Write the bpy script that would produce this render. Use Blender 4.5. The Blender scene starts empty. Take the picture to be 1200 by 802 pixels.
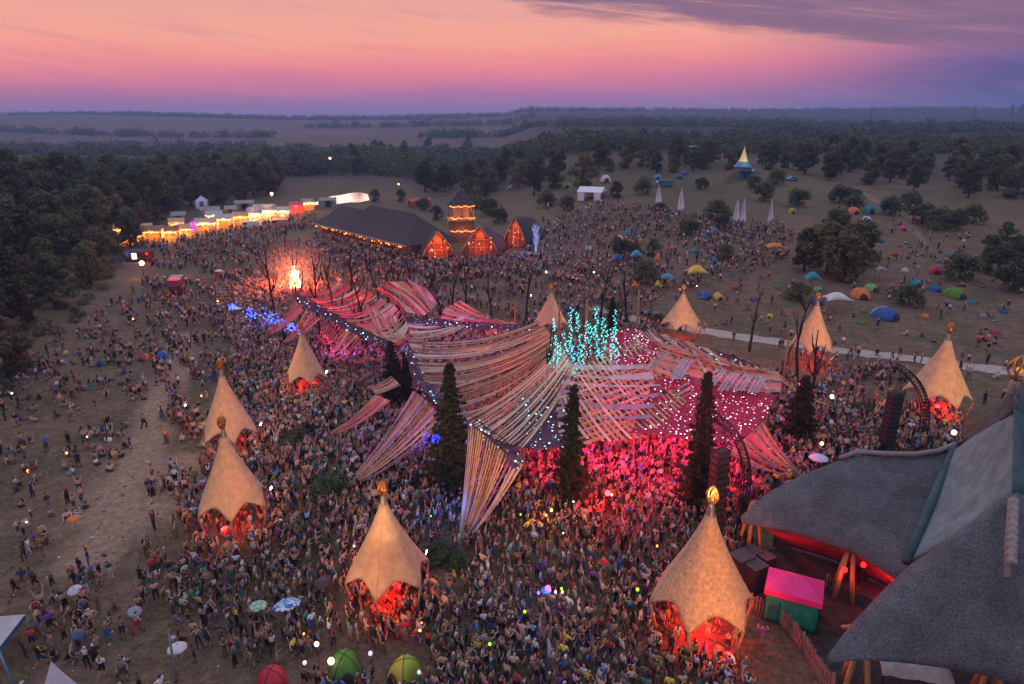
import bpy, bmesh, math, random
import numpy as np
from mathutils import Vector, Matrix

random.seed(11)
rng = np.random.default_rng(11)
sc = bpy.context.scene
COL = sc.collection
R = math.radians

# ------------------------------------------------------------------ camera model
CAM_H, F, PITCH = 34.0, 800.0, R(18.07)
CP, SP = math.cos(PITCH), math.sin(PITCH)

def ray(px, py):
    a, b = (px - 600.0), (401.0 - py)
    return Vector((a, F * CP + b * SP, -F * SP + b * CP))

def W(px, py, h=0.0):
    """the point of height h that the photograph shows at this pixel"""
    d = ray(px, py)
    t = (h - CAM_H) / d.z
    return Vector((d.x * t, d.y * t, h))

def sst(a, b, x):
    t = np.clip((np.asarray(x, float) - a) / (b - a), 0, 1)
    return t * t * (3 - 2 * t)

def terr(x, y):
    x = np.asarray(x, float); y = np.asarray(y, float)
    z = np.minimum(np.maximum(y - 112 + 0.18 * x, 0) * 0.07, 17) * sst(-25, 48, x)
    z = np.where(z > 14, 14 + (z - 14) * 0.6, z)
    edge = -64 - 0.36 * (y - 85)
    z = z + 13 * sst(2, 75, edge - x) * sst(30, 70, y) * (1 - sst(240, 380, y))
    z = z + 40 * sst(800, 2700, y) + 5 * np.sin(x * 0.004 + 1.2) * sst(600, 1500, y) + 6 * np.sin(x * .0026 + y * .0035) * np.sin(y * .0042 + 1.0) * sst(560, 1000, y) + 5 * sst(200, 900, x) * sst(900, 2200, y)
    z = z + 0.12 * np.sin(x * 0.31 + y * 0.17) * np.sin(y * 0.23 - x * 0.11)
    return z

def tz(x, y):
    return float(terr(x, y))

def G(px, py):
    """ground point at a pixel of the photograph"""
    d = ray(px, py); d = d / d.y
    y = 20.0
    while y < 4000:
        if CAM_H + d.z * y <= tz(d.x * y, y):
            break
        y *= 1.006
    lo, hi = y / 1.006, y
    for _ in range(18):
        m = (lo + hi) / 2
        if CAM_H + d.z * m <= tz(d.x * m, m): hi = m
        else: lo = m
    return Vector((d.x * hi, hi, tz(d.x * hi, hi)))

def up_to(base, py):
    """height above base at which pixel row py is reached"""
    a = math.atan2(401.0 - py, F)  # angle above axis
    d = base.y
    return CAM_H + d * math.tan(a - PITCH) - base.z

def proj(x, y, z):
    x = np.asarray(x, float); y = np.asarray(y, float); z = np.asarray(z, float) - CAM_H
    dep = y * CP - z * SP
    u = y * SP + z * CP
    return 600 + F * x / dep, 401 - F * u / dep, dep

# ------------------------------------------------------------------ colour / materials
def lin(c):
    return tuple(((v / 255.0) / 12.92 if v <= 10 else ((v / 255.0 + 0.055) / 1.055) ** 2.4) for v in c)

MATS = {}
def mat(name, col, rough=0.8, metal=0.0, noise=0.0, scale=3.0, emit=None, estr=0.0, trans=0.0, spec=0.3, bump=0.0, alt=None, rnd=0.0, coord='Object'):
    if name in MATS: return MATS[name]
    m = bpy.data.materials.new(name); m.use_nodes = True
    nt = m.node_tree; N = nt.nodes; L = nt.links
    b = N['Principled BSDF']; out = N['Material Output']
    b.inputs['Base Color'].default_value = (*col, 1)
    b.inputs['Roughness'].default_value = rough
    b.inputs['Metallic'].default_value = metal
    b.inputs['Specular IOR Level'].default_value = spec
    if noise > 0 or alt or rnd > 0:
        tc = N.new('ShaderNodeTexCoord')
        nz = N.new('ShaderNodeTexNoise'); nz.inputs['Scale'].default_value = scale; nz.inputs['Detail'].default_value = 5
        nz.inputs['Roughness'].default_value = 0.65
        L.new(tc.outputs[coord], nz.inputs['Vector'])
        mx = N.new('ShaderNodeMix'); mx.data_type = 'RGBA'
        a2 = alt if alt else tuple(c * (1 - noise) for c in col)
        c1 = col if alt else tuple(min(1, c * (1 + noise)) for c in col)
        mx.inputs['A'].default_value = (*a2, 1); mx.inputs['B'].default_value = (*c1, 1)
        mr = N.new('ShaderNodeMapRange'); mr.inputs['From Min'].default_value = 0.32; mr.inputs['From Max'].default_value = 0.68
        L.new(nz.outputs['Fac'], mr.inputs['Value']); L.new(mr.outputs['Result'], mx.inputs['Factor'])
        last = mx.outputs['Result']
        if rnd > 0:
            oi = N.new('ShaderNodeObjectInfo'); hs = N.new('ShaderNodeHueSaturation')
            m1 = N.new('ShaderNodeMapRange'); m1.inputs['To Min'].default_value = 1 - rnd; m1.inputs['To Max'].default_value = 1 + rnd
            L.new(oi.outputs['Random'], m1.inputs['Value']); L.new(m1.outputs['Result'], hs.inputs['Value'])
            m2 = N.new('ShaderNodeMapRange'); m2.inputs['To Min'].default_value = 0.47; m2.inputs['To Max'].default_value = 0.52
            mu = N.new('ShaderNodeMath'); mu.operation = 'MULTIPLY'; mu.inputs[1].default_value = 7.31
            fr = N.new('ShaderNodeMath'); fr.operation = 'FRACT'
            L.new(oi.outputs['Random'], mu.inputs[0]); L.new(mu.outputs[0], fr.inputs[0]); L.new(fr.outputs[0], m2.inputs['Value'])
            L.new(m2.outputs['Result'], hs.inputs['Hue']); L.new(last, hs.inputs['Color']); last = hs.outputs['Color']
        L.new(last, b.inputs['Base Color'])
        if bump > 0:
            bp = N.new('ShaderNodeBump'); bp.inputs['Strength'].default_value = bump; bp.inputs['Distance'].default_value = 0.1
            L.new(nz.outputs['Fac'], bp.inputs['Height']); L.new(bp.outputs['Normal'], b.inputs['Normal'])
    if emit:
        b.inputs['Emission Color'].default_value = (*emit, 1); b.inputs['Emission Strength'].default_value = estr
    if trans > 0:
        t = N.new('ShaderNodeBsdfTranslucent'); ms = N.new('ShaderNodeMixShader'); ms.inputs[0].default_value = trans
        src = b.inputs['Base Color'].links[0].from_socket if b.inputs['Base Color'].links else None
        if src: L.new(src, t.inputs['Color'])
        else: t.inputs['Color'].default_value = (*col, 1)
        L.new(b.outputs[0], ms.inputs[1]); L.new(t.outputs[0], ms.inputs[2]); L.new(ms.outputs[0], out.inputs['Surface'])
    MATS[name] = m
    return m

# ------------------------------------------------------------------ mesh building
class MB:
    def __init__(s):
        s.v = []; s.f = []; s.mi = []; s.sm = []
    def add(s, vs, fs, mi=0, smooth=False):
        o = len(s.v); s.v.extend([tuple(p) for p in vs])
        for f in fs:
            s.f.append(tuple(i + o for i in f)); s.mi.append(mi); s.sm.append(smooth)
    def box(s, c, size, rz=0.0, mi=0, M=None):
        x, y, z = size[0] / 2, size[1] / 2, size[2] / 2
        vs = [Vector((a * x, b * y, d * z)) for d in (-1, 1) for a, b in ((-1, -1), (1, -1), (1, 1), (-1, 1))]
        m = M if M is not None else Matrix.Rotation(rz, 3, 'Z')
        vs = [m @ v + Vector(c) for v in vs]
        s.add(vs, [(3, 2, 1, 0), (4, 5, 6, 7), (0, 1, 5, 4), (1, 2, 6, 5), (2, 3, 7, 6), (3, 0, 4, 7)], mi)
    def tube(s, pts, rad, n=6, mi=0, cap=True, smooth=True):
        pts = [Vector(p) for p in pts]
        if not hasattr(rad, '__len__'): rad = [rad] * len(pts)
        vs = []; u = None
        for i, p in enumerate(pts):
            d = (pts[min(i + 1, len(pts) - 1)] - pts[max(i - 1, 0)])
            d = d.normalized() if d.length > 1e-9 else Vector((0, 0, 1))
            if u is None:
                u = d.orthogonal().normalized()
            else:
                u = (u - d * u.dot(d)); u = u.normalized() if u.length > 1e-6 else d.orthogonal().normalized()
            w = d.cross(u)
            for k in range(n):
                a = 2 * math.pi * k / n
                vs.append(p + (u * math.cos(a) + w * math.sin(a)) * rad[i])
        fs = []
        for i in range(len(pts) - 1):
            for k in range(n):
                a = i * n + k; b = i * n + (k + 1) % n
                fs.append((a, b, b + n, a + n))
        if cap:
            fs.append(tuple(range(n - 1, -1, -1))); fs.append(tuple(range((len(pts) - 1) * n, len(pts) * n)))
        s.add(vs, fs, mi, smooth)
    def grid(s, rows, mi=0, smooth=True, close=False):
        n = len(rows[0]); vs = [p for r in rows for p in r]; fs = []
        for i in range(len(rows) - 1):
            for k in range(n if close else n - 1):
                a = i * n + k; b = i * n + (k + 1) % n
                fs.append((a, b, b + n, a + n))
        s.add(vs, fs, mi, smooth)
    def lathe(s, prof, n=16, c=(0, 0, 0), mi=0, smooth=True):
        c = Vector(c)
        rows = [[c + Vector((r * math.cos(2 * math.pi * k / n), r * math.sin(2 * math.pi * k / n), z)) for k in range(n)] for r, z in prof]
        s.grid(rows, mi, smooth, True)
    def ball(s, c, r, mi=0, n=10, m=6, sz=1.0):
        prof = [(max(0.001, r * math.sin(math.pi * i / m)), -r * sz * math.cos(math.pi * i / m)) for i in range(m + 1)]
        s.lathe(prof, n, c, mi)
    def octa(s, c, r, mi=0):
        c = Vector(c)
        vs = [c + Vector(d) * r for d in ((1, 0, 0), (-1, 0, 0), (0, 1, 0), (0, -1, 0), (0, 0, 1), (0, 0, -1))]
        s.add(vs, [(0, 2, 4), (2, 1, 4), (1, 3, 4), (3, 0, 4), (2, 0, 5), (1, 2, 5), (3, 1, 5), (0, 3, 5)], mi)
    def mesh(s, name, mats):
        me = bpy.data.meshes.new(name)
        me.from_pydata(s.v, [], s.f)
        for m in (mats if isinstance(mats, (list, tuple)) else [mats]): me.materials.append(m)
        me.polygons.foreach_set('material_index', s.mi); me.polygons.foreach_set('use_smooth', s.sm)
        me.update()
        return me
    def build(s, name, mats, parent=None, solid=0.0, loc=None):
        o = bpy.data.objects.new(name, s.mesh(name, mats)); COL.objects.link(o)
        if parent: o.parent = parent
        if loc is not None: o.location = loc
        if solid:
            m = o.modifiers.new('thick', 'SOLIDIFY'); m.thickness = solid; m.offset = 0
        return o

LABELS = {}
def tag(o, label=None, cat=None, group=None, kind=None):
    if label:
        k = label.lower()
        if k in LABELS and not (group and LABELS[k] == group): print('DUPLICATE LABEL', label)
        LABELS[k] = group
        o['label'] = label
        if len(label.split()) > 16: print('LONG LABEL', label)
    if cat: o['category'] = cat
    if group: o['group'] = group
    if kind: o['kind'] = kind
    return o

def thing(name, label, cat, loc=(0, 0, 0), rz=0.0, group=None):
    o = bpy.data.objects.new(name, None); COL.objects.link(o)
    o.empty_display_size = 0.3
    o.location = loc; o.rotation_euler = (0, 0, rz)
    return tag(o, label, cat, group)

def copy_thing(src, loc, rz=0.0, scale=None, label=None):
    r = src.copy(); COL.objects.link(r); r.location = loc; r.rotation_euler = (0, 0, rz)
    if scale is not None: r.scale = scale if hasattr(scale, '__len__') else (scale,) * 3
    for ch in list(src.children):
        c = ch.copy(); COL.objects.link(c); c.parent = r
        for g in ch.children:
            d = g.copy(); COL.objects.link(d); d.parent = c
    if label: r['label'] = label
    return r

def light(kind, loc, power, col, size=0.3, aim=None, angle=60, blend=0.5, parent=None):
    l = bpy.data.lights.new('lamp_light', kind); l.energy = power; l.color = col
    if kind == 'AREA': l.size = size
    else: l.shadow_soft_size = size
    if kind == 'SPOT': l.spot_size = R(angle); l.spot_blend = blend
    o = bpy.data.objects.new(kind.lower() + '_light', l); COL.objects.link(o); o.location = loc
    if aim is not None:
        o.rotation_euler = (Vector(aim) - Vector(loc)).to_track_quat('-Z', 'Y').to_euler()
    return o

def poly_in(poly, x, y):
    x = np.asarray(x, float); y = np.asarray(y, float)
    c = np.zeros(np.broadcast(x, y).shape, bool); n = len(poly); j = n - 1
    for i in range(n):
        xi, yi = poly[i]; xj, yj = poly[j]
        if yi != yj:
            c ^= ((yi > y) != (yj > y)) & (x < (xj - xi) * (y - yi) / (yj - yi) + xi)
        j = i
    return c

def pl_dist(x, y, pts):
    x = np.asarray(x, float); y = np.asarray(y, float); best = np.full(x.shape, 1e9)
    for (x0, y0), (x1, y1) in zip(pts[:-1], pts[1:]):
        dx, dy = x1 - x0, y1 - y0
        t = np.clip(((x - x0) * dx + (y - y0) * dy) / (dx * dx + dy * dy + 1e-9), 0, 1)
        best = np.minimum(best, np.hypot(x - x0 - t * dx, y - y0 - t * dy))
    return best

# ------------------------------------------------------------------ render settings, camera, world
sc.render.engine = 'CYCLES'
sc.cycles.use_denoising = True
try: sc.cycles.denoiser = 'OPENIMAGEDENOISE'
except Exception: pass
sc.cycles.denoising_input_passes = 'RGB_ALBEDO_NORMAL'
sc.cycles.max_bounces = 4; sc.cycles.diffuse_bounces = 2; sc.cycles.glossy_bounces = 2
sc.cycles.transmission_bounces = 3; sc.cycles.transparent_max_bounces = 6; sc.cycles.volume_bounces = 0
sc.cycles.use_light_tree = True
sc.cycles.sample_clamp_indirect = 6
sc.cycles.caustics_reflective = False; sc.cycles.caustics_refractive = False
sc.view_settings.view_transform = 'Standard'; sc.view_settings.look = 'None'
sc.view_settings.exposure = 0.2; sc.view_settings.gamma = 1.0; sc.view_settings.use_curve_mapping = False
sc.render.resolution_x, sc.render.resolution_y = 1024, 684

cd = bpy.data.cameras.new('camera'); cam = bpy.data.objects.new('camera', cd); COL.objects.link(cam)
cam.location = (0, 0, CAM_H); cam.rotation_euler = (math.pi / 2 - PITCH, 0, 0)
cd.sensor_width = 36; cd.lens = 36 * F / 1200; cd.clip_start = 0.5; cd.clip_end = 12000
sc.camera = cam

SUN_EL, SUN_AZ = R(5.0), R(-16.0)   # the sun has just left, beyond the hills a little left of the middle
def build_world():
    w = bpy.data.worlds.new('World'); sc.world = w; w.use_nodes = True
    nt = w.node_tree; N = nt.nodes; L = nt.links
    bg = N['Background']
    tc = N.new('ShaderNodeTexCoord'); sep = N.new('ShaderNodeSeparateXYZ'); L.new(tc.outputs['Generated'], sep.inputs[0])
    def M(op, a=None, b=None, c=None, clamp=False):
        n = N.new('ShaderNodeMath'); n.operation = op; n.use_clamp = clamp
        for i, v in enumerate((a, b, c)):
            if v is None: continue
            if hasattr(v, 'links'): L.new(v, n.inputs[i])
            else: n.inputs[i].default_value = v
        return n.outputs[0]
    el = M('ARCSINE', sep.outputs[2]); az = M('ARCTAN2', sep.outputs[0], sep.outputs[1])
    eld = M('MULTIPLY', el, 180 / math.pi)
    # slow wobble so that the bands are not ruler straight
    cb = N.new('ShaderNodeCombineXYZ'); L.new(M('MULTIPLY', az, 2.2), cb.inputs[0]); L.new(M('MULTIPLY', el, 16.0), cb.inputs[1])
    n1 = N.new('ShaderNodeTexNoise'); n1.inputs['Scale'].default_value = 1.6; n1.inputs['Detail'].default_value = 6; n1.inputs['Roughness'].default_value = 0.6
    L.new(cb.outputs[0], n1.inputs['Vector'])
    wob = M('SUBTRACT', n1.outputs['Fac'], 0.5)
    e2 = M('ADD', eld, M('MULTIPLY', wob, 2.2))
    e2 = M('ADD', e2, M('MULTIPLY', az, -0.9))
    fac = M('DIVIDE', e2, 16.0, clamp=True)
    def ramp(stops, f):
        r = N.new('ShaderNodeValToRGB'); r.color_ramp.interpolation = 'B_SPLINE'
        els = r.color_ramp.elements
        while len(els) > 1: els.remove(els[-1])
        for i, (p, c) in enumerate(stops):
            e = els[0] if i == 0 else els.new(p / 16.0)
            e.position = p / 16.0; e.color = (*lin(c), 1)
        L.new(f, r.inputs[0]); return r.outputs['Color']
    left = ramp([(0, (128, 112, 158)), (1.0, (150, 112, 158)), (2.2, (182, 112, 150)), (3.4, (218, 124, 142)), (4.6, (236, 142, 136)), (6.0, (238, 162, 140)), (8.0, (228, 158, 144)), (11, (210, 156, 158)), (16, (160, 140, 165))], fac)
    right = ramp([(0, (66, 80, 128)), (2.2, (74, 82, 134)), (3.6, (104, 88, 142)), (4.6, (150, 104, 146)), (5.6, (150, 110, 140)), (7.2, (112, 92, 128)), (9, (104, 90, 122)), (12, (120, 110, 142)), (16, (128, 120, 155))], fac)
    def mixc(f, a, b):
        m = N.new('ShaderNodeMix'); m.data_type = 'RGBA'
        if hasattr(f, 'links'): L.new(f, m.inputs['Factor'])
        else: m.inputs['Factor'].default_value = f
        for nm, v in (('A', a), ('B', b)):
            if hasattr(v, 'links'): L.new(v, m.inputs[nm])
            else: m.inputs[nm].default_value = (*v, 1)
        return m.outputs['Result']
    def sm(v, a, b):
        m = N.new('ShaderNodeMapRange'); m.interpolation_type = 'SMOOTHSTEP'
        m.inputs['From Min'].default_value = a; m.inputs['From Max'].default_value = b; L.new(v, m.inputs['Value']); return m.outputs['Result']
    azr = sm(M('ADD', az, M('MULTIPLY', wob, 0.35)), 0.22, 0.66)
    col = mixc(azr, left, right)
    # high streaky cloud bank at the upper right
    cb2 = N.new('ShaderNodeCombineXYZ'); L.new(M('MULTIPLY', az, 4.2), cb2.inputs[0]); L.new(M('MULTIPLY', M('ADD', el, M('MULTIPLY', az, 0.115)), 58.0), cb2.inputs[1])
    n2 = N.new('ShaderNodeTexNoise'); n2.inputs['Scale'].default_value = 1.0; n2.inputs['Detail'].default_value = 7; n2.inputs['Roughness'].default_value = 0.62
    n2.inputs['Distortion'].default_value = 0.5
    L.new(cb2.outputs[0], n2.inputs['Vector'])
    bank = M('MULTIPLY', sm(M('ADD', M('ADD', eld, M('MULTIPLY', az, 7.2)), M('MULTIPLY', wob, 2.4)), 7.0, 9.2), sm(az, -0.14, 0.06))
    cl = sm(M('ADD', n2.outputs['Fac'], M('MULTIPLY', M('SUBTRACT', bank, 0.5), 0.42)), 0.46, 0.70)
    cl = M('MULTIPLY', cl, M('MULTIPLY', bank, 0.95))
    ccol = mixc(sm(n2.outputs['Fac'], 0.45, 0.75), lin((128, 100, 128)), lin((92, 78, 108)))
    col = mixc(cl, col, ccol)
    # faint wisps everywhere
    wisp = M('MULTIPLY', sm(n2.outputs['Fac'], 0.5, 0.72), 0.34)
    col = mixc(wisp, col, lin((196, 122, 146)))
    # a mauve bank of far cloud low over the hills
    low = M('MULTIPLY', M('SUBTRACT', 1.0, sm(M('ADD', eld, M('MULTIPLY', wob, 3.0)), 1.3, 2.4)), sm(n1.outputs['Fac'], 0.35, 0.6))
    col = mixc(M('MULTIPLY', low, 0.40), col, lin((116, 100, 150)))
    # the open sky overhead
    dome = sm(eld, 13.0, 38.0)
    col = mixc(dome, col, DOME)
    sky = N.new('ShaderNodeTexSky'); sky.sky_type = 'NISHITA'; sky.sun_disc = False
    sky.sun_elevation = SUN_EL; sky.sun_rotation = SUN_AZ
    ad = N.new('ShaderNodeMix'); ad.data_type = 'RGBA'; ad.blend_type = 'ADD'; ad.inputs['Factor'].default_value = 1.0
    sk = N.new('ShaderNodeVectorMath'); sk.operation = 'SCALE'; L.new(sky.outputs[0], sk.inputs[0])
    L.new(M('MULTIPLY', dome, 0.05), sk.inputs['Scale'])
    L.new(col, ad.inputs['A']); L.new(sk.outputs[0], ad.inputs['B'])
    # below the horizon: dark earth
    dn = sm(eld, -1.5, -0.2)
    fin = mixc(dn, (0.05, 0.045, 0.05), ad.outputs['Result'])
    L.new(fin, bg.inputs['Color']); bg.inputs['Strength'].default_value = 1.0
DOME = (0.62, 0.63, 0.84)
build_world()
sun = bpy.data.lights.new('sun', 'SUN'); sun.energy = 0.5; sun.angle = R(25); sun.color = (1.0, 0.62, 0.5)
so = bpy.data.objects.new('sun', sun); COL.objects.link(so)
sd = Vector((math.sin(SUN_AZ) * math.cos(R(14)), math.cos(SUN_AZ) * math.cos(R(14)), math.sin(R(14))))
so.rotation_euler = (-sd).to_track_quat('-Z', 'Y').to_euler()
# ------------------------------------------------------------------ terrain
def ground_mat():
    m = bpy.data.materials.new('trampled_ground'); m.use_nodes = True
    nt = m.node_tree; N = nt.nodes; L = nt.links; b = N['Principled BSDF']
    b.inputs['Roughness'].default_value = 0.95; b.inputs['Specular IOR Level'].default_value = 0.15
    tc = N.new('ShaderNodeTexCoord')
    def noise(s, d=6, r=0.6):
        n = N.new('ShaderNodeTexNoise'); n.inputs['Scale'].default_value = s; n.inputs['Detail'].default_value = d; n.inputs['Roughness'].default_value = r
        L.new(tc.outputs['Object'], n.inputs['Vector']); return n.outputs['Fac']
    def rng_(v, a, bb):
        n = N.new('ShaderNodeMapRange'); n.interpolation_type = 'SMOOTHSTEP'; n.inputs['From Min'].default_value = a; n.inputs['From Max'].default_value = bb
        L.new(v, n.inputs['Value']); return n.outputs['Result']
    def mix(f, a, c):
        n = N.new('ShaderNodeMix'); n.data_type = 'RGBA'
        L.new(f, n.inputs['Factor'])
        for nm, v in (('A', a), ('B', c)):
            if hasattr(v, 'links'): L.new(v, n.inputs[nm])
            else: n.inputs[nm].default_value = (*v, 1)
        return n.outputs['Result']
    def math_(op, a, c):
        n = N.new('ShaderNodeMath'); n.operation = op; n.use_clamp = True
        for i, v in enumerate((a, c)):
            if hasattr(v, 'links'): L.new(v, n.inputs[i])
            else: n.inputs[i].default_value = v
        return n.outputs[0]
    at = N.new('ShaderNodeAttribute'); at.attribute_name = 'wear'
    af = N.new('ShaderNodeAttribute'); af.attribute_name = 'meadow'
    soil = mix(rng_(noise(0.9), 0.3, 0.7), (0.115, 0.074, 0.050), (0.18, 0.122, 0.085))
    grass = mix(rng_(noise(2.3), 0.35, 0.65), (0.072, 0.058, 0.032), (0.135, 0.100, 0.060))
    gmask = rng_(math_('ADD', math_('MULTIPLY', noise(0.13, 4), 0.6), math_('MULTIPLY', noise(0.7, 6), 0.4)), 0.46, 0.56)
    base = mix(gmask, soil, grass)
    pale = mix(rng_(noise(1.4), 0.3, 0.7), (0.21, 0.140, 0.094), (0.32, 0.225, 0.158))
    wearm = rng_(math_('ADD', at.outputs['Fac'], math_('MULTIPLY', math_('SUBTRACT', noise(0.5, 7, 0.7), 0.5), 0.9)), 0.35, 0.75)
    near = mix(wearm, base, pale)
    far = mix(rng_(noise(0.012, 5), 0.4, 0.6), (0.078, 0.066, 0.038), (0.140, 0.100, 0.064))
    far = mix(rng_(noise(0.15, 5), 0.35, 0.7), far, (0.085, 0.080, 0.040))
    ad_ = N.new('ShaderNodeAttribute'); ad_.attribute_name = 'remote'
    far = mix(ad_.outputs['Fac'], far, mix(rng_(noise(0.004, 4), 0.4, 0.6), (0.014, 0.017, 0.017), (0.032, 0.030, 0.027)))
    tread = rng_(math_('ADD', math_('MULTIPLY', noise(3.2, 8, .75), .55), math_('MULTIPLY', noise(11.0, 4, .7), .45)), .36, .64)
    vm = N.new('ShaderNodeVectorMath'); vm.operation = 'SCALE'; tm = N.new('ShaderNodeMapRange'); tm.inputs['To Min'].default_value = .62; tm.inputs['To Max'].default_value = 1.32; L.new(tread, tm.inputs['Value']); L.new(near, vm.inputs[0]); L.new(tm.outputs['Result'], vm.inputs['Scale']); near = vm.outputs[0]
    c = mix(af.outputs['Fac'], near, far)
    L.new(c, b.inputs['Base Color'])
    bp = N.new('ShaderNodeBump'); bp.inputs['Strength'].default_value = 0.9; bp.inputs['Distance'].default_value = 0.2
    L.new(noise(1.7, 8, 0.75), bp.inputs['Height']); L.new(bp.outputs['Normal'], b.inputs['Normal'])
    return m

def gpts(pl): return [(G(*p).x, G(*p).y) for p in pl]
TRACK = gpts([(215, 395), (196, 455), (172, 520), (150, 570), (128, 620), (100, 660)])
TRACK2 = gpts([(150, 545), (190, 545), (240, 540), (290, 520)])
TRACK3 = gpts([(110, 700), (200, 720), (330, 770), (480, 780)])
def build_terrain():
    xs = np.unique(np.concatenate([np.arange(-3000, -300, 90), np.arange(-300, -110, 8), np.arange(-110, 100, 1.6), np.arange(100, 300, 8), np.arange(300, 3001, 90)]))
    ys = np.unique(np.concatenate([np.arange(-60, 16, 8), np.arange(16, 130, 1.6), np.arange(130, 420, 5), np.arange(420, 1000, 20), np.arange(1000, 3801, 80)]))
    X, Y = np.meshgrid(xs, ys)
    Z = terr(X, Y)
    nx, ny = len(xs), len(ys)
    v = np.stack([X.ravel(), Y.ravel(), Z.ravel()], 1)
    i = np.arange(nx * ny).reshape(ny, nx)
    f = np.stack([i[:-1, :-1], i[:-1, 1:], i[1:, 1:], i[1:, :-1]], -1).reshape(-1, 4)
    me = bpy.data.meshes.new('ground'); me.from_pydata(v.tolist(), [], f.tolist())
    x, y = v[:, 0], v[:, 1]
    wear = np.maximum.reduce([0.98 - np.hypot((x - G(168, 580).x) / 9.0, (y - G(168, 580).y) / 11.0) * .75, 0.85 - pl_dist(x, y, TRACK) / 6.0, 0.78 - pl_dist(x, y, TRACK2) / 6.5, 0.4 - pl_dist(x, y, TRACK3) / 9.0])
    wear = np.clip(wear, 0, 1) * 0.9 + 0.1
    a = me.attributes.new('wear', 'FLOAT', 'POINT'); a.data.foreach_set('value', wear.astype(np.float32))
    px, py, dep = proj(x, y, v[:, 2])
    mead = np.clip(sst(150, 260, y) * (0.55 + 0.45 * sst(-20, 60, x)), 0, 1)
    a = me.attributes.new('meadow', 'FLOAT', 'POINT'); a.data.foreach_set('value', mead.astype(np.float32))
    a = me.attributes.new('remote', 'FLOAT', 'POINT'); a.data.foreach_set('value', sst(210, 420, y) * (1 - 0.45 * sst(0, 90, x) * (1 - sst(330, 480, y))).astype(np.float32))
    me.polygons.foreach_set('use_smooth', np.ones(len(me.polygons), bool))
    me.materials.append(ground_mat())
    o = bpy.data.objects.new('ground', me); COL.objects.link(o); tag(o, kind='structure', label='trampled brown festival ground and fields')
build_terrain()

def strip_on_ground(name, pix, widths, m, lift=0.02, n=60, label=None):
    P = [G(*p) for p in pix]; pts = []; ws = []
    for k in range(n + 1):
        t = k / n * (len(P) - 1); i = min(int(t), len(P) - 2); u = t - i
        p0, p1, p2, p3 = P[max(i - 1, 0)], P[i], P[i + 1], P[min(i + 2, len(P) - 1)]
        q = 0.5 * ((2 * p1) + (p2 - p0) * u + (2 * p0 - 5 * p1 + 4 * p2 - p3) * u * u + (3 * p1 - p0 - 3 * p2 + p3) * u ** 3)
        pts.append(q); ws.append(widths[i] * (1 - u) + widths[min(i + 1, len(widths) - 1)] * u)
    mb = MB(); rows = []
    for k, q in enumerate(pts):
        d = pts[min(k + 1, n)] - pts[max(k - 1, 0)]; nn = Vector((-d.y, d.x, 0)).normalized()
        w = ws[k] * (1 + 0.15 * math.sin(k * 1.7))
        row = []
        for s in np.linspace(-0.5, 0.5, 7):
            p = q + nn * w * float(s); row.append(Vector((p.x, p.y, tz(p.x, p.y) + lift)))
        rows.append(row)
    mb.grid(rows)
    o = mb.build(name, m); tag(o, kind='structure', label=label)
M_GRAVEL = mat('pale_gravel', (0.34, 0.29, 0.25), 0.95, noise=0.3, scale=1.5, bump=0.3)
strip_on_ground('path', [(690, 360), (760, 378), (830, 389), (900, 400), (980, 411), (1060, 420), (1150, 432), (1260, 446)], [2.5, 3, 3.2, 3.2, 3.2, 3.4, 3.6, 3.6], M_GRAVEL, 0.06, label='pale gravel path across the foot of the hill')
M_DIRT = mat('dusty_track', (0.15, 0.108, 0.074), 0.95, noise=0.3, scale=0.8, bump=0.3)
strip_on_ground('hill_track', [(1092, 292), (1072, 272), (1050, 252), (1022, 232), (1000, 221)], [.6, 3.0, 3.2, 2.6, .8], M_DIRT, 0.06, label='bare dusty track up the hill')
# river
def build_water():
    P = [G(*p) for p in ((362, 242), (374, 240.5), (392, 240.5), (410, 238), (421, 238), (433, 235), (431, 228.5), (420, 226), (409, 227.5), (398, 230), (388, 231), (374, 236))]
    mb = MB(); c = sum(P, Vector()) / len(P)
    mb.add([Vector((c.x, c.y, 0.25))] + [Vector((p.x, p.y, 0.25)) for p in P], [(0, i + 1, (i + 1) % len(P) + 1) for i in range(len(P))])
    m = mat('water', (0.02, 0.02, 0.025), 0.16, spec=.5, noise=0.1, scale=.9, bump=.3)
    o = mb.build('water', m); tag(o, kind='structure', label='river bend shining with the evening sky')
build_water()

# ------------------------------------------------------------------ haze
def build_haze():
    mb = MB(); mb.box((0, 1850, 32), (6400, 4300, 90))
    m = bpy.data.materials.new('haze_air'); m.use_nodes = True
    N = m.node_tree.nodes; L = m.node_tree.links
    N.remove(N['Principled BSDF'])
    v = N.new('ShaderNodeVolumePrincipled'); v.inputs['Density'].default_value = HAZE
    v.inputs['Color'].default_value = (0.40, 0.56, 1.0, 1); v.inputs['Anisotropy'].default_value = 0.2
    L.new(v.outputs[0], N['Material Output'].inputs['Volume'])
    o = mb.build('haze', m); tag(o, kind='stuff', label='thin blue evening haze over the valley')
HAZE = 0.00022
if HAZE: build_haze()

# ------------------------------------------------------------------ trees
def leaf_mat(name, c, rnd=0.3):
    return mat(name, c, 0.75, noise=0.45, scale=0.5, rnd=rnd, trans=0.25, spec=0.2)
M_LEAF = leaf_mat('leaf_broad', (0.072, 0.092, 0.042))
M_LEAF2 = leaf_mat('leaf_olive', (0.118, 0.122, 0.056))
M_CONI = leaf_mat('leaf_conifer', (0.032, 0.040, 0.018), 0.15)
M_BUSH = leaf_mat('leaf_bush', (0.075, 0.090, 0.040))
M_BARK = mat('bark', (0.07, 0.055, 0.045), 0.9, noise=0.35, scale=4)
M_DEAD = mat('dead_bark', (0.022, 0.017, 0.016), 0.9, noise=0.35, scale=3)

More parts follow.
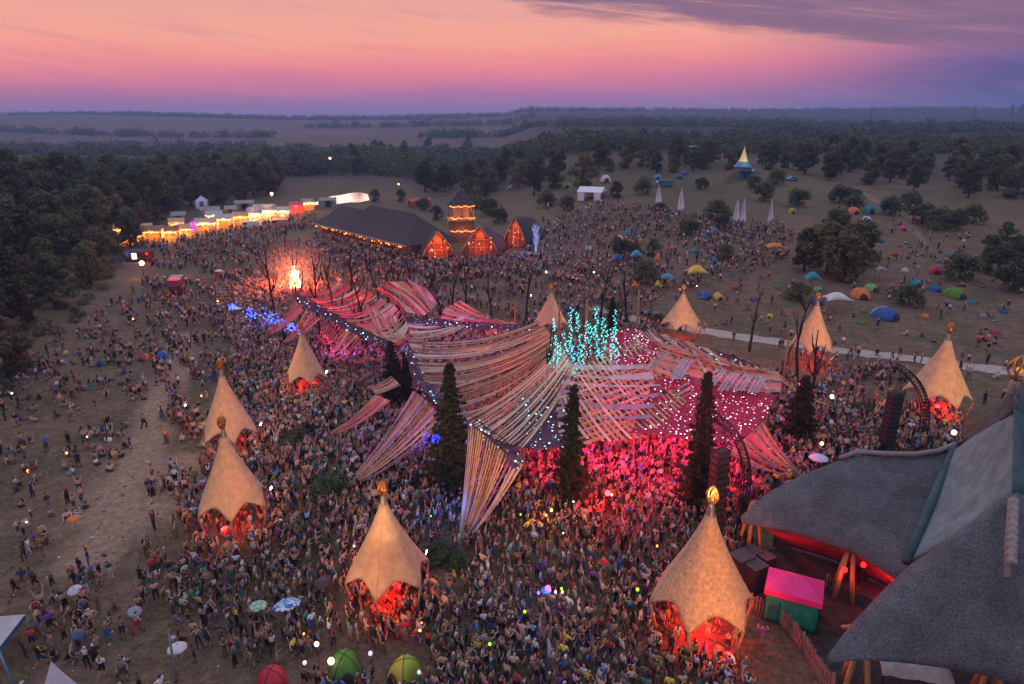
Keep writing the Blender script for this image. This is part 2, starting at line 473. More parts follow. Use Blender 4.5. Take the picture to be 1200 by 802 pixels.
def leaf_cloud(centers, radii, n_each, size, seed, up=0.35):
    """many small leaf-sized quads through a set of clump volumes"""
    g = np.random.default_rng(seed)
    V = []
    for c, r, n in zip(centers, radii, n_each):
        d = g.normal(size=(n, 3)); d /= np.linalg.norm(d, axis=1)[:, None]
        rad = r * g.uniform(0.35, 1.0, n) ** 0.5
        p = np.asarray(c) + d * rad[:, None] * np.array([1, 1, 0.8])
        nrm = d + g.normal(size=(n, 3)) * 0.6 + np.array([0, 0, up]); nrm /= np.linalg.norm(nrm, axis=1)[:, None]
        t = np.cross(nrm, g.normal(size=(n, 3))); t /= np.linalg.norm(t, axis=1)[:, None] + 1e-9
        b = np.cross(nrm, t)
        s = size * g.uniform(0.6, 1.35, n)[:, None]
        V.append(np.stack([p - t * s - b * s * 0.15, p - b * s * 0.6, p + t * s, p + b * s * 0.6], 1).reshape(-1, 3))
    V = np.concatenate(V); nq = len(V) // 4
    return V, nq

def quads_mesh(name, V, m):
    nq = len(V) // 4
    me = bpy.data.meshes.new(name)
    me.vertices.add(len(V)); me.vertices.foreach_set('co', V.astype(np.float32).ravel())
    me.loops.add(nq * 4); me.loops.foreach_set('vertex_index', np.arange(nq * 4, dtype=np.int32))
    me.polygons.add(nq); me.polygons.foreach_set('loop_start', np.arange(0, nq * 4, 4, dtype=np.int32))
    me.update(calc_edges=True); me.materials.append(m)
    return me

def tree_proto(h, w, seed, leaves=2600, leaf=0.38, m=None, trunk_frac=0.3, dome=1.0):
    """tapered trunk with limbs, crown as leaf clumps (unit: metres). Returns (crown mesh, trunk mesh)"""
    g = np.random.default_rng(seed)
    nc = 34
    C = []; Rr = []
    for k in range(nc):
        u = g.uniform(0, 1) ** 0.8
        z = h * (trunk_frac + (1 - trunk_frac) * u * 0.93)
        prof = math.sin(math.pi * min(1, 0.18 + 0.80 * u)) ** 0.75
        a = g.uniform(0, 2 * math.pi); rr = w * prof * g.uniform(0.25, 0.95)
        C.append((rr * math.cos(a), rr * math.sin(a), z)); Rr.append(w * g.uniform(0.22, 0.42))
    n = [int(leaves / nc * (r / (0.32 * w)) ** 1.5) for r in Rr]
    V, _ = leaf_cloud(C, Rr, n, leaf, seed)
    crown = quads_mesh('tree_crown', V, m or M_LEAF)
    mb = MB(); lean = g.normal(size=2) * 0.03 * h
    pts = [(lean[0] * t, lean[1] * t, h * 0.8 * t) for t in (0, 0.25, 0.5, 0.75, 1)]
    r0 = 0.022 * h + 0.08
    mb.tube([(0, 0, -0.6)] + pts[1:], [r0 * 1.25, r0, r0 * 0.75, r0 * 0.45, r0 * 0.12], 7)
    for k in range(9):
        c = C[g.integers(0, nc)]; s = Vector((0, 0, h * g.uniform(0.22, 0.55)))
        e = Vector(c); mid = (s + e) / 2 + Vector((0, 0, -0.04 * h))
        mb.tube([s, mid, e], [r0 * 0.4, r0 * 0.26, r0 * 0.08], 5)
    return crown, mb.mesh('tree_trunk', M_BARK)

PROTO = {
    'a': tree_proto(15, 4.8, 1, 3600, 0.42, None, 0.12), 'b': tree_proto(17, 4.6, 2, 3600, 0.42, None, 0.16), 'c': tree_proto(12, 4.8, 3, 3200, 0.40, M_LEAF2, 0.08),
    'd': tree_proto(14, 5.6, 4, 3600, 0.42, M_LEAF2, 0.1), 'e': tree_proto(10, 4.4, 5, 2800, 0.36, None, 0.08),
}
BPROTO = {
    'p': tree_proto(4.2, 2.9, 21, 1800, 0.24, M_BUSH, 0.1), 'q': tree_proto(5.5, 3.2, 22, 2000, 0.26, M_LEAF, 0.12), 'r': tree_proto(3.2, 2.6, 23, 1500, 0.2, M_BUSH, 0.06),
}
def plant(name, pr, x, y, s, label, cat, group=None, zs=1.0, rz=None, z=None):
    o = thing(name, label, cat, (x, y, (tz(x, y) if z is None else z) - 0.05), random.uniform(0, 6.28) if rz is None else rz, group)
    o.scale = (s, s, s * zs)
    for nm, me in (('crown', pr[0]), ('trunk', pr[1])):
        c = bpy.data.objects.new(nm, me); COL.objects.link(c); c.parent = o
    return o

def scatter(poly_px, n, mind, d_rng=None, ground=True, tries=12000):
    """n points on the ground seen inside a polygon of the photograph"""
    pts = []
    P = [G(*p) for p in poly_px]
    x0, x1 = min(p.x for p in P), max(p.x for p in P); y0, y1 = min(p.y for p in P), max(p.y for p in P)
    Q = [(p.x, p.y) for p in P]
    for _ in range(tries):
        x, y = random.uniform(x0, x1), random.uniform(y0, y1)
        if not poly_in(Q, x, y): continue
        if any((x - a) ** 2 + (y - b) ** 2 < mind * mind for a, b in pts): continue
        pts.append((x, y))
        if len(pts) >= n: break
    return pts

def nm(i, L): return L[i % len(L)]
# the near wooded slope at the left edge
SLOPE = []
for _ in range(6000):
    x, y = random.uniform(-190, -60), random.uniform(62, 265)
    e = -68 - 0.36 * (y - 85)
    if x < e and all((x - a) ** 2 + (y - b) ** 2 < 1e9 and (x - a) ** 2 + (y - b) ** 2 > 5.6 ** 2 for a, b in SLOPE):
        if x < -0.80 * y - 34: continue          # far outside the frame
        SLOPE.append((x, y))
    if len(SLOPE) >= 96: break
for x, y in SLOPE:
    k = random.choice('abcd'); e = -68 - 0.36 * (y - 85)
    plant('broadleaf_tree', PROTO[k], x, y, random.uniform(0.75, 1.05) * (0.72 if e - x < 7 else 1), 'leafy dark green tree packed in the wooded slope at the left edge of the field', 'tree', 'trees of the wooded slope')
# the wood behind the lit food stalls
for x, y in scatter([(60, 266), (150, 264), (240, 248), (320, 237), (372, 229), (425, 219), (430, 205), (330, 206), (200, 218), (60, 236)], 95, 6.8):
    if -.335 < x / y < -.155 and y < 440: continue
    plant('broadleaf_tree', PROTO[random.choice('abd')], x, y, random.uniform(0.85, 1.2), 'dark tree in the hazy wood behind the lit food stalls', 'tree', 'trees behind the food stalls')
for x, y in scatter([(400, 205), (560, 190), (560, 172), (420, 176)], 10, 20):
    plant('broadleaf_tree', PROTO[random.choice('abd')], x, y, random.uniform(0.8, 1.1), 'distant dark tree along the hazy far bank of the river', 'tree', 'trees along the far river bank')
# the clump on the middle knoll
for x, y in scatter([(488, 238), (560, 247), (640, 232), (684, 226), (680, 206), (560, 200), (500, 212)], 42, 5.4):
    plant('broadleaf_tree', PROTO[random.choice('abcde')], x, y, random.uniform(0.65, 1.0), 'rounded dark tree in the clump on the middle knoll', 'tree', 'trees on the middle knoll')
# the ridge wood on the right
for x, y in scatter([(700, 206), (770, 206), (840, 200), (900, 200), (960, 210), (1040, 224), (1130, 232), (1215, 240), (1215, 205), (1000, 188), (760, 190), (700, 194)], 72, 8.5):
    plant('broadleaf_tree', PROTO[random.choice('abcde')], x, y, random.uniform(0.55, 0.85), 'blue green tree in the long wood along the hilltop', 'tree', 'trees of the hilltop wood')
# single trees and bushes on the hill
BUSHES = [
    (968, 322, 'd', 0.90, 'largest tree of the cluster on the open hillside'), (990, 330, 'c', 0.90, 'pale leafy tree at the corner of the hillside cluster beside the domes'), (942, 318, 'a', 0.72, 'slim tree at the crowd side of the hillside cluster'),
    (1008, 312, 'c', 0.87, 'olive tree at the uphill end of the hillside cluster'), (975, 300, 'd', 0.80, 'tree at the back of the hillside cluster'),
    (742, 306, 'e', 0.5, 'dark tree rising behind the blue parasol on the slope'), (765, 300, 'e', 0.45, 'round tree beside the dark tree amid the slope crowd'), (727, 302, 'q', 0.9, 'low round bush at the foot of the slope crowd trees'), (757, 332, 'q', 1.0, 'bush in front of the blue parasol on the slope'),
    (640, 243, 'q', 1.15, 'bush on the bare bank beside the white marquee'), (665, 247, 'q', 0.95, 'small bush between bank and slope crowd'), (722, 232, 'e', 0.62, 'lone tree standing just behind the white marquee'), (753, 228, 'q', 1.1, 'bush left of the first white sail'), (774, 248, 'r', 0.9, 'small bush under the first white sail'),
    (840, 258, 'q', 1.2, 'dark bush left of the paired white sails'), (846, 268, 'r', 1.1, 'low bush just in front of the paired white sails'), (806, 277, 'q', 0.95, 'bush in the slope crowd below the second white sail'), (895, 236, 'q', 1.2, 'bush behind the single white sail'), (934, 242, 'q', 1.1, 'bush on bare ground right of the single sail'), (822, 222, 'q', 0.8, 'bush below the steps of the lit shrine'), (882, 220, 'q', 0.9, 'bush right of the shrine steps'), (911, 216, 'q', 1.1, 'broad bush right of the blue parked car'),
    (984, 238, 'q', 1.2, 'bush left of the row of hill scrub'), (1000, 246, 'q', 1.0, 'bush under the hill scrub row'), (1042, 252, 'q', 1.1, 'bush near the top of the dusty track'), (1066, 246, 'q', 1.0, 'bush behind the top of the dusty track'), (1080, 262, 'q', 1.15, 'bush beside the bend of the dusty track'), (1098, 270, 'q', 1.2, 'dark bush right of the track bend'), (1118, 268, 'q', 1.0, 'bush at the end of the track scrub'), (1140, 262, 'q', 1.1, 'bush above the far tent fires'),
    (1124, 328, 'q', 1.15, 'round bush alone on the bare hillside'), (1168, 322, 'q', 1.2, 'large bush near the right edge of the hillside'), (1186, 340, 'q', 1.2, 'lowest bush at the right edge of the hillside'), (1160, 300, 'e', 0.55, 'dark tree at the right edge above the bushes'), (1190, 300, 'e', 0.55, 'dark tree cut by the right edge of the picture'), (1178, 282, 'e', 0.5, 'tree behind the right edge bushes'),
    (1064, 358, 'q', 0.8, 'bush beside the white and blue family tent'), (850, 305, 'r', 1.1, 'bush in the slope crowd'), (935, 352, 'r', 1.0, 'small bush near the teal shade canopy'), (1200, 315, 'q', 1.2, 'bush half outside the right edge'),
    (440, 236, 'e', 0.55, 'dark round tree by the shining river'), (470, 236, 'e', 0.55, 'dark round tree behind the long barn'), (512, 258, 'e', 0.6, 'tree between the long barn and the tower'), (572, 252, 'q', 1.3, 'bush right of the lit wooden tower'), (585, 262, 'q', 1.0, 'small bush right of the lit wooden tower'), (496, 246, 'q', 1.0, 'bush behind the ridge of the long barn'),
    (720, 370, 'r', 0.8, 'small bush in front of the middle star tent'), (770, 382, 'r', 0.7, 'scrubby bush at the skirt of the star tent beyond the canopy'), (728, 378, 'r', 0.5, 'little bush beside the path behind the canopy'),
]
for px, py, k, s, lab in BUSHES:
    p = G(px, py); pr = PROTO.get(k) or BPROTO[k]
    plant('tree' if k in PROTO else 'bush', pr, p.x, p.y, s, lab, 'tree' if k in PROTO else 'bush', zs=random.uniform(0.85, 1.0))
# floodlit mounds of scrub inside the dance crowd
for px, py, s, lab in ((350, 522, 0.75, 'low shrub mound in the crowd beside the striped side banner'), (386, 582, 0.85, 'pale green shrub mound where the long striped wing is tied down'), (512, 658, 0.62, 'shrub mound on a stone ring beside the big peach tent'), (538, 664, 0.5, 'smaller shrub on the stone ring below the striped wing'), (1012, 486, 0.6, 'yellow green shrub mound by the far speaker column'), (917, 715, 0.5, 'thin shrub growing in front of the green booth'), (640, 468, 0.3, 'tiny shrub under the woven net')):
    p = G(px, py); plant('shrub', BPROTO['r'], p.x, p.y, s, lab, 'shrub', zs=0.75)

# far woods: nobody could count these
def far_woods():
    g = np.random.default_rng(5); C = []; Rr = []
    def belt(x0, x1, y0, y1, n, r, hs):
        for _ in range(n):
            t = g.uniform(); x = x0 + (x1 - x0) * t; y = y0 + (y1 - y0) * t + g.normal() * 14
            z = tz(x, y); rr = r * g.uniform(0.7, 1.3)
            C.append((x, y, z + rr * hs * g.uniform(0.2, 1.0))); Rr.append(rr)
    belt(-2000, 2000, 2650, 2650, 1000, 11, 0.8)
    belt(-1250, -150, 2350, 2450, 220, 10, 0.6)
    belt(-150, 420, 1150, 1000, 200, 9, 0.7); belt(100, 500, 1100, 1200, 160, 9, 0.7)
    belt(260, 700, 780, 900, 190, 8, 0.7); belt(500, 1200, 1250, 1100, 170, 9, 0.7)
    belt(-120, 330, 640, 620, 120, 7, 0.6); belt(-700, -120, 800, 700, 150, 9, 0.6); belt(-260, 40, 520, 560, 80, 7, 0.7)
    belt(420, 1000, 620, 760, 130, 7, 0.5); belt(-420, -60, 420, 470, 260, 8, 1.0); belt(-230, -60, 500, 520, 170, 7, .7); belt(-260, -40, 620, 640, 150, 8, .6); belt(-460, -40, 360, 520, 200, 8, 0.9); belt(-80, 90, 430, 450, 110, 8, 0.9); belt(110, 420, 420, 400, 240, 6, 0.8); belt(60, 420, 470, 450, 200, 6, 0.8); belt(300, 420, 330, 300, 110, 6, 0.8); belt(-2200, 2200, 2600, 2700, 900, 9, 0.9); belt(-1300, -420, 1500, 1250, 170, 9, .8); belt(-520, 60, 1800, 1700, 120, 10, .8); belt(-800, -330, 1020, 950, 90, 8, .8)
    n = [int((46 if c[1] > 900 else 130) * (r / 9)) for r, c in zip(Rr, C)]
    a_ = [i for i in range(len(C)) if C[i][1] > 560]; b_ = [i for i in range(len(C)) if C[i][1] <= 560]
    C2 = [i for i in range(len(C)) if C[i][1] > 440 or not (-.335 < C[i][0] / C[i][1] < -.155)]; b_ = [i for i in b_ if i in set(C2)]
    V = np.concatenate([leaf_cloud([C[i] for i in s_], [Rr[i] for i in s_], [n[i] for i in s_], z_, 6)[0] for s_, z_ in ((a_, 2.0), (b_, 0.95))])
    me = quads_mesh('far_woods', V, M_LEAF)
    o = bpy.data.objects.new('far_woods', me); COL.objects.link(o); tag(o, kind='stuff', label='dark belts of far woodland between fields on the skyline')
far_woods()

# slope undergrowth so that the wood has no bald floor
def undergrowth():
    g = np.random.default_rng(9); C = []; Rr = []
    for _ in range(520):
        y = g.uniform(60, 250); x = -66 - 0.36 * (y - 85) - g.uniform(0, 1) ** 1.5 * 60
        C.append((x, y, tz(x, y) + 0.4)); Rr.append(g.uniform(0.8, 2.0))
    V, nq = leaf_cloud(C, Rr, [70] * len(C), 0.3, 10)
    o = bpy.data.objects.new('undergrowth', quads_mesh('undergrowth', V, M_BUSH)); COL.objects.link(o); tag(o, kind='stuff', label='dense undergrowth along the foot of the wooded slope')
undergrowth()

# ------------------------------------------------------------------ bare trees and conifers in the dance ground
def bare_tree_mesh(h, seed, nb=5, r0=0.25):
    g = random.Random(seed); mb = MB()
    pts = [Vector((0, 0, -0.3))]; p = Vector((0, 0, 0)); d = Vector((g.uniform(-.06, .06), g.uniform(-.06, .06), 1))
    for k in range(7):
        pts.append(p.copy()); p = p + d.normalized() * h / 6.0; d += Vector((g.uniform(-.12, .12), g.uniform(-.12, .12), 0))
    rad = [r0 * 1.15] + [r0 * (1 - 0.13 * k) for k in range(7)]
    mb.tube(pts, rad, 6)
    for k in range(nb):
        i = g.randint(2, 5); s = pts[i + 1] if i + 1 < len(pts) else pts[-2]; a = g.uniform(0, 6.28); l = h * g.uniform(0.14, 0.34)
        e = s + Vector((math.cos(a) * l * 0.38, math.sin(a) * l * 0.38, l)); md = s + Vector((math.cos(a) * l * 0.28, math.sin(a) * l * 0.28, l * 0.42))
        mb.tube([s, md, e], [r0 * 0.5, r0 * 0.38, r0 * 0.18], 5)
        if g.random() < 0.6:
            a2 = a + g.uniform(-1, 1); e2 = md + Vector((math.cos(a2) * l * 0.3, math.sin(a2) * l * 0.3, l * 0.45))
            mb.tube([md, e2], [r0 * 0.3, r0 * 0.12], 4)
    return mb.mesh('bare_tree', M_DEAD)
BARE = [  # base x, base y, top y
    (322, 372, 285, 'bare trunk just left of the bonfire'), (352, 378, 290, 'bare trunk standing over the bonfire flames'), (376, 402, 295, 'bare trunk in the ridge of the pink wing'), (399, 410, 302, 'forked bare trunk rising through the pink ribbon sheet'), (426, 418, 300, 'tall bare trunk at the end of the pink ridge'), (446, 366, 292, 'thin bare trunk by the red hump of cloth'),
    (455, 402, 318, 'bare trunk leaning over the crossing ribbons'), (470, 388, 300, 'bare trunk in front of the ribbon hump'), (500, 396, 298, 'bare trunk with a blue lamp at its foot'), (521, 396, 318, 'short bare trunk beside the blue lamp'), (546, 368, 300, 'bare trunk behind the red ribbon tip'), (576, 374, 318, 'bare trunk right of the red ribbon tip'), (530, 360, 305, 'thin bare trunk behind the ribbon hump'),
    (617, 376, 315, 'red lit bare trunk near the dark star tent'), (704, 372, 310, 'bare trunk behind the teal lights'), (648, 530, 410, 'thin bare trunk in front of the woven net'), (878, 412, 345, 'dark bare trunk by the path'), (933, 452, 345, 'bare trunk covering the tent beyond the woven net'), (950, 470, 388, 'forked bare trunk at the tip of the canopy'), (915, 450, 395, 'bare stump trunk where the ribbons gather'), (797, 388, 330, 'dark trunk in front of the middle right tent'),
    (413, 356, 296, 'slender bare trunk left of the red hump'), (334, 300, 262, 'bare trunk on the field before the stalls'), (484, 372, 306, 'twin bare trunk beside the ribbon hump'), (733, 380, 320, 'slim bare trunk right of the teal lights'),
]
for i, (px, py, ty, lab) in enumerate(BARE):
    p = G(px, py); h = up_to(p, ty)
    o = bpy.data.objects.new('bare_tree', bare_tree_mesh(h, 40 + i, 5 if i % 3 else 7)); COL.objects.link(o); o.location = p
    tag(o, lab, 'bare tree', 'bare trunks among the ribbons')

def conifer(px, py, ty, w, seed, lab, m=None, lean=0.0):
    p = G(px, py); h = up_to(p, ty); g = np.random.default_rng(seed)
    C = []; Rr = []
    for k in range(150):
        u = 0.03 + 0.95 * (k + g.uniform(0, 1)) / 150; a = k * 2.399 + g.uniform(-.5, .5)
        ln = w * ((1 - u) ** 0.8 + .06) * g.uniform(0.45, 1.12) * (1 if u > 0.12 else 0.75)
        for q in (0.15, .42, .68, .9, 1.05):
            C.append((ln * q * math.cos(a) + g.normal() * .05, ln * q * math.sin(a) + g.normal() * .05, h * u + ln * (.35 * q - .25 * q * q) + g.normal() * .08)); Rr.append((.30 - .14 * q) * (1.1 - .5 * u) * w / 1.6)
    V, nq = leaf_cloud(C, Rr, [int(34 * (r / 0.22)) + 8 for r in Rr], 0.125, seed, up=0.5)
    o = thing('conifer_tree', lab, 'conifer', p, 0)
    c = bpy.data.objects.new('crown', quads_mesh('conifer_crown', V, m or M_CONI)); COL.objects.link(c); c.parent = o
    mb = MB(); mb.tube([(0, 0, -0.3), (0, 0, h * 0.5), (0.1, 0, h * 1.0)], [0.2, 0.13, 0.03], 6)
    g2 = random.Random(seed)
    for k in range(12):
        z = h * g2.uniform(0.2, 0.98); a = g2.uniform(0, 6.28); l = g2.uniform(.6, 1.2)
        mb.tube([(0, 0, z), (math.cos(a) * l, math.sin(a) * l, z + l * 0.8)], [0.05, 0.015], 4)
    mb.build('trunk', M_BARK, o)
conifer(531, 580, 425, 2.5, 61, 'tall dark conifer between the two striped wings')
conifer(668, 600, 450, 1.85, 62, 'dark conifer before the woven net with brownish foot')
conifer(815, 600, 435, 2.0, 63, 'tall dark conifer against the magenta cloth beside the speaker column')
conifer(462, 482, 400, 1.9, 64, 'dark conifer at the crowd end of the pink wing')
conifer(478, 482, 412, 1.1, 65, 'smaller conifer joined to the one by the pink wing')
conifer(934, 520, 440, 2.1, 66, 'broad conifer under the bare trunks at the canopy tip')
conifer(716, 400, 348, 1.2, 67, 'far conifer behind the teal light strings')
# ------------------------------------------------------------------ star tents
M_TENT = mat('tent_cloth', (0.47, 0.325, 0.185), 0.9, noise=0.18, scale=1.6, trans=0.08, bump=0.45)
M_TENTG = mat('tent_reed', (0.44, 0.29, 0.17), 0.9, noise=0.32, scale=4.0, trans=0.08, bump=0.6)
M_SEAM = mat('tent_seam', (0.26, 0.18, 0.11), .9)
M_WOOD = mat('pole_wood', (0.20, 0.13, 0.09), 0.8, noise=0.3, scale=4)
M_COLLAR = mat('tin_collar', (0.22, 0.21, 0.19), 0.5, 0.6, noise=0.2, scale=5)
M_GOLD = mat('gilded_finial', (0.50, 0.22, 0.05), 0.4, 0.7, noise=0.2, scale=8)
M_GLOWO = mat('amber_bulb', (.12, .05, .01), emit=(1.0, 0.36, 0.07), estr=.7)
M_REDL = mat('red_lamp', (1, .05, .03), emit=(1.0, 0.012, 0.01), estr=3)
M_WHITEL = mat('white_lamp', (1, 1, 1), emit=(1.0, 0.86, 0.68), estr=30)
M_BLACK = mat('black_metal', (0.02, 0.02, 0.022), 0.5, 0.3)

def star_tent(px, py, collar_py, halfpx, rot, label, m=M_TENT, red=160.0, hem=0.30, flat=1.0, grp='floodlit star tents round the dance floor'):
    p = G(px, py); Hc = up_to(p, collar_py)
    _, _, dep = proj(p.x, p.y, p.z + 3)
    Rr = halfpx / F * float(dep)
    zc, rise, n = Hc * hem, Hc * 0.11, 6
    o = thing('star_tent', label, 'star tent', p, 0, grp)
    mb = MB(); rows = []; SEG = 12; NT = 18; r0 = Rr * 0.085
    for i in range(NT + 1):
        t = i / NT; row = []
        for k in range(n * SEG):
            a = R(rot) + 2 * math.pi * k / (n * SEG)
            w = abs(((k % SEG) / SEG) * 2 - 1); w = 1 - w          # 0 at a corner, 1 half way between
            s = math.sin(math.pi / 2 * w)
            hr = Rr * (1 - 0.22 * s); hz = zc + rise * s
            e = 1.14 - 0.05 * s
            r = r0 + (hr - r0) * t ** e
            z = Hc + (hz - Hc) * (t ** 0.93)
            r += 0.012 * Rr * math.sin(9 * t + k * 1.3) * t * (1 - t)
            row.append((r * math.cos(a), r * math.sin(a), z))
        rows.append(row)
    mb.grid(rows, 0, True, True)
    c = mb.build('canopy', m, o, solid=0.05)
    for k in range(n):
        sb = MB(); sb.tube([r_[k * SEG] for r_ in rows], .035, 4); sb.build('seam', M_SEAM, o)
        sb = MB(); sb.tube([tuple(Vector(r_[k * SEG + SEG // 2]) * 1.0) for r_ in rows], .022, 4); sb.build('seam', M_SEAM, o)
    # hem rope
    hb = MB(); hb.tube(rows[-1] + [rows[-1][0]], 0.045, 5); hb.build('hem_rope', M_WOOD, o)
    cb = MB(); cb.lathe([(r0 * 1.12, Hc - 0.12 * Hc * 0.3), (r0 * 1.06, Hc), (r0 * 0.8, Hc + 0.05 * Hc), (r0 * 0.55, Hc + 0.085 * Hc), (0.01, Hc + 0.087 * Hc)], 14)
    cb.build('collar', M_COLLAR, o)
    # finial: a flame shaped cage of curling gilded bands round a lamp
    fb = MB(); fh = Hc * 0.135; fr = r0 * 1.2; zb = Hc + 0.08 * Hc
    for k in range(9):
        a0 = 2 * math.pi * k / 9; pts = []
        for j in range(9):
            t = j / 8; rr = fr * (math.sin(math.pi * min(1, t * 0.94 + 0.06)) ** 0.75) * (1.0 - 0.1 * t) + 0.01
            aa = a0 + (1.1 if k % 2 else -1.1) * t
            pts.append((rr * math.cos(aa), rr * math.sin(aa), zb + fh * t))
        fb.tube(pts, [0.05 + 0.035 * math.sin(math.pi * j / 8) for j in range(9)], 5)
    f = fb.build('finial', M_GOLD, o)
    gb = MB(); gb.ball((0, 0, zb + fh * 0.42), fr * 0.42, 0, 8, 6, 1.4); gb.build('bulb', M_GLOWO, f)
    for k in range(n):
        a = R(rot) + 2 * math.pi * k / n
        t_ = Vector((Rr * 0.985 * math.cos(a), Rr * 0.985 * math.sin(a), zc - 0.02)); b_ = Vector((Rr * 0.80 * math.cos(a), Rr * 0.80 * math.sin(a), tz(p.x + Rr * 0.8 * math.cos(a), p.y + Rr * .8 * math.sin(a)) - p.z - 0.1))
        lb = MB(); lb.tube([b_, (b_ + t_) / 2 + Vector((0.05, 0, 0)), t_], [0.12, 0.1, 0.08], 7); lb.build('leg', M_WOOD, o)
    # red lamps slung inside
    lb = MB(); lb.lathe([(0.05, zc + 0.5), (0.28, zc + 0.35), (0.33, zc + 0.12), (0.28, zc + 0.1), (0.01, zc + 0.12)], 10); lb.tube([(0, 0, zc + 0.5), (0, 0, Hc)], 0.03, 5)
    lb.build('red_lamp', M_REDL, o)
    if red:
        light('POINT', (p.x, p.y, p.z + zc * 0.62), 2.6 * red * (Rr / 3.0) ** 2, (1.0, 0.012, 0.012), 0.35)
        light('POINT', (p.x + 0.1, p.y - Rr * 0.75, p.z + zc * 0.5), 0.7 * red * (Rr / 3.0) ** 2, (1.0, 0.012, 0.012), 0.3)
    return o, p, Rr, Hc, zc

def flood(target, frm, power, col=(1.0, 0.60, 0.33), angle=46):
    light('SPOT', frm, power, col, 0.25, aim=target, angle=angle, blend=0.6)

T = {}
T[3] = star_tent(457, 704, 590, 51, -95, 'big glowing peach tent nearest the round green tents', M_TENT, 480)
T[4] = star_tent(818, 745, 603, 62, 62, 'largest orange reed tent in front of the stage', M_TENTG, 380)
T[2] = star_tent(278, 622, 512, 42, -72, 'peach tent with a deep crease standing before its twin on the brown field', M_TENT, 170)
T[1] = star_tent(273, 535, 441, 33, -60, 'rear peach tent half hidden behind its twin on the brown field', M_TENT, 90)
T[5] = star_tent(361, 464, 392, 25, -62, 'tent below the bonfire with one grey and one peach face', M_TENT, 200)
T[6] = star_tent(645, 396, 344, 21, -70, 'dark faced tent behind the canopy beside the teal lights', M_TENT, 60)
T[7] = star_tent(797, 396, 345, 25, 60, 'narrow peach tent beyond the canopy below the yellow parasol', M_TENT, 60)
T[8] = star_tent(948, 427, 358, 26, -58, 'pale peach tent beside the canopy tip with red light at its foot', M_TENT, 160)
T[9] = star_tent(1092, 492, 399, 37, -88, 'peach tent with red drapes beyond the far speaker column', M_TENT, 240)

def aim_t(i, k=0.6):
    o, p, Rr, Hc, zc = T[i]; return Vector((p.x, p.y, p.z + Hc * k))
for i, (dx, dy, dz, pw) in {3: (-5, -15, 3.5, 8600), 4: (2.0, -15, 3.0, 11500), 2: (6, -14, 4, 6500), 1: (4, -15, 5, 6800), 5: (-15, -5, 2, 6800), 6: (14, -1.5, 2, 4200), 7: (1.5, -16, 4, 6800), 8: (3, -17, 3, 8500), 9: (1.0, -16, 3, 8500)}.items():
    t = aim_t(i); flood(t + Vector((0, 0, -.9)), t + Vector((dx, dy, dz)), pw * .92, (1.0, 0.35, 0.085) if i in (3, 4) else (1.0, 0.42, 0.18))
# floodlight heads seen on the tents
def flood_head(px, py, h, label, facing=(1, -0.3, -0.25)):
    p = W(px, py, h); o = thing('floodlight', label, 'floodlight', p)
    d = Vector(facing).normalized(); q = d.to_track_quat('Z', 'Y').to_matrix()
    mb = MB(); mb.lathe([(0.02, -0.3), (0.16, -0.28), (0.2, 0.02), (0.22, 0.05), (0.17, 0.04)], 10); mb.v = [tuple(q @ Vector(v)) for v in mb.v]; mb.build('housing', M_BLACK, o)
    lb = MB(); lb.lathe([(0.17, 0.0), (0.16, 0.06), (0.01, 0.08)], 10); lb.v = [tuple(q @ Vector(v)) for v in lb.v]; lb.build('lens', M_WHITEL, o)
    return p
for a in ((317, 572, 3.6, 'white floodlight on the corner of the creased peach tent'), (305, 497, 3.4, 'white floodlight on the corner of the rear twin peach tent'), (382, 436, 3.2, 'white floodlight at the hem of the grey and peach tent'), (622, 346, 4.5, 'yellowish floodlight left of the dark faced tent'), (499, 647, 3.0, 'small floodlight at the hem of the big peach tent'), (816, 335, 4.0, 'bright floodlight under the yellow parasol canopy')):
    flood_head(*a)

# ------------------------------------------------------------------ ribbon canopies
def cl(name, c): return mat(name, c, 0.8, noise=0.22, scale=0.7, trans=0.32, spec=0.15)
CL = {'tan': cl('ribbon_tan', (0.46, 0.315, 0.20)), 'cream': cl('ribbon_cream', (0.60, 0.48, 0.36)), 'brown': cl('ribbon_brown', (0.30, 0.15, 0.085)), 'red': cl('ribbon_red', (0.55, 0.06, 0.05)),
      'pink': cl('ribbon_pink', (0.64, 0.17, 0.18)), 'lilac': cl('ribbon_lilac', (0.32, 0.22, 0.34)), 'grey': cl('ribbon_grey', (0.40, 0.38, 0.43)), 'violet': cl('ribbon_violet', (0.26, 0.13, 0.34)), 'gold': cl('ribbon_gold', (0.46, 0.35, 0.16)), 'hot': cl('ribbon_hot', (0.80, 0.05, 0.08))}

def along(P, t):
    if len(P) == 1: return P[0].copy()
    L = [(P[i + 1] - P[i]).length for i in range(len(P) - 1)]; tot = sum(L) or 1; s = t * tot
    for i, l in enumerate(L):
        if s <= l or i == len(L) - 1:
            return P[i].lerp(P[i + 1], min(1, s / (l or 1)))
        s -= l

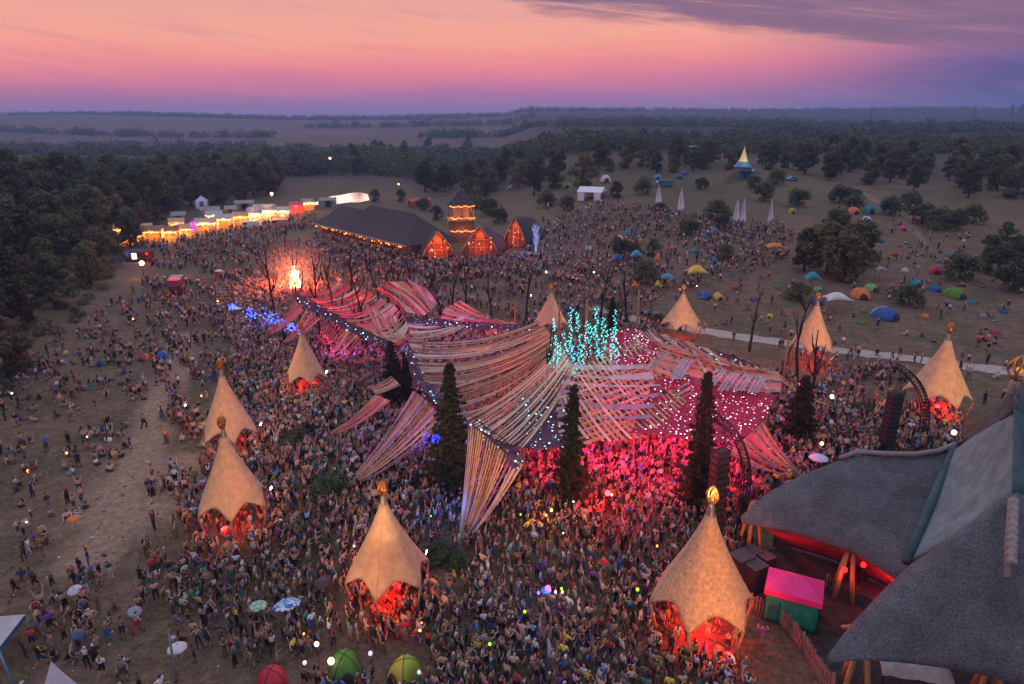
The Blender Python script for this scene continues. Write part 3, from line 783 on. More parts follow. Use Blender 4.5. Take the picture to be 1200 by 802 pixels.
def fan(name, label, cat, top, bot, n, cols, fill=0.8, fillb=0.9, sag=0.6, seg=10, wmin=0.14, group=None, jit=0.0, seed=0, lift=None, parent=None, part='ribbon'):
    """n cloth ribbons stretched from one edge to another"""
    g = random.Random(seed)
    A = [W(*q) if len(q) == 3 else q for q in top]; B = [W(*q) if len(q) == 3 else q for q in bot]
    o = parent or thing(name, label, cat, (0, 0, 0), 0, group)
    la = sum((A[i + 1] - A[i]).length for i in range(len(A) - 1)); lb = sum((B[i + 1] - B[i]).length for i in range(len(B) - 1))
    for i in range(n):
        t = (i + 0.5) / n; tb = min(1, max(0, t + g.uniform(-jit, jit) / n)); ta = min(1, max(0, t + g.uniform(-jit, jit) / n))
        a, b = along(A, ta), along(B, tb)
        da = (along(A, min(1, ta + .02)) - along(A, max(0, ta - .02))); db = (along(B, min(1, tb + .02)) - along(B, max(0, tb - .02)))
        da = da.normalized() if da.length > 1e-6 else Vector((1, 0, 0)); db = db.normalized() if db.length > 1e-6 else da
        wa = max(wmin, la / n * fill * .86 * g.uniform(0.6, 1.4)); wb = max(wmin * 0.75, lb / n * fillb * g.uniform(0.75, 1.15))
        sg = sag * g.uniform(0.75, 1.25); dz = g.uniform(-0.12, 0.12)
        mb = MB(); rows = []; ph = g.uniform(0, 6)
        for k in range(seg + 1):
            s = k / seg; c = a.lerp(b, s) + Vector((0, 0, -sg * 4 * s * (1 - s) + dz * math.sin(math.pi * s)))
            if lift: c.z += lift * 4 * s * (1 - s)
            d = da.lerp(db, s).normalized(); w = (wa * (1 - s) + wb * s) * (1 - 0.12 * math.sin(math.pi * s))
            rl = 0.16 * math.sin(ph + s * 3) * w
            rows.append([c - d * w / 2 + Vector((0, 0, rl)), c + Vector((0, 0, -0.09 * w)), c + d * w / 2 - Vector((0, 0, rl))])
        mb.grid(rows)
        mb.build(part, CL[cols[g.randrange(len(cols))] if g.random() < 0.35 else cols[i % len(cols)]], o)
    return o

# patterned cloth with LED pixels
def pattern_mat(name, pal, led=6.0, ledcol=((1, .45, .8), (.55, .8, 1)), sc=0.75, leds=2.6, lr=0.13):
    m = bpy.data.materials.new(name); m.use_nodes = True
    nt = m.node_tree; N = nt.nodes; L = nt.links; b = N['Principled BSDF']; out = N['Material Output']
    tc = N.new('ShaderNodeTexCoord')
    v = N.new('ShaderNodeTexVoronoi'); v.inputs['Scale'].default_value = sc; L.new(tc.outputs['Object'], v.inputs['Vector'])
    mul = N.new('ShaderNodeMath'); mul.operation = 'MULTIPLY'; mul.inputs[1].default_value = 4.5; L.new(v.outputs['Distance'], mul.inputs[0])
    fr = N.new('ShaderNodeMath'); fr.operation = 'FRACT'; L.new(mul.outputs[0], fr.inputs[0])
    sp = N.new('ShaderNodeSeparateColor'); L.new(v.outputs['Color'], sp.inputs[0])
    ad = N.new('ShaderNodeMath'); ad.operation = 'ADD'; L.new(fr.outputs[0], ad.inputs[0]); L.new(sp.outputs[0], ad.inputs[1])
    f2 = N.new('ShaderNodeMath'); f2.operation = 'FRACT'; L.new(ad.outputs[0], f2.inputs[0])
    r = N.new('ShaderNodeValToRGB'); r.color_ramp.interpolation = 'CONSTANT'
    e = r.color_ramp.elements
    while len(e) > 1: e.remove(e[-1])
    for i, c in enumerate(pal):
        q = e[0] if i == 0 else e.new(i / len(pal)); q.position = i / len(pal); q.color = (*c, 1)
    L.new(f2.outputs[0], r.inputs[0]); L.new(r.outputs[0], b.inputs['Base Color']); b.inputs['Roughness'].default_value = 0.8
    v2 = N.new('ShaderNodeTexVoronoi'); v2.inputs['Scale'].default_value = leds; L.new(tc.outputs['Object'], v2.inputs['Vector'])
    lt = N.new('ShaderNodeMath'); lt.operation = 'LESS_THAN'; lt.inputs[1].default_value = lr; L.new(v2.outputs['Distance'], lt.inputs[0])
    s2 = N.new('ShaderNodeSeparateColor'); L.new(v2.outputs['Color'], s2.inputs[0])
    p3 = N.new('ShaderNodeMath'); p3.operation = 'POWER'; p3.inputs[1].default_value = 1.8; L.new(s2.outputs[1], p3.inputs[0])
    mm = N.new('ShaderNodeMath'); mm.operation = 'MULTIPLY'; L.new(lt.outputs[0], mm.inputs[0]); L.new(p3.outputs[0], mm.inputs[1])
    ms = N.new('ShaderNodeMath'); ms.operation = 'MULTIPLY'; ms.inputs[1].default_value = led; L.new(mm.outputs[0], ms.inputs[0])
    mx = N.new('ShaderNodeMix'); mx.data_type = 'RGBA'; L.new(s2.outputs[0], mx.inputs['Factor']); mx.inputs['A'].default_value = (*ledcol[0], 1); mx.inputs['B'].default_value = (*ledcol[1], 1)
    L.new(mx.outputs['Result'], b.inputs['Emission Color']); L.new(ms.outputs[0], b.inputs['Emission Strength'])
    t = N.new('ShaderNodeBsdfTranslucent'); L.new(r.outputs[0], t.inputs['Color']); mss = N.new('ShaderNodeMixShader'); mss.inputs[0].default_value = 0.3
    L.new(b.outputs[0], mss.inputs[1]); L.new(t.outputs[0], mss.inputs[2]); L.new(mss.outputs[0], out.inputs['Surface'])
    try: m.cycles.emission_sampling = 'NONE'
    except Exception: pass
    return m
P_MAG = pattern_mat('magenta_mandala', [(0.52, 0.008, 0.05), (0.13, 0.0, 0.035), (0.62, 0.02, 0.10), (0.08, 0.005, 0.05), (0.52, 0.06, 0.12), (0.40, 0.0, 0.02)], 9, ((1, .3, .55), (.85, .88, 1)), 0.5, 2.9, 0.21)
P_BLUE = pattern_mat('blue_mandala', [(0.09, 0.02, 0.08), (0.025, 0.05, 0.14), (0.30, 0.02, 0.07), (0.04, 0.09, 0.15), (0.16, 0.02, 0.05)], 9, ((.3, .65, 1), (.5, 1, 1)), 0.9, 2.6, 0.2)

def sheet(name, label, cat, top, bot, m, nu=14, nv=8, sag=0.6, parent=None, group=None, solid=0.03, wav=0.1):
    A = [W(*q) for q in top]; B = [W(*q) for q in bot]; mb = MB(); rows = []
    for j in range(nv + 1):
        v = j / nv; row = []
        for i in range(nu + 1):
            u = i / nu; c = along(A, u).lerp(along(B, u), v)
            c.z += -sag * 4 * v * (1 - v) * (0.4 + 0.6 * math.sin(math.pi * u)) + wav * math.sin(5 * u + 7 * v)
            row.append(c)
        rows.append(row)
    mb.grid(rows); o = mb.build(name, m, parent, solid=solid)
    if label: tag(o, label, cat, group)
    return o

# --- the far wing, left of the conifers, flushed pink by the fire and lamps
GW = 'ribbon wings of the dance floor canopy'
def hexes(name, label, pts, n, r, m, seed, hz=0.0, group='LED hexagon garlands'):
    A = [W(*q) for q in pts]; o = thing(name, label, 'LED garland', (0, 0, 0), 0, group); g = random.Random(seed)
    rb = MB(); rb.tube([along(A, k / 24) + Vector((0, 0, 0.05)) for k in range(25)], 0.05, 5); rb.build('rope', M_BLACK, o)
    for i in range(n):
        c = along(A, (i + 0.5) / n); mb = MB(); rr = r * g.uniform(0.85, 1.15)
        tl = Vector((g.uniform(-.25, .25), -0.55 + g.uniform(-.2, .2), 0.75)).normalized(); q = tl.to_track_quat('Z', 'X').to_matrix()
        vs = [c + Vector((0, 0, -rr * 0.75)) + q @ Vector((rr * math.cos(k * math.pi / 3), rr * math.sin(k * math.pi / 3), 0)) for k in range(6)]
        mb.add(vs + [sum(vs, Vector()) / 6 + q @ Vector((0, 0, -0.1))], [(k, (k + 1) % 6, 6) for k in range(6)])
        mb.build('hexagon_panel', m, o, solid=0.03)
RID = [(347, 346, 9), (372, 361, 8.6), (400, 377, 8.3), (428, 391, 8), (456, 402, 7.8)]
fan('ribbon_fan', 'leftmost pink ribbon fan under the bonfire, tied down on the field', 'ribbon canopy', [(346, 352, 8.8), (356, 364, 8.2)], [(308, 392, .8), (311, 393, .8)], 6, ['pink', 'tan', 'pink'], 0.9, 1, 0.5, wmin=0.3, group=GW, seed=1)
fan('ribbon_fan', 'second pink ribbon fan from the bonfire, beside the grey and peach tent', 'ribbon canopy', [(358, 362, 8.6), (376, 374, 8.2)], [(330, 402, .8), (334, 403, .8)], 6, ['pink', 'pink', 'cream'], 0.75, 1, 0.5, wmin=0.3, group=GW, seed=2)
fan('ribbon_fan', 'third pink ribbon fan, just right of the grey and peach tent', 'ribbon canopy', [(378, 370, 8.4), (410, 386, 8.0)], [(370, 402, 0.8), (375, 406, .8)], 8, ['pink', 'pink', 'tan'], 0.5, 1, 0.5, wmin=0.3, group=GW, seed=3)
fan('ribbon_fan', 'fourth pink ribbon fan, nearest the small conifers', 'ribbon canopy', [(404, 384, 8.2), (426, 398, 8)], [(380, 420, 0.8), (385, 424, .8)], 7, ['pink', 'cream', 'pink'], 0.7, 1, 0.5, wmin=0.3, group=GW, seed=4)
fan('ribbon_sheet', 'pink and red ribbon sheet rising from the LED ridge behind the bonfire', 'ribbon canopy', [(350, 343, 9.0), (400, 371, 8.5), (430, 387, 8.2), (462, 402, 7.8)], [(395, 331, 6), (430, 340, 7), (468, 362, 8.2), (482, 388, 8.2)], 38, ['hot', 'pink', 'cream', 'pink', 'cream', 'hot', 'tan', 'cream'], 1.3, 1.0, 0.9, group=GW, seed=5, jit=1.2)
fan('ribbon_sheet', 'red cloth hump of the far wing with pale crossing ribbons', 'ribbon canopy', [(440, 340, 7), (446, 333, 9.5), (456, 330, 10.5), (484, 330, 10.5), (492, 334, 10)], [(470, 362, 7.5), (478, 366, 7.5), (488, 368, 7.5), (498, 369, 7.2), (506, 362, 6)], 26, ['hot', 'hot', 'pink', 'tan', 'cream', 'cream', 'tan'], 1.0, 1.0, -0.5, group=GW, seed=6, jit=0.6)
fan('ribbon_sheet', 'grey striped ribbons at the back of the red hump', 'ribbon canopy', [(476, 326, 10.2), (500, 338, 9.2)], [(506, 362, 6.5), (516, 352, 6)], 10, ['grey', 'lilac', 'cream', 'violet'], 0.8, 0.8, 0.3, group=GW, seed=7)
fan('ribbon_sheet', 'red ribbon fan narrowing to the glowing tip beside the dark faced tent', 'ribbon canopy', [(516, 376, 7), (520, 362, 8.5), (540, 352, 9)], [(603, 377, 6), (606, 381, 5.6)], 20, ['pink', 'hot', 'tan', 'pink', 'cream'], 1.0, 1, 0.7, group=GW, seed=8, jit=0.8)
fan('ribbon_sheet', 'pale ribbon band joining the far wing to the big canopy', 'ribbon canopy', [(478, 378, 7.6), (482, 400, 7.2)], [(543, 371, 8), (545, 383, 7.4)], 9, ['cream', 'tan', 'pink', 'tan'], 0.8, 0.9, 0.7, group=GW, seed=9)
fan('ribbon_sheet', 'crossing ribbons hanging between the hump and the LED ridge', 'ribbon canopy', [(428, 356, 8.6), (466, 372, 8.2)], [(446, 394, 7.9), (484, 398, 7.4)], 12, ['tan', 'pink', 'cream', 'tan'], 0.65, 0.65, 0.5, group=GW, seed=10, jit=1.5)
hexes('led_garland', 'LED hexagon garland along the ridge from the bonfire to the conifers', [(347, 344, 9.3), (372, 359, 8.9), (400, 375, 8.6), (428, 389, 8.3), (458, 401, 8.1)], 26, 0.62, P_BLUE, 1)
hexes('led_garland', 'LED hexagon garland hanging under the red ribbon tip', [(478, 372, 8), (520, 375, 8), (560, 380, 7.8), (606, 381, 7.2), (640, 384, 7.5)], 24, 0.55, P_BLUE, 2)
hexes('led_garland', 'large LED hexagon garland between the downward striped wing and the net', [(552, 488, 8.3), (572, 503, 8.1), (592, 516, 7.9), (606, 535, 7.7), (588, 520, 7.4), (560, 500, 7.5)], 13, 0.8, P_BLUE, 3)
hexes('led_garland', 'LED hexagon garland on the crowd side edge of the big canopy', [(476, 404, 8), (488, 430, 8.4), (500, 452, 8.5), (514, 470, 8.4)], 15, 0.55, P_BLUE, 4)
hexes('led_garland', 'LED hexagon garland along the back rim of the right wing', [(742, 384, 10.5), (790, 398, 9.3), (840, 412, 8.6), (890, 430, 8)], 20, 0.6, P_BLUE, 5)

# --- the big canopy
fan('ribbon_sheet', 'broad tan ribbon band from the conifers to the teal lights', 'ribbon canopy', [(478, 398, 7.8), (484, 414, 8), (494, 438, 8.2), (498, 450, 8.3)], [(632, 376, 9.8), (640, 385, 10), (648, 396, 10.4), (652, 401, 10.5)], 30, ['tan', 'tan', 'brown', 'tan', 'cream', 'tan', 'tan', 'brown'], 1.05, 1.0, 1.5, seg=14, group=GW, seed=20, jit=0.5)
fan('ribbon_sheet', 'rust brown ribbon band under the tan one, lit red from below', 'ribbon canopy', [(500, 452, 8.2), (516, 470, 8.2), (540, 487, 8.1), (552, 492, 8)], [(648, 398, 10.2), (653, 403, 10.3), (656, 410, 10.3), (657, 416, 10)], 24, ['brown', 'tan', 'brown', 'brown', 'tan'], 1.0, 0.95, 1.3, seg=14, group=GW, seed=21, jit=0.5)
fan('ribbon_sheet', 'thin pale ribbons fanning from the teal lights to the hexagon garland', 'ribbon canopy', [(658, 404, 10.8), (662, 412, 10.6), (668, 424, 10.3), (676, 432, 10)], [(545, 490, 8), (562, 503, 8), (584, 516, 7.8), (612, 525, 7.5)], 26, ['cream', 'cream', 'tan', 'cream'], 0.75, 0.42, 0.8, seg=14, group=GW, seed=22, jit=0.8, wmin=0.2)
fan('ribbon_sheet', 'long striped wing tied down left of the big conifer', 'ribbon canopy', [(484, 458, 8.4), (496, 466, 8.4), (508, 480, 8.3), (518, 500, 7.4)], [(404, 569, .5), (409, 571, .5)], 20, ['gold', 'tan', 'brown', 'tan', 'violet', 'tan', 'lilac', 'gold', 'tan', 'brown'], .68, .8, 0.6, seg=14, group=GW, seed=23, wmin=0.16)
fan('ribbon_sheet', 'striped wing pointing straight down into the crowd right of the big conifer', 'ribbon canopy', [(549, 495, 7.8), (570, 512, 7.7), (590, 530, 7.4), (614, 545, 7.0)], [(538, 628, .6), (546, 634, .6)], 20, ['tan', 'gold', 'brown', 'brown', 'gold', 'tan', 'violet', 'violet', 'grey', 'gold'], .68, .8, 0.6, seg=14, group=GW, seed=24, wmin=0.16)
fan('ribbon_sheet', 'small tan side banner reaching left behind the pale shrub mound', 'ribbon canopy', [(440, 462, 7), (458, 470, 6.5)], [(381, 509, 1), (384, 511, .9)], 6, ['tan', 'cream', 'pink'], 1.0, 1, 0.5, group=GW, seed=25, wmin=0.2)
fan('ribbon_sheet', 'short curled tan ribbons behind the small conifers', 'ribbon canopy', [(458, 440, 7), (470, 452, 6.5)], [(434, 454, 4.5), (440, 462, 4)], 5, ['tan', 'cream'], 0.9, .9, 0.2, group=GW, seed=26)
# woven net right of the lights
nt = thing('woven_net', 'woven net of crossing tan and grey ribbons in the middle of the canopy', 'woven net', (0, 0, 0), 0, GW)
fan('', '', '', [(655, 470, 9.2), (680, 432, 10.2), (722, 404, 10.8), (745, 398, 10.8)], [(676, 512, 7.4), (712, 518, 7.3), (760, 512, 7.2), (806, 470, 8)], 22, ['tan', 'cream', 'tan'], 0.42, 0.42, 0.4, parent=nt, seed=30)
fan('', '', '', [(740, 400, 10.6), (775, 418, 9.6), (806, 434, 9), (812, 462, 8.2)], [(660, 440, 9.6), (652, 478, 8.6), (655, 508, 7.4), (690, 522, 7.2)], 13, ['tan', 'cream', 'grey', 'tan'], 0.4, 0.4, 0.45, parent=nt, seed=31)
fan('', '', '', [(664, 425, 10.1), (656, 455, 9.3), (654, 490, 8.1)], [(752, 424, 10.0), (775, 452, 9.1), (760, 495, 7.8)], 6, ['grey', 'lilac'], 0.45, 0.45, 0.2, parent=nt, seed=32)
nt2 = thing('woven_net', 'pink lit woven ribbon net along the ridge of the right wing', 'woven net', (0, 0, 0), 0, GW)
fan('', '', '', [(740, 392, 10.8), (780, 402, 9.9), (830, 415, 9.2), (900, 432, 8.4)], [(770, 440, 9.2), (810, 442, 8.8), (860, 450, 8.4), (912, 458, 7.8)], 18, ['pink', 'tan', 'cream'], 0.55, 0.55, 0.3, parent=nt2, seed=33)
fan('', '', '', [(742, 388, 10.9), (752, 402, 10.4), (762, 422, 9.9), (770, 436, 9.5)], [(912, 436, 8.3), (914, 444, 8.0), (916, 452, 7.8), (914, 460, 7.6)], 9, ['tan', 'pink', 'tan', 'grey'], 0.7, 0.8, 0.5, parent=nt2, seed=34, seg=14)
for k, (x0, y0, x1, y1) in enumerate(((778, 412, 762, 434), (806, 420, 792, 444), (846, 432, 828, 456), (862, 436, 846, 458), (878, 438, 864, 458), (893, 440, 882, 460))):
    fan('', '', '', [(x0 - 6, y0, 9.7 - k * .2), (x0 + 7, y0 + 2, 9.6 - k * .2)], [(x1 - 7, y1, 9.4 - k * .2), (x1 + 8, y1, 9.2 - k * .2)], 3, ['grey'], 0.9, 0.9, -0.1, parent=nt2, seed=35 + k, part='cross_ribbon')
fan('ribbon_sheet', 'tan ribbon roof behind the woven ridge, curling up at the path side', 'ribbon canopy', [(742, 386, 11), (775, 391, 10.2), (820, 405, 9.4), (838, 412, 9)], [(790, 409, 10), (820, 420, 9.4), (860, 430, 8.9), (905, 436, 8.4)], 16, ['brown', 'tan', 'tan', 'cream', 'brown'], 1.0, 1.0, 0.5, group=GW, seed=42, jit=.5)
fan('ribbon_sheet', 'tan tail of ribbons tied down past the canopy tip toward the far speaker', 'ribbon canopy', [(905, 432, 8), (914, 446, 7.6)], [(984, 476, .6), (987, 478, .6)], 6, ['tan', 'gold', 'tan'], 0.8, 1, 0.5, group=GW, seed=43, wmin=0.2)
fan('ribbon_sheet', 'golden striped wing tied down beside the stage roof', 'ribbon canopy', [(894, 494, 7.4), (884, 504, 7.2), (872, 514, 7), (852, 530, 6.3)], [(940, 553, .7), (937, 559, .7)], 18, ['pink', 'lilac', 'gold', 'tan', 'gold', 'lilac', 'gold', 'tan', 'pink'], 1.0, 1, 0.5, seg=12, group=GW, seed=44, wmin=0.15)
sheet('mandala_cloth', 'large magenta mandala cloth glittering with LED points', 'patterned cloth', [(768, 446, 9), (800, 440, 8.8), (850, 454, 8.4), (912, 462, 7.8)], [(738, 508, 7.3), (790, 514, 7.2), (840, 520, 6.9), (886, 506, 7.1)], P_MAG, 20, 12, 0.5, group=None)
sheet('mandala_cloth', 'dark magenta mandala cloth at the mast beside the teal lights', 'patterned cloth', [(716, 388, 11.2), (742, 386, 11), (768, 402, 10.4)], [(706, 418, 10.3), (738, 428, 9.8), (770, 420, 9.8)], P_MAG, 14, 8, 0.3)
sheet('mandala_cloth', 'red lit mandala cloth under the thin pale ribbons', 'patterned cloth', [(610, 468, 7.6), (640, 462, 7.8), (672, 455, 8)], [(596, 524, 6.6), (632, 528, 6.5), (690, 518, 6.7)], P_BLUE, 14, 8, 0.4)
sheet('mandala_cloth', 'patterned cloth where the striped left wing leaves the ridge', 'patterned cloth', [(488, 446, 8.6), (500, 448, 8.6), (524, 466, 8.4)], [(500, 462, 8.4), (520, 480, 8.2), (544, 490, 8.1)], P_BLUE, 8, 5, 0.2)

# masts that carry the canopy
def mast(px, py, h, label, lean=(0, 0)):
    p = G(px, py); mb = MB(); mb.tube([(0, 0, -0.4), (lean[0] * .5, lean[1] * .5, h / 2), (lean[0], lean[1], h)], [0.22, 0.19, 0.13], 8)
    o = mb.build('mast', M_WOOD, None, loc=p); tag(o, label, 'mast', 'timber masts under the canopy')
for px, h, py, lab in ((684, 13.2, 470, 'tall timber mast under the teal lights'), (744, 11.2, 428, 'timber mast at the dark mandala cloth'), (654, 10.6, 436, 'timber mast where the tan bands gather'), (500, 8.6, 480, 'timber mast at the crowd edge of the canopy'), (550, 8.2, 530, 'timber mast by the hexagon garland'), (613, 7.4, 570, 'short timber mast at the net corner'), (915, 8.2, 468, 'timber mast at the canopy tip'), (460, 8.2, 432, 'timber mast at the end of the pink ridge'), (347, 9.4, 380, 'timber mast below the bonfire'), (604, 7.2, 404, 'timber mast at the red ribbon tip'), (740, 7.4, 540, 'timber mast under the near edge of the mandala cloth'), (886, 7.2, 532, 'timber mast at the root of the golden wing')):
    mast(px, py, h, lab)

# teal LED strings above the hub
M_TEAL = mat('teal_led', (0.1, 0.8, 0.75), emit=(0.06, 0.75, 0.64), estr=1.7)
M_CYAN = mat('cyan_led', (0.1, 0.5, 0.9), emit=(0.07, 0.50, 0.75), estr=1.7)
M_BLUEL = mat('blue_led', (0.1, 0.1, 0.9), emit=(0.03, 0.10, 1.0), estr=7)
for m_ in (M_TEAL, M_CYAN): 
    try: m_.cycles.emission_sampling = 'NONE'
    except Exception: pass
g = random.Random(77)
SS = [(648, 372, 388), (660, 388, 398), (668, 360, 400), (676, 366, 388), (688, 376, 402), (694, 382, 396), (698, 360, 398), (706, 372, 402), (712, 386, 396), (719, 362, 406), (721, 385, 412), (664, 398, 430), (655, 400, 438), (672, 404, 440), (680, 392, 426), (690, 396, 420), (700, 392, 420), (708, 398, 424), (716, 402, 424), (652, 392, 432), (676, 412, 442), (684, 404, 434), (668, 396, 416), (703, 408, 418), (724, 406, 430), (646, 402, 432)]
ORD = ['first', 'second', 'third', 'fourth', 'fifth', 'sixth', 'seventh', 'eighth', 'ninth', 'tenth', 'eleventh', 'twelfth', 'thirteenth', 'fourteenth', 'fifteenth', 'sixteenth', 'seventeenth', 'eighteenth', 'nineteenth', 'twentieth', 'twenty first', 'twenty second', 'twenty third', 'twenty fourth', 'twenty fifth', 'twenty sixth']
order = sorted(range(len(SS)), key=lambda i: SS[i][0])
for rank, i in enumerate(order):
    x, y0, y1 = SS[i]
    base = W(x, 405 + g.uniform(-4, 4), 11.5); dpt = base.y
    zt = CAM_H + dpt * math.tan(math.atan2(401 - y0, F) - PITCH); zb = CAM_H + dpt * math.tan(math.atan2(401 - y1, F) - PITCH)
    o = thing('light_string', '%s string of teal lights counted from the left at the canopy hub' % ORD[rank], 'light string', (base.x, base.y, zb), 0, 'teal light strings over the canopy hub')
    mb = MB(); mb.tube([(0, 0, 0), (0, 0, zt - zb)], 0.03, 5); mb.build('wire', M_BLACK, o)
    mb = MB(); nb = int((zt - zb) * 8)
    for k in range(nb):
        z = (zt - zb) * (k + g.uniform(0, .8)) / nb; a = g.uniform(0, 6.28); rr = g.uniform(0.03, 0.3)
        mb.octa((rr * math.cos(a), rr * math.sin(a), z), g.uniform(0.05, 0.105), 0 if g.random() < 0.75 else 1)
    b_ = mb.build('bulb_cluster', [M_TEAL, M_CYAN], o); b_['kind'] = 'stuff'
# teal ring
# blue net of lights left of the wing
for k, (px, py, s, lab) in enumerate(((296, 368, .9, 'blue LED lantern at the outer end of the row below the bonfire'), (319, 372, 1.0, 'bright blue LED lantern second in the row below the bonfire'), (334, 380, .8, 'blue LED lantern beside the leftmost pink fan'), (345, 386, .7, 'blue LED lantern behind the second pink fan'), (274, 360, .6, 'faint blue LED lantern furthest from the pink fans'))):
    p = W(px, py, 3.0); o = thing('blue_lantern', lab, 'lantern', p, 0, 'blue lanterns below the bonfire')
    mb = MB(); mb.tube([(0, 0, -3), (0, 0, 0)], 0.05, 5); mb.build('pole', M_BLACK, o)
    mb = MB()
    for j in range(26): mb.octa((g.gauss(0, .8 * s), g.gauss(0, .4), g.gauss(0, .55 * s)), 0.11)
    b_ = mb.build('bulb_cluster', M_BLUEL, o); b_['kind'] = 'stuff'

# stage lighting that the photograph shows under the cloth
MG = (1.0, 0.02, 0.15)
def wl(px, py, h, pw, col, kind='POINT', size=0.5, ang=110, to=None):
    p = W(px, py, h)
    light(kind, p, pw, col, size, aim=(p + Vector((0, 0.01, -5))) if to is None else W(*to), angle=ang, blend=0.8)
for px, py, pw in ((640, 515, 900), (705, 520, 1500), (770, 510, 2000), (840, 515, 1800), (800, 490, 1200)):
    wl(px, py, 3.6, pw, MG, 'POINT', 0.8)
for px, py, h, pw, to in ((858, 525, 11.5, 2600, (830, 480, 8)), (740, 545, 11.0, 2600, (790, 485, 8)), (690, 420, 15, 1500, (745, 405, 10.5)), (880, 510, 11, 1800, (870, 480, 7.5))):
    p = W(px, py, h); light('SPOT', p, pw, (1.0, .05, .24), .4, aim=W(*to), angle=70, blend=.9)
for px, py, pw in ((820, 545, 3800), (740, 555, 3800), (690, 535, 2500), (890, 530, 2200), (640, 560, 1500), (780, 575, 2200), (860, 570, 1800)):
    p = W(px, py - 45, 5.6)
    light('SPOT', p, pw * 1.3, MG, 0.4, aim=W(px, py + 8, 0.5), angle=85, blend=0.9)
for px, py, h, pw, c in ((600, 455, 5.5, 800, (1, .06, .05)), (640, 425, 6, 800, (1, .05, .08)), (560, 430, 5.5, 500, (1, .12, .08)), (508, 505, 2.6, 1300, (.02, .05, 1)), (505, 390, 5, 900, (.06, .06, 1)), (560, 392, 5, 600, (.25, .05, 1)), (530, 590, 2.6, 260, (.03, .15, 1)),
                       (420, 360, 5, 650, (1, .05, .10)), (385, 340, 10.5, 700, (1, .04, .10)), (540, 345, 11, 400, (1, .05, .08)), (448, 340, 6, 600, (1, .03, .05)), (575, 372, 4.5, 900, (1, .03, .03)), (470, 390, 5, 700, (.8, .1, .6)), (385, 395, 4, 500, (1, .1, .25)), (690, 415, 9.0, 500, (.1, .7, .8)), (685, 385, 14, 450, (.1, .8, .8)), (400, 405, 3, 600, (.5, .1, 1)), (315, 372, 3, 600, (.04, .08, 1)), (860, 430, 6.5, 700, (1, .08, .2)), (500, 350, 7, 250, (1, .4, .4)), (750, 400, 7, 400, (1, .04, .2))):
    wl(px, py, h, pw, c)
# warm floods that the ribbons catch from the front
for px, py, h, pw, to, c in ((560, 600, 9, 4300, (590, 430, 8), (1, .54, .28)), (470, 560, 9, 3200, (560, 420, 8), (1, .54, .28)), (720, 600, 12, 3800, (740, 440, 9), (1, .58, .38)), (840, 590, 12, 2400, (850, 430, 8), (1, .6, .4)), (440, 640, 9, 1200, (470, 510, 5), (1, .6, .36)), (600, 680, 9, 800, (575, 570, 4), (1, .6, .36))):
    p = W(px, py, h); light('SPOT', p, pw, c, 0.5, aim=W(*to), angle=58, blend=0.8)

# ------------------------------------------------------------------ bonfire
def bonfire():
    p = G(347, 341); o = thing('bonfire', 'tall white hot bonfire blazing at the edge of the pink wing', 'bonfire', p)
    lb = MB(); g = random.Random(3)
    for k in range(9):
        a = k / 9 * 6.28; lb.tube([(1.3 * math.cos(a), 1.3 * math.sin(a), 0), (0.2 * math.cos(a + .4), 0.2 * math.sin(a + .4), 2.4)], [0.14, 0.08], 6)
    lb.build('log_stack', M_WOOD, o)
    fm = mat('flame', (1, .5, .1), emit=(1.0, 0.42, 0.10), estr=14); fm2 = mat('flame_core', (1, .8, .4), emit=(1.0, 0.72, 0.32), estr=22)
    for m_, sc_, n_, nm_ in ((fm, 1.0, 9, 'flame'), (fm2, 0.7, 6, 'flame_core')):
        fb = MB()
        for k in range(n_):
            a = g.uniform(0, 6.28); r = g.uniform(0.1, 1.0) * sc_; h = g.uniform(2.2, 5.4) * (1.15 - 0.55 * r) * (1 if k else 1.25); b = Vector((r * math.cos(a), r * math.sin(a), 0.2))
            pts = [b + Vector((g.uniform(-.12, .12) * j, g.uniform(-.12, .12) * j, h * j / 5)) for j in range(6)]
            fb.tube(pts, [0.42 * sc_, 0.55 * sc_, 0.46 * sc_, 0.3 * sc_, 0.16 * sc_, 0.03], 7)
        fb.build(nm_, m_, o)
    light('POINT', p + Vector((0, -1.0, 3.0)), 22000, (1.0, 0.13, 0.04), 1.2)
    light('POINT', p + Vector((3.5, -6.0, 6.0)), 5000, (1.0, 0.08, 0.06), 1.0)
bonfire()

def fire_smoke():
    p = G(347, 341); mb = MB(); mb.ball((0, 0, 0), 10.2, 0, 24, 16, 1)
    m = bpy.data.materials.new('fire_smoke'); m.use_nodes = True; N = m.node_tree.nodes; N.remove(N['Principled BSDF'])
    v = N.new('ShaderNodeVolumePrincipled'); v.inputs['Color'].default_value = (.8, .78, .76, 1); tc = N.new('ShaderNodeTexCoord'); gr = N.new('ShaderNodeVectorMath'); gr.operation = 'LENGTH'; L = m.node_tree.links; L.new(tc.outputs['Object'], gr.inputs[0]); mr = N.new('ShaderNodeMapRange'); mr.interpolation_type = 'SMOOTHSTEP'; mr.inputs['From Min'].default_value = 10; mr.inputs['From Max'].default_value = 0; mr.inputs['To Min'].default_value = 0; mr.inputs['To Max'].default_value = .022; L.new(gr.outputs['Value'], mr.inputs['Value']); L.new(mr.outputs['Result'], v.inputs['Density']); m.node_tree.links.new(v.outputs[0], N['Material Output'].inputs['Volume'])
    o = mb.build('smoke', m, loc=p + Vector((0, 1, 4.5))); o.scale = (1, 1, .8); tag(o, kind='stuff', label='thin lit smoke hanging round the bonfire')
fire_smoke()
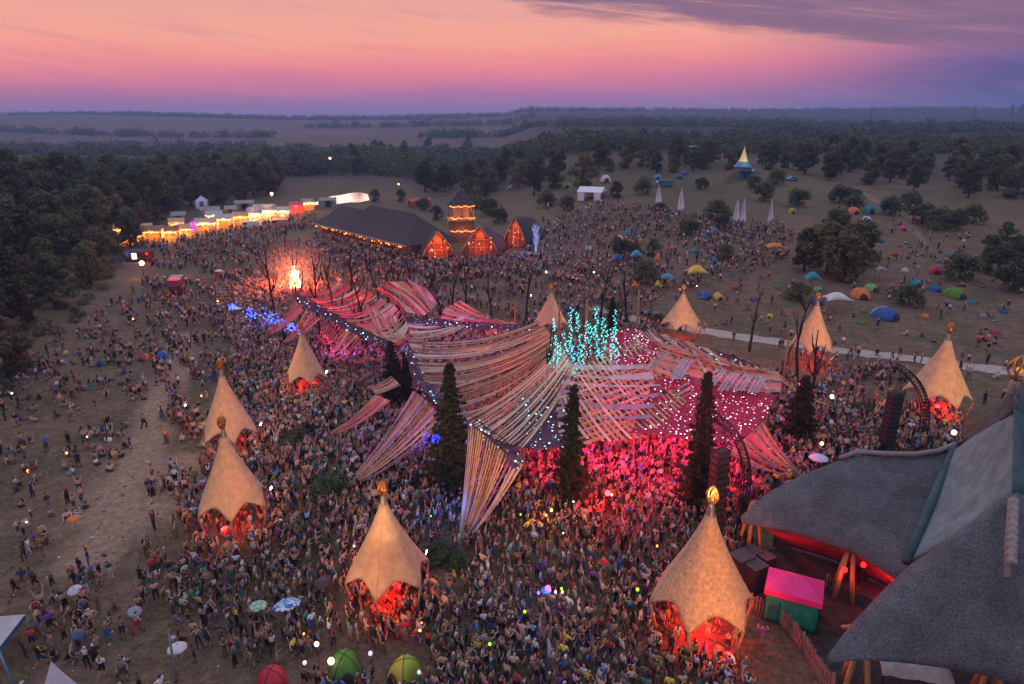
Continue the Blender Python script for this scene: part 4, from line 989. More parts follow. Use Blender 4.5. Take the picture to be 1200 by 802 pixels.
# ------------------------------------------------------------------ the stage on the right
def roof_mat():
    m = mat('slate_shingle', (0.088, 0.088, 0.096), 0.92, noise=0.55, scale=9.0, bump=0.0, spec=0.2)
    nt = m.node_tree; N = nt.nodes; L = nt.links; b = N['Principled BSDF']; src = b.inputs['Base Color'].links[0].from_socket
    tc = N.new('ShaderNodeTexCoord'); n2 = N.new('ShaderNodeTexNoise'); n2.inputs['Scale'].default_value = .55; n2.inputs['Detail'].default_value = 7; n2.inputs['Roughness'].default_value = .7; L.new(tc.outputs['Object'], n2.inputs['Vector'])
    mr = N.new('ShaderNodeMapRange'); mr.inputs['From Min'].default_value = .35; mr.inputs['From Max'].default_value = .68; mr.inputs['To Min'].default_value = .74; mr.inputs['To Max'].default_value = 1.3; L.new(n2.outputs['Fac'], mr.inputs['Value'])
    # courses of shingles following the height
    sp = N.new('ShaderNodeSeparateXYZ'); L.new(tc.outputs['Object'], sp.inputs[0])
    w = N.new('ShaderNodeMath'); w.operation = 'MULTIPLY'; w.inputs[1].default_value = 5.5; L.new(sp.outputs[2], w.inputs[0])
    wa = N.new('ShaderNodeMath'); wa.operation = 'MULTIPLY_ADD'; wa.inputs[1].default_value = 1.4; L.new(n2.outputs['Fac'], wa.inputs[0]); L.new(w.outputs[0], wa.inputs[2])
    fr = N.new('ShaderNodeMath'); fr.operation = 'FRACT'; L.new(wa.outputs[0], fr.inputs[0])
    m3 = N.new('ShaderNodeMapRange'); m3.inputs['To Min'].default_value = .93; m3.inputs['To Max'].default_value = 1.04; L.new(fr.outputs[0], m3.inputs['Value'])
    mu = N.new('ShaderNodeMath'); mu.operation = 'MULTIPLY'; L.new(mr.outputs[0], mu.inputs[0]); L.new(m3.outputs[0], mu.inputs[1])
    sc_ = N.new('ShaderNodeVectorMath'); sc_.operation = 'SCALE'; L.new(src, sc_.inputs[0]); L.new(mu.outputs[0], sc_.inputs['Scale']); L.new(sc_.outputs[0], b.inputs['Base Color'])
    bp = N.new('ShaderNodeBump'); bp.inputs['Strength'].default_value = .25; bp.inputs['Distance'].default_value = .08; L.new(fr.outputs[0], bp.inputs['Height']); L.new(bp.outputs[0], b.inputs['Normal'])
    return m
M_SHING = roof_mat()
M_TEALC = mat('weathered_canvas', (0.13, 0.175, 0.185), 0.85, noise=0.3, scale=0.9, bump=0.25)
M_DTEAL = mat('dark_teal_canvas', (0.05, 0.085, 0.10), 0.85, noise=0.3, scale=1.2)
M_LOG = mat('honey_log', (0.42, 0.23, 0.10), 0.75, noise=0.3, scale=5)
M_SHEAVE = mat('grey_ridge_cap', (0.22, 0.20, 0.19), 0.9, noise=0.3, scale=6, bump=0.6)
M_DECK = mat('stage_deck', (0.05, 0.045, 0.045), 0.7, noise=0.3, scale=2)

def loft(name, top, bot, m, parent, nu=28, nv=14, bulge=0.0, solid=0.12, saggy=0.0):
    A = [W(*q) for q in top]; B = [W(*q) for q in bot]; mb = MB(); rows = []
    for j in range(nv + 1):
        v = j / nv; row = []
        for i in range(nu + 1):
            u = i / nu; c = along(A, u).lerp(along(B, u), v)
            c.z += bulge * 4 * v * (1 - v) * math.sin(math.pi * min(1, u * 1.05)) 
            row.append(c)
        rows.append(row)
    mb.grid(rows); o = mb.build(name, m, parent, solid=solid)
    return o, rows
def stage():
    o = thing('stage_roof', 'huge slate shingled stage roof with sweeping wings and a teal canvas fold', 'stage', (0, 0, 0))
    wa, ra = loft('roof_wing', [(868, 606, 4.6), (900, 578, 6.0), (940, 557, 7.2), (985, 540, 8.2), (1020, 532, 8.8), (1060, 532, 9.0), (1119, 526, 9.2)],
              [(869, 613, 4.4), (915, 622, 4.4), (955, 633, 4.5), (1000, 648, 4.5), (1030, 666, 4.4), (1050, 680, 4.6), (1066, 672, 5.2)], M_SHING, o, bulge=0.5)
    wa['label'] = 'dark left wing of the roof reaching over the crowd'
    # pale woven hem on the crowd side
    hb = MB(); hem = [(985, 538, 8.3), (1005, 531, 8.75), (1035, 533, 9.0), (1070, 534, 9.1), (1100, 530, 9.2), (1119, 522, 9.35)]
    hb.tube([W(*q) + Vector((0, 0, 0.1)) for q in hem], 0.2, 7); hb.build('ridge_roll', M_SHEAVE, o)
    loft('roof_peak', [(1122, 521, 9.5), (1150, 497, 12), (1176, 470, 15), (1189, 450, 17.2)], [(1128, 522, 9.5), (1155, 507, 12.0), (1180, 490, 14.6), (1192, 478, 16)], M_SHING, o, 16, 5)
    loft('canvas_fold', [(1116, 530, 9.1), (1140, 513, 11), (1165, 498, 13.2), (1190, 482, 15.5)], [(1063, 660, 6.0), (1100, 640, 7.6), (1145, 610, 9.8), (1188, 578, 12.0)], M_TEALC, o, 18, 14, -0.4)
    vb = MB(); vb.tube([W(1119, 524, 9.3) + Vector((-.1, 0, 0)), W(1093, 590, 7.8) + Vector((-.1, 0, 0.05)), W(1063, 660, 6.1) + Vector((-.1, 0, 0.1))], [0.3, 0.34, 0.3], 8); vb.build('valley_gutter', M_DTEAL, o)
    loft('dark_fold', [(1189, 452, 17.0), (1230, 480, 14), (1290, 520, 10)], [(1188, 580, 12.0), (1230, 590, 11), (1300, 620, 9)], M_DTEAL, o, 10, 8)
    wc, rc = loft('roof_wing', [(969, 770, 4.4), (1000, 730, 5.6), (1040, 688, 7.2), (1070, 660, 8.4), (1105, 637, 9.8), (1150, 606, 11.2), (1186, 577, 12.4), (1240, 590, 11.6), (1310, 640, 9)],
              [(971, 777, 4.2), (1010, 774, 4.6), (1050, 776, 4.8), (1085, 780, 4.9), (1120, 785, 4.9), (1160, 793, 4.9), (1205, 806, 4.8), (1260, 830, 4.6), (1330, 850, 4.4)], M_SHING, o, 34, 20, 0.9)
    wc['label'] = 'front wing of the roof nearest the viewer'
    # ridge vent with pale cap tiles
    rv = MB(); 
    rp = [W(1187 - 3 * k / 45, 590 + 78 * k / 45, 12.5 - 2.0 * k / 45) + Vector((0, 0, 0.32)) for k in range(46)]
    rv.tube(rp, [.27 * (1 - .42 * (k % 5 == 0)) for k in range(46)], 8)
    rv.build('ridge_cap', M_SHEAVE, o)
    sb = MB(); sb.grid([[W(1166 + dx, 590, 12.2 - .1) + Vector((0, 0, .30)), W(1162 + dx, 640, 10.7) + Vector((0, 0, .36)), W(1160 + dx, 684, 9.5) + Vector((0, 0, .42))] for dx in (14, 16, 18, 20, 22)])
    sb.build('vent_apron', M_SHEAVE, o, solid=0.08)
    # finial
    pk = W(1190, 452, 17.0); cb = MB(); cb.lathe([(0.45, -.5), (0.34, .3), (0.2, .5), (0.01, .52)], 12, pk); cb.build('collar', M_COLLAR, o)
    fb = MB()
    for k in range(9):
        a0 = k / 9 * 6.28; pts = []
        for j in range(9):
            t = j / 8; rr = 0.62 * math.sin(math.pi * min(1, t * .93 + .07)) ** 0.8 + 0.02; a = a0 + (1.1 if k % 2 else -1.1) * t
            pts.append(pk + Vector((rr * math.cos(a), rr * math.sin(a), .4 + 1.7 * t)))
        fb.tube(pts, 0.075, 5)
    f = fb.build('finial', M_GOLD, o); gb = MB(); gb.ball(pk + Vector((0, 0, 1.1)), .22); gb.build('bulb', M_GLOWO, f)
    # splayed log clusters carrying the wings
    for px, py, topz, n, sp in ((878, 645, 4.5, 5, 1.0), (987, 700, 4.2, 4, 0.9), (1000, 812, 4.7, 4, 1.0), (1120, 690, 6.5, 3, .8), (1150, 830, 5.0, 4, .9)):
        p = G(px, py)
        for k in range(n):
            a = 6.28 * k / n + .4; lb = MB(); lb.tube([p + Vector((sp * math.cos(a), sp * math.sin(a), -.1)), p + Vector((sp * .25 * math.cos(a), sp * .25 * math.sin(a), topz))], [0.19, 0.13], 9); lb.build('log_leg', M_LOG, o)
    # deck and back cloth under the roof
    P = [W(q[0], q[1], 0) for q in ((905, 640), (1040, 600), (1200, 640), (1200, 760), (1075, 740), (990, 705))]
    db = MB(); n = len(P); db.add([p + Vector((0, 0, z)) for z in (0.02, 1.1) for p in P], [tuple(range(n, 2 * n))] + [(k, (k + 1) % n, n + (k + 1) % n, n + k) for k in range(n)]); db.build('deck', M_DECK, o)
    M_DRAPE = mat('stage_drape', (0.14, 0.03, 0.04), 0.85, noise=0.3, scale=1.2)
    loft('drape', [(895, 618, 4.2), (960, 633, 4.4), (1040, 660, 4.6), (1100, 700, 4.6)], [(925, 640, 1.2), (975, 655, 1.2), (1045, 690, 1.2), (1100, 730, 1.2)], M_DRAPE, o, 24, 6, solid=0.03)
    for px, py, h, pw in ((930, 650, 2.6, 80), (985, 675, 2.4, 60), (1040, 690, 2.4, 200), (905, 640, 2.6, 70)):
        light('POINT', W(px, py, h), pw, (1, .03, .03), 0.3)
    for px, py, h, lab in ((990, 668, 3.2, 'red stage lamp on the log post beside the pink booth'), (1012, 662, 4.0, 'small red stage lamp at the roof hem')):
        lb = MB(); q = W(px, py, h); lb.lathe([(.01, -.16), (.16, -.14), (.18, .06), (.1, .18), (.01, .2)], 10, q); lo = lb.build('stage_lamp', M_REDL); tag(lo, lab, 'stage lamp')
stage()

# line array columns hung from curved trusses
def truss_arc(px0, pts, label, r=0.42):
    o = thing('curved_truss', label, 'truss', pts[0]); base = Vector(pts[0])
    P = [Vector(p) - base for p in pts]; n = 26
    C = []
    for k in range(n + 1):
        t = k / n * (len(P) - 1); i = min(int(t), len(P) - 2); u = t - i
        p0, p1, p2, p3 = P[max(i - 1, 0)], P[i], P[i + 1], P[min(i + 2, len(P) - 1)]
        C.append(0.5 * ((2 * p1) + (p2 - p0) * u + (2 * p0 - 5 * p1 + 4 * p2 - p3) * u * u + (3 * p1 - p0 - 3 * p2 + p3) * u ** 3))
    def off(k, a):
        d = (C[min(k + 1, n)] - C[max(k - 1, 0)]).normalized(); s = Vector((0, 1, 0)); s = (s - d * s.dot(d)).normalized(); w = d.cross(s)
        return C[k] + s * r * math.cos(a) + w * r * math.sin(a)
    A = [0.78, 2.35, 3.92, 5.5]
    for a in A:
        cb = MB(); cb.tube([off(k, a) for k in range(n + 1)], 0.055, 6); cb.build('chord', M_BLACK, o)
    bb = MB()
    for k in range(n):
        for i in range(4):
            bb.tube([off(k, A[i]), off(k + 1, A[(i + 1) % 4])], 0.028, 4); bb.tube([off(k, A[i]), off(k, A[(i + 1) % 4])], 0.028, 4)
    bb.build('lattice', M_BLACK, o)
    return o
M_CAB = mat('speaker_cabinet', (0.018, 0.018, 0.02), 0.55, noise=0.3, scale=3)
M_GRL = mat('speaker_grille', (0.045, 0.05, 0.06), 0.45, 0.4)
def line_array(px, bpy_, topy, botz, label, rz, n=13, w=1.25):
    p = G(px, bpy_); zt = up_to(p, topy); o = thing('speaker_column', label, 'speakers', p, rz)
    h = (zt - botz) / n
    for k in range(n):
        z = zt - h * (k + .5); c = MB(); c.box((0, 0.06 * math.sin(k * .25), z), (w, 0.85, h * .9)); e = c.build('cabinet', M_CAB, o)
        gmb = MB(); gmb.box((0, 0.06 * math.sin(k * .25) - .45, z), (w * .86, 0.05, h * .62)); gmb.box((-w * .51, 0, z), (.03, .5, h * .3)); gmb.box((w * .51, 0, z), (.03, .5, h * .3)); gmb.build('grille', M_GRL, e)
    fm = MB()
    for x in (-w * .5, w * .5):
        fm.tube([(x, -.5, zt + .12), (x, .5, zt + .12)], .05, 5)
    for y in (-.5, .5): fm.tube([(-w * .5, y, zt + .12), (w * .5, y, zt + .12)], .05, 5)
    fm.tube([(-w * .3, 0, zt + .12), (0, 0, zt + 1.6)], .025, 4); fm.tube([(w * .3, 0, zt + .12), (0, 0, zt + 1.6)], .025, 4); fm.ball((0, 0, zt + 1.6), .22)
    fm.build('rigging_frame', M_BLACK, o)
    lb = MB()
    for x in (-w * .42, w * .42): lb.tube([(x, .55, -.1), (x, .55, zt)], .06, 6)
    lb.build('support_pole', M_BLACK, o)
    return p, zt
a1, z1 = line_array(834, 640, 527, 1.2, 'tall black speaker column between the dark conifer and the stage roof', 0.5)
a2, z2 = line_array(1037, 535, 461, 0.8, 'far black speaker column in front of the tent with red drapes', 0.35, 12, 1.4)
truss_arc(0, [W(862, 632, 0), W(874, 570, 4.2), W(872, 535, 7.0), W(858, 505, 9.0), W(836, 487, 10.2)], 'curved lattice truss arching over the near speaker column')
truss_arc(0, [W(1078, 520, 0), W(1084, 492, 3.0), W(1082, 466, 6), W(1070, 444, 8.2), W(1050, 428, 9.6)], 'curved lattice truss arching beside the far speaker column')
truss_arc(0, [W(880, 640, 0), W(872, 600, 3), W(870, 585, 4.6)], 'short leaning truss leg beside the near speaker column', .3)
# speaker stacks and backstage gear
def sub(px, py, sx, sy, sz, label, rz=.5, z=0):
    p = G(px, py); o = thing('bass_speaker', label, 'speaker', (p.x, p.y, p.z + z), rz)
    b = MB(); b.box((0, 0, sz / 2), (sx, sy, sz)); b.build('cabinet', M_CAB, o)
    g_ = MB(); g_.box((0, -sy / 2 - .02, sz * .5), (sx * .9, .03, sz * .8)); g_.build('grille', M_GRL, o)
    l_ = MB(); l_.box((0, 0, sz + .03), (sx * 1.03, sy * 1.03, .05)); l_.build('lid', mat('grey_lid', (.05, .05, .06), .6), o)
sub(866, 682, 1.5, 1.3, 2.4, 'black bass speaker beside the orange reed tent'); sub(882, 690, 1.4, 1.3, 2.2, 'black bass speaker leaning against its twin nearer the pink booth'); sub(880, 662, 1.2, 1.2, 1.4, 'low black speaker under the stage log legs'); sub(896, 668, 1.1, 1.1, 1.3, 'small black amplifier box behind the bass speakers'); sub(1002, 690, 1.1, 1.0, 1.3, 'black monitor speaker on the red lit stage', .5, 1.1)

# yard sheet with the stage roof's shade put into its dark colour
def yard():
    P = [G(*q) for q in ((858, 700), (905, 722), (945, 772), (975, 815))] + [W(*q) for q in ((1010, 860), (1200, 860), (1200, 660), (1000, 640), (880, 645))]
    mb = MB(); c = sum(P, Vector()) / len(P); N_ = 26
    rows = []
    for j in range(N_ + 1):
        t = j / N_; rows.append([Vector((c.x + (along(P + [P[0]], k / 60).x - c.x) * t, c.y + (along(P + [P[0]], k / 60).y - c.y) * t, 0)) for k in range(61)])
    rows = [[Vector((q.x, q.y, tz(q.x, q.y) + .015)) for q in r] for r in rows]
    mb.grid(rows); o = mb.build('yard_shade_sheet', mat('yard_roof_shade', (.035, .032, .03), .95, noise=.5, scale=1.2, bump=.4)); tag(o, kind='structure', label='yard beside the stage with the roof shade put in its colour')
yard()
# pink and green booth
def booth():
    p = G(926, 722); rz = R(-26); o = thing('booth_tent', 'square booth with hot pink roof and green side walls', 'booth', p, rz)
    mg = mat('green_tarp', (0.02, 0.26, 0.16), .55, noise=.3, scale=1.5, bump=.5); mp = mat('hot_pink_roof', (0.68, 0.03, 0.20), .6, noise=.12, scale=1)
    hx, hy, h = 1.75, 1.25, 2.6
    def wall(a, b, nm_):
        mb = MB(); rows = []
        a, b = Vector(a), Vector(b); nrm = Vector((b.y - a.y, a.x - b.x, 0)).normalized()
        for j in range(7):
            z = h * j / 6; rows.append([a.lerp(b, i / 12) + nrm * (.07 * math.sin(i * 1.9) * (1 - j / 6)) + Vector((0, 0, z)) for i in range(13)])
        mb.grid(rows); mb.build(nm_, mg, o, solid=.03)
    c = [(-hx, -hy, 0), (hx, -hy, 0), (hx, hy, 0), (-hx, hy, 0)]
    for i in range(4): wall(c[i], c[(i + 1) % 4], 'side_wall')
    rb = MB(); e = .12
    v = [(-hx - e, -hy - e, h - .35), (hx + e, -hy - e, h - .35), (hx + e, hy + e, h - .35), (-hx - e, hy + e, h - .35)]; v2 = [(x, y, h + .06) for x, y, _ in v]
    rb.add(v + v2 + [(-.6, 0, h + .75), (.6, 0, h + .75)], [(0, 1, 5, 4), (1, 2, 6, 5), (2, 3, 7, 6), (3, 0, 4, 7), (4, 5, 9, 8), (6, 7, 8, 9), (5, 6, 9), (7, 4, 8)]); rb.build('roof', mp, o, solid=.03)
    fb = MB(); fb.grid([[(-hx + .25 + .16 * i, -hy - .06 - .03 * math.sin(i * 2.1), .05 + .36 * j) for i in range(6)] for j in range(6)]); fb.build('door_flap', mat('dark_green_tarp', (.012, .13, .085), .6, noise=.35, scale=2.5, bump=.5), o, solid=.02)
    hb = MB(); hb.tube([(x * 1.05, y * 1.07, h - .36) for x, y, _ in c + [c[0]]], .03, 5); hb.build('roof_hem', mat('crimson_hem', (.35, .015, .06), .7), o)
    for x, y, _ in c:
        pb = MB(); pb.box((x * 1.02, y * 1.02, h / 2), (.07, .07, h)); pb.build('post', M_BLACK, o)
booth()
# paling fence and barrier
def fence(name, label, pix, h, m, cat='fence', step=.22, gap=.13):
    P = [G(*q) for q in pix]; o = thing(name, label, cat, P[0]); g = random.Random(4); b0 = P[0]
    L = sum((P[i + 1] - P[i]).length for i in range(len(P) - 1)); n = int(L / step); pb = MB()
    for k in range(n + 1):
        c = along(P, k / n) - b0; d = (along(P, min(1, k / n + .01)) - along(P, max(0, k / n - .01))); a = math.atan2(d.y, d.x)
        hh = h * g.uniform(.88, 1.08); pb.box(c + Vector((0, 0, hh / 2)), (gap, .03, hh), a + g.uniform(-.05, .05))
    pb.build('palings', m, o)
    rb = MB()
    for z in (.25 * h, .75 * h): rb.tube([along(P, k / 12) - b0 + Vector((0, .04, z)) for k in range(13)], .035, 5)
    rb.build('rail', M_WOOD, o)
    nb = max(2, int(L / 2.5))
    for k in range(nb + 1):
        q = along(P, k / nb) - b0; b = MB(); b.tube([q + Vector((0, .08, -.2)), q + Vector((0, .08, h * 1.1))], .06, 6); b.build('post', M_WOOD, o)
M_PALE = mat('weathered_paling', (.17, .15, .13), .9, noise=.35, scale=4)
fence('paling_fence', 'weathered paling fence curving from the booth down to the front roof wing', [(905, 722), (925, 745), (945, 772), (962, 800), (975, 815)], 1.5, M_PALE)
fence('crowd_barrier', 'grey barrier behind the booth in front of the red stage', [(968, 690), (990, 700), (1020, 714), (1040, 722)], 1.2, mat('barrier_steel', (.16, .16, .17), .5, .5), 'barrier', .18, .05)
fence('paling_fence', 'dark paling screen at the foot of the bass speakers', [(858, 700), (880, 712), (905, 722)], 1.1, M_PALE)
# plank and covered heap in the backstage yard
p = G(1006, 735); mb = MB(); mb.box((0, 0, .12), (2.6, .3, .16), R(8)); o = mb.build('plank', M_LOG, loc=p); tag(o, 'long honey coloured plank lying in the backstage yard', 'plank')
def backstage_tarp():
    p = G(1062, 812); o = thing('covered_stall', 'backstage stall covered with pale and maroon sheets under the front roof wing', 'stall', p, R(-12))
    mb = MB(); rows = []
    for j in range(5): rows.append([(-2.0 + .5 * i, -1.2 + .6 * j, 2.1 + .3 * math.sin(math.pi * j / 4) + .06 * math.sin(i * 2 + j)) for i in range(9)])
    mb.grid(rows); mb.build('roof_sheet', mat('pale_sheet', (.42, .40, .38), .8, noise=.25, scale=2), o, solid=.03)
    mb = MB(); mb.box((1.2, -1.25, 1.0), (1.8, .05, 2.0)); mb.build('side_sheet', mat('maroon_sheet', (.16, .06, .09), .8, noise=.2), o)
    mb = MB(); mb.box((-.8, -1.25, .6), (2.2, .05, 1.2)); mb.build('counter', mat('blue_sheet', (.08, .12, .2), .8, noise=.2), o)
    for x in (-1.9, 1.9):
        for y in (-1.1, 1.1): b = MB(); b.box((x, y, 1.05), (.07, .07, 2.1)); b.build('post', M_BLACK, o)
backstage_tarp()
def blob_lamp(px, py, h, r, m, name, label, cat, pole=True, group=None):
    p = W(px, py, h); o = thing(name, label, cat, p, 0, group)
    mb = MB(); mb.ball((0, 0, 0), r, 0, 12, 8, 1.15); mb.build('globe', m, o)
    if pole:
        b = MB(); b.tube([(0, 0, -h), (0, 0, -r * .9)], .025, 5); b.build('stick' , M_BLACK, o)
    return o

# ------------------------------------------------------------------ long barn and arched halls at the back
M_ROOF = mat('dusky_roof', (0.052, 0.043, 0.048), .9, noise=.35, scale=1.2, bump=.4)
M_EAVE = mat('pale_eave', (.32, .28, .27), .8, noise=.2)
M_PLANKW = mat('plank_wall', (.22, .10, .06), .8, noise=.3, scale=2)
M_WARM = mat('warm_bulb', (1, .6, .2), emit=(1.0, .27, .045), estr=5)
M_WARMW = mat('warm_white_bulb', (1, .8, .5), emit=(1.0, .52, .2), estr=9)
def barn():
    E0, E1 = W(368, 262, 3.2), W(474, 288, 3.2); d = (E1 - E0); L = d.length; ax = math.atan2(d.y, d.x)
    o = thing('long_barn', 'long low barn with dark hipped roof and orange light strings along its eaves', 'barn', (E0.x, E0.y, tz(E0.x, E0.y)), ax)
    D = 15.0
    def roof(x0, x1, rz_, inset, nm_='roof'):
        mb = MB(); mx = D / 2
        v = [(x0, 0, 3.2), (x1, 0, 3.2), (x1, D, 3.2), (x0, D, 3.2), (x0 + inset, mx, rz_), (x1 - inset, mx, rz_)]
        # slightly swept slopes
        v += [((x0 + x0 + inset) / 2, mx / 2, 3.2 + (rz_ - 3.2) * .44), ((x1 + x1 - inset) / 2, mx / 2, 3.2 + (rz_ - 3.2) * .44)]
        mb.add(v, [(0, 1, 7, 6), (6, 7, 5, 4), (2, 3, 4, 5), (1, 2, 5, 7), (3, 0, 6, 4)]); return mb.build(nm_, M_ROOF, o, solid=.15)
    r1 = roof(-1.0, L * .42, 8.4, 5.5); r1['label'] = 'smaller roof at the far end'
    r2 = roof(L * .26, L + 2, 10.0, 9.0)
    eb = MB(); eb.box((L / 2, -.25, 3.05), (L + 2, .35, .3)); eb.build('eave_board', M_EAVE, o)
    for k in range(15):
        b = MB(); b.box((k * L / 14, .4, 1.5), (.22, .22, 3.0)); b.build('post', M_PLANKW, o)
    wb = MB(); wb.box((L / 2, 6, 1.5), (L, .2, 3.0)); wb.build('back_wall', M_PLANKW, o)
    for x_ in (0, L): wb = MB(); wb.box((x_, 8, 1.6), (.2, 12, 3.2)); wb.build('end_wall', M_PLANKW, o)
    g = random.Random(8); lb = MB()
    for k in range(90):
        x = g.uniform(0, L); lb.octa((x, g.uniform(-.3, 1.5), g.uniform(2.1, 2.8)), g.uniform(.08, .17))
    l_ = lb.build('light_string', M_WARM, o)
    for k in range(6):
        q = o.matrix_basis @ Vector((L * (k + .5) / 6, 1.8, 2.4)); light('POINT', q, 260, (1, .38, .12), .5)
    sk = MB(); sk.add([(L * .88, 8, 6.0), (L * .97, 13, 3.8), (L * 1.02, 8.5, 4.2), (L * .93, 6.2, 5.6)], [(0, 1, 2, 3)]); sk.build('roof_sail', mat('pale_roof_sail', (.45, .33, .28), .8, noise=.2), o, solid=.05)
barn()
def arched_hall(px, py, wpx, apexpy, depth_m, yaw, label, pw=500):
    p = G(px, py); _, _, dep = proj(p.x, p.y, p.z); w = wpx / F * float(dep) / 2; h = up_to(p, apexpy)
    o = thing('arched_hall', label, 'hall', p, R(yaw), 'arched festival halls beside the barn')
    prof = []
    for k in range(15):
        t = k / 14 * 2 - 1; a = abs(t); prof.append((w * 1.12 * t, 1.0 + (h - 1.0) * (1 - a ** 1.75) * (1 - .12 * math.sin(math.pi * a)) + .5 * max(0, 1 - a * 5) * .8))
    mb = MB(); rows = []
    for j in range(9):
        s = j / 8; f_ = 1 - .16 * math.sin(math.pi * s * .5) ; rows.append([(x * (1 + .35 * s), -.8 + depth_m * s, max(.6, z * (1 - .22 * s))) for x, z in prof])
    mb.grid(rows); mb.build('roof', M_ROOF, o, solid=.2)
    lp = MB(); lp.tube([(x, -.85, z + .08) for x, z in prof], .16, 6); lp.build('arch_lip', M_LOG, o)
    fa = MB(); inner = [(x * .93, .6, max(.1, z * .96 - .1)) for x, z in prof]; n = len(inner)
    fa.add([(0, .6, 0)] + inner, [(0, k + 1, k) for k in range(1, n)]); fa.build('facade', M_PLANKW, o, solid=.08)
    pb = MB()
    for x in (-w * .62, -w * .25, w * .25, w * .62):
        zt = np.interp(x, [q[0] for q in prof], [q[1] for q in prof]) * .93; pb.box((x, .35, zt / 2), (.22, .22, zt))
    for z in (h * .34, h * .6): pb.box((0, .35, z), (w * (1.5 if z < h * .5 else 1.0), .18, .18))
    pb.build('lattice_frame', M_LOG, o)
    g = random.Random(int(px)); lb = MB()
    for k in range(9): lb.octa((g.uniform(-w * .7, w * .7), g.uniform(-.1, .2), g.uniform(.6, h * .72)), g.uniform(.08, .16))
    lb.build('lamp_string', M_WARM, o)
    q = o.matrix_basis @ Vector((0, -2.5, h * .42)); light('POINT', q, pw, (1, .10, .03), .4)
    q = o.matrix_basis @ Vector((0, -.2, h * .75)); light('POINT', q, pw * .25, (1, .22, .06), .3)
    return o
arched_hall(514, 304, 34, 273, 12, 14, 'left arched hall glowing orange beside the barn end', 700)
arched_hall(563, 302, 40, 267, 13, -6, 'middle arched hall with a brown lattice front below the tower', 520)
arched_hall(604, 291, 26, 256, 14, -22, 'right arched hall with a red lamp near its peak', 420)
mb = MB(); mb.octa(W(606, 266, 6.5), .55); o = mb.build('signal_lamp', M_REDL); tag(o, 'red lamp near the peak of the right arched hall', 'lamp')
def tower():
    p = G(541, 282); h = up_to(p, 222); w = 3.4; o = thing('lit_tower', 'square wooden tower with lantern storey and dark pagoda roof', 'tower', p, R(10))
    zb = h * .42; zl = h * .74
    mb = MB(); mb.box((0, 0, zb / 2), (w * 2, w * 2, zb)); mb.build('wall', M_PLANKW, o)
    mb = MB(); mb.box((0, 0, zb + .12), (w * 2.3, w * 2.3, .25)); mb.build('balcony', M_LOG, o)
    for x in (-1, 0, 1):
        for y in (-1, 0, 1):
            if x or y: b = MB(); b.box((x * w * .95, y * w * .95, (zb + zl) / 2), (.25, .25, zl - zb)); b.build('post', M_PLANKW, o)
    mb = MB(); mb.box((0, 0, (zb + zl) / 2), (w * 1.2, w * 1.2, zl - zb)); mb.build('core_wall', mat('lit_core', (.5, .3, .15), .8, noise=.2), o)
    mb = MB(); mb.lathe([(w * 1.75, zl - .2), (w * 1.2, zl + (h - zl) * .28), (w * .7, zl + (h - zl) * .6), (.25, h), (.01, h + .5)], 4, smooth=False); r_ = mb.build('roof', M_ROOF, o, solid=.12); r_.rotation_euler = (0, 0, R(45))
    g = random.Random(2); lb = MB()
    for zz in (zb + .9, zl - .5, zb * .55):
        lb = MB(); pts = [(-w + 2 * w * k / 12, -w * 1.06 + .1 * math.sin(k), zz - .3 * abs(math.sin(k * .8)) + g.uniform(-.1, .1)) for k in range(13)]
        lb.tube(pts, .03, 4)
        for q in pts: lb.octa(q, g.uniform(.09, .19))
        lb.build('lamp_string', M_WARM, o)
    for k in range(4):
        a = 1.57 * k + .8; light('POINT', p + Vector((1.5 * w * math.cos(a) * .9, w * .9 * 1.5 * math.sin(a), (zb + zl) / 2)), 130, (1, .36, .1), .3)
    light('POINT', p + Vector((1.0, -w - 2.0, zb * .6)), 160, (1, .3, .08), .3)
tower()
# blue lit tree
p = G(628, 300); h = up_to(p, 264); g_t = thing('blue_lit_tree', 'bare tree bathed in blue light right of the arched halls', 'tree', p)
for nm_, sd, hh in (('trunk', 301, h), ('limb', 302, h * .95), ('limb', 303, h * .9), ('limb', 304, h * .85)):
    c = bpy.data.objects.new(nm_, bare_tree_mesh(hh, sd, 12, .2)); COL.objects.link(c); c.parent = g_t
    c.data.materials.clear(); c.data.materials.append(mat('pale_bark', (.5, .5, .52), .8))
for q in ((-2, -3, 2), (2, -3, 5), (0, -3.5, h * .9)): light('POINT', p + Vector(q), 420, (.08, .32, 1), .3)

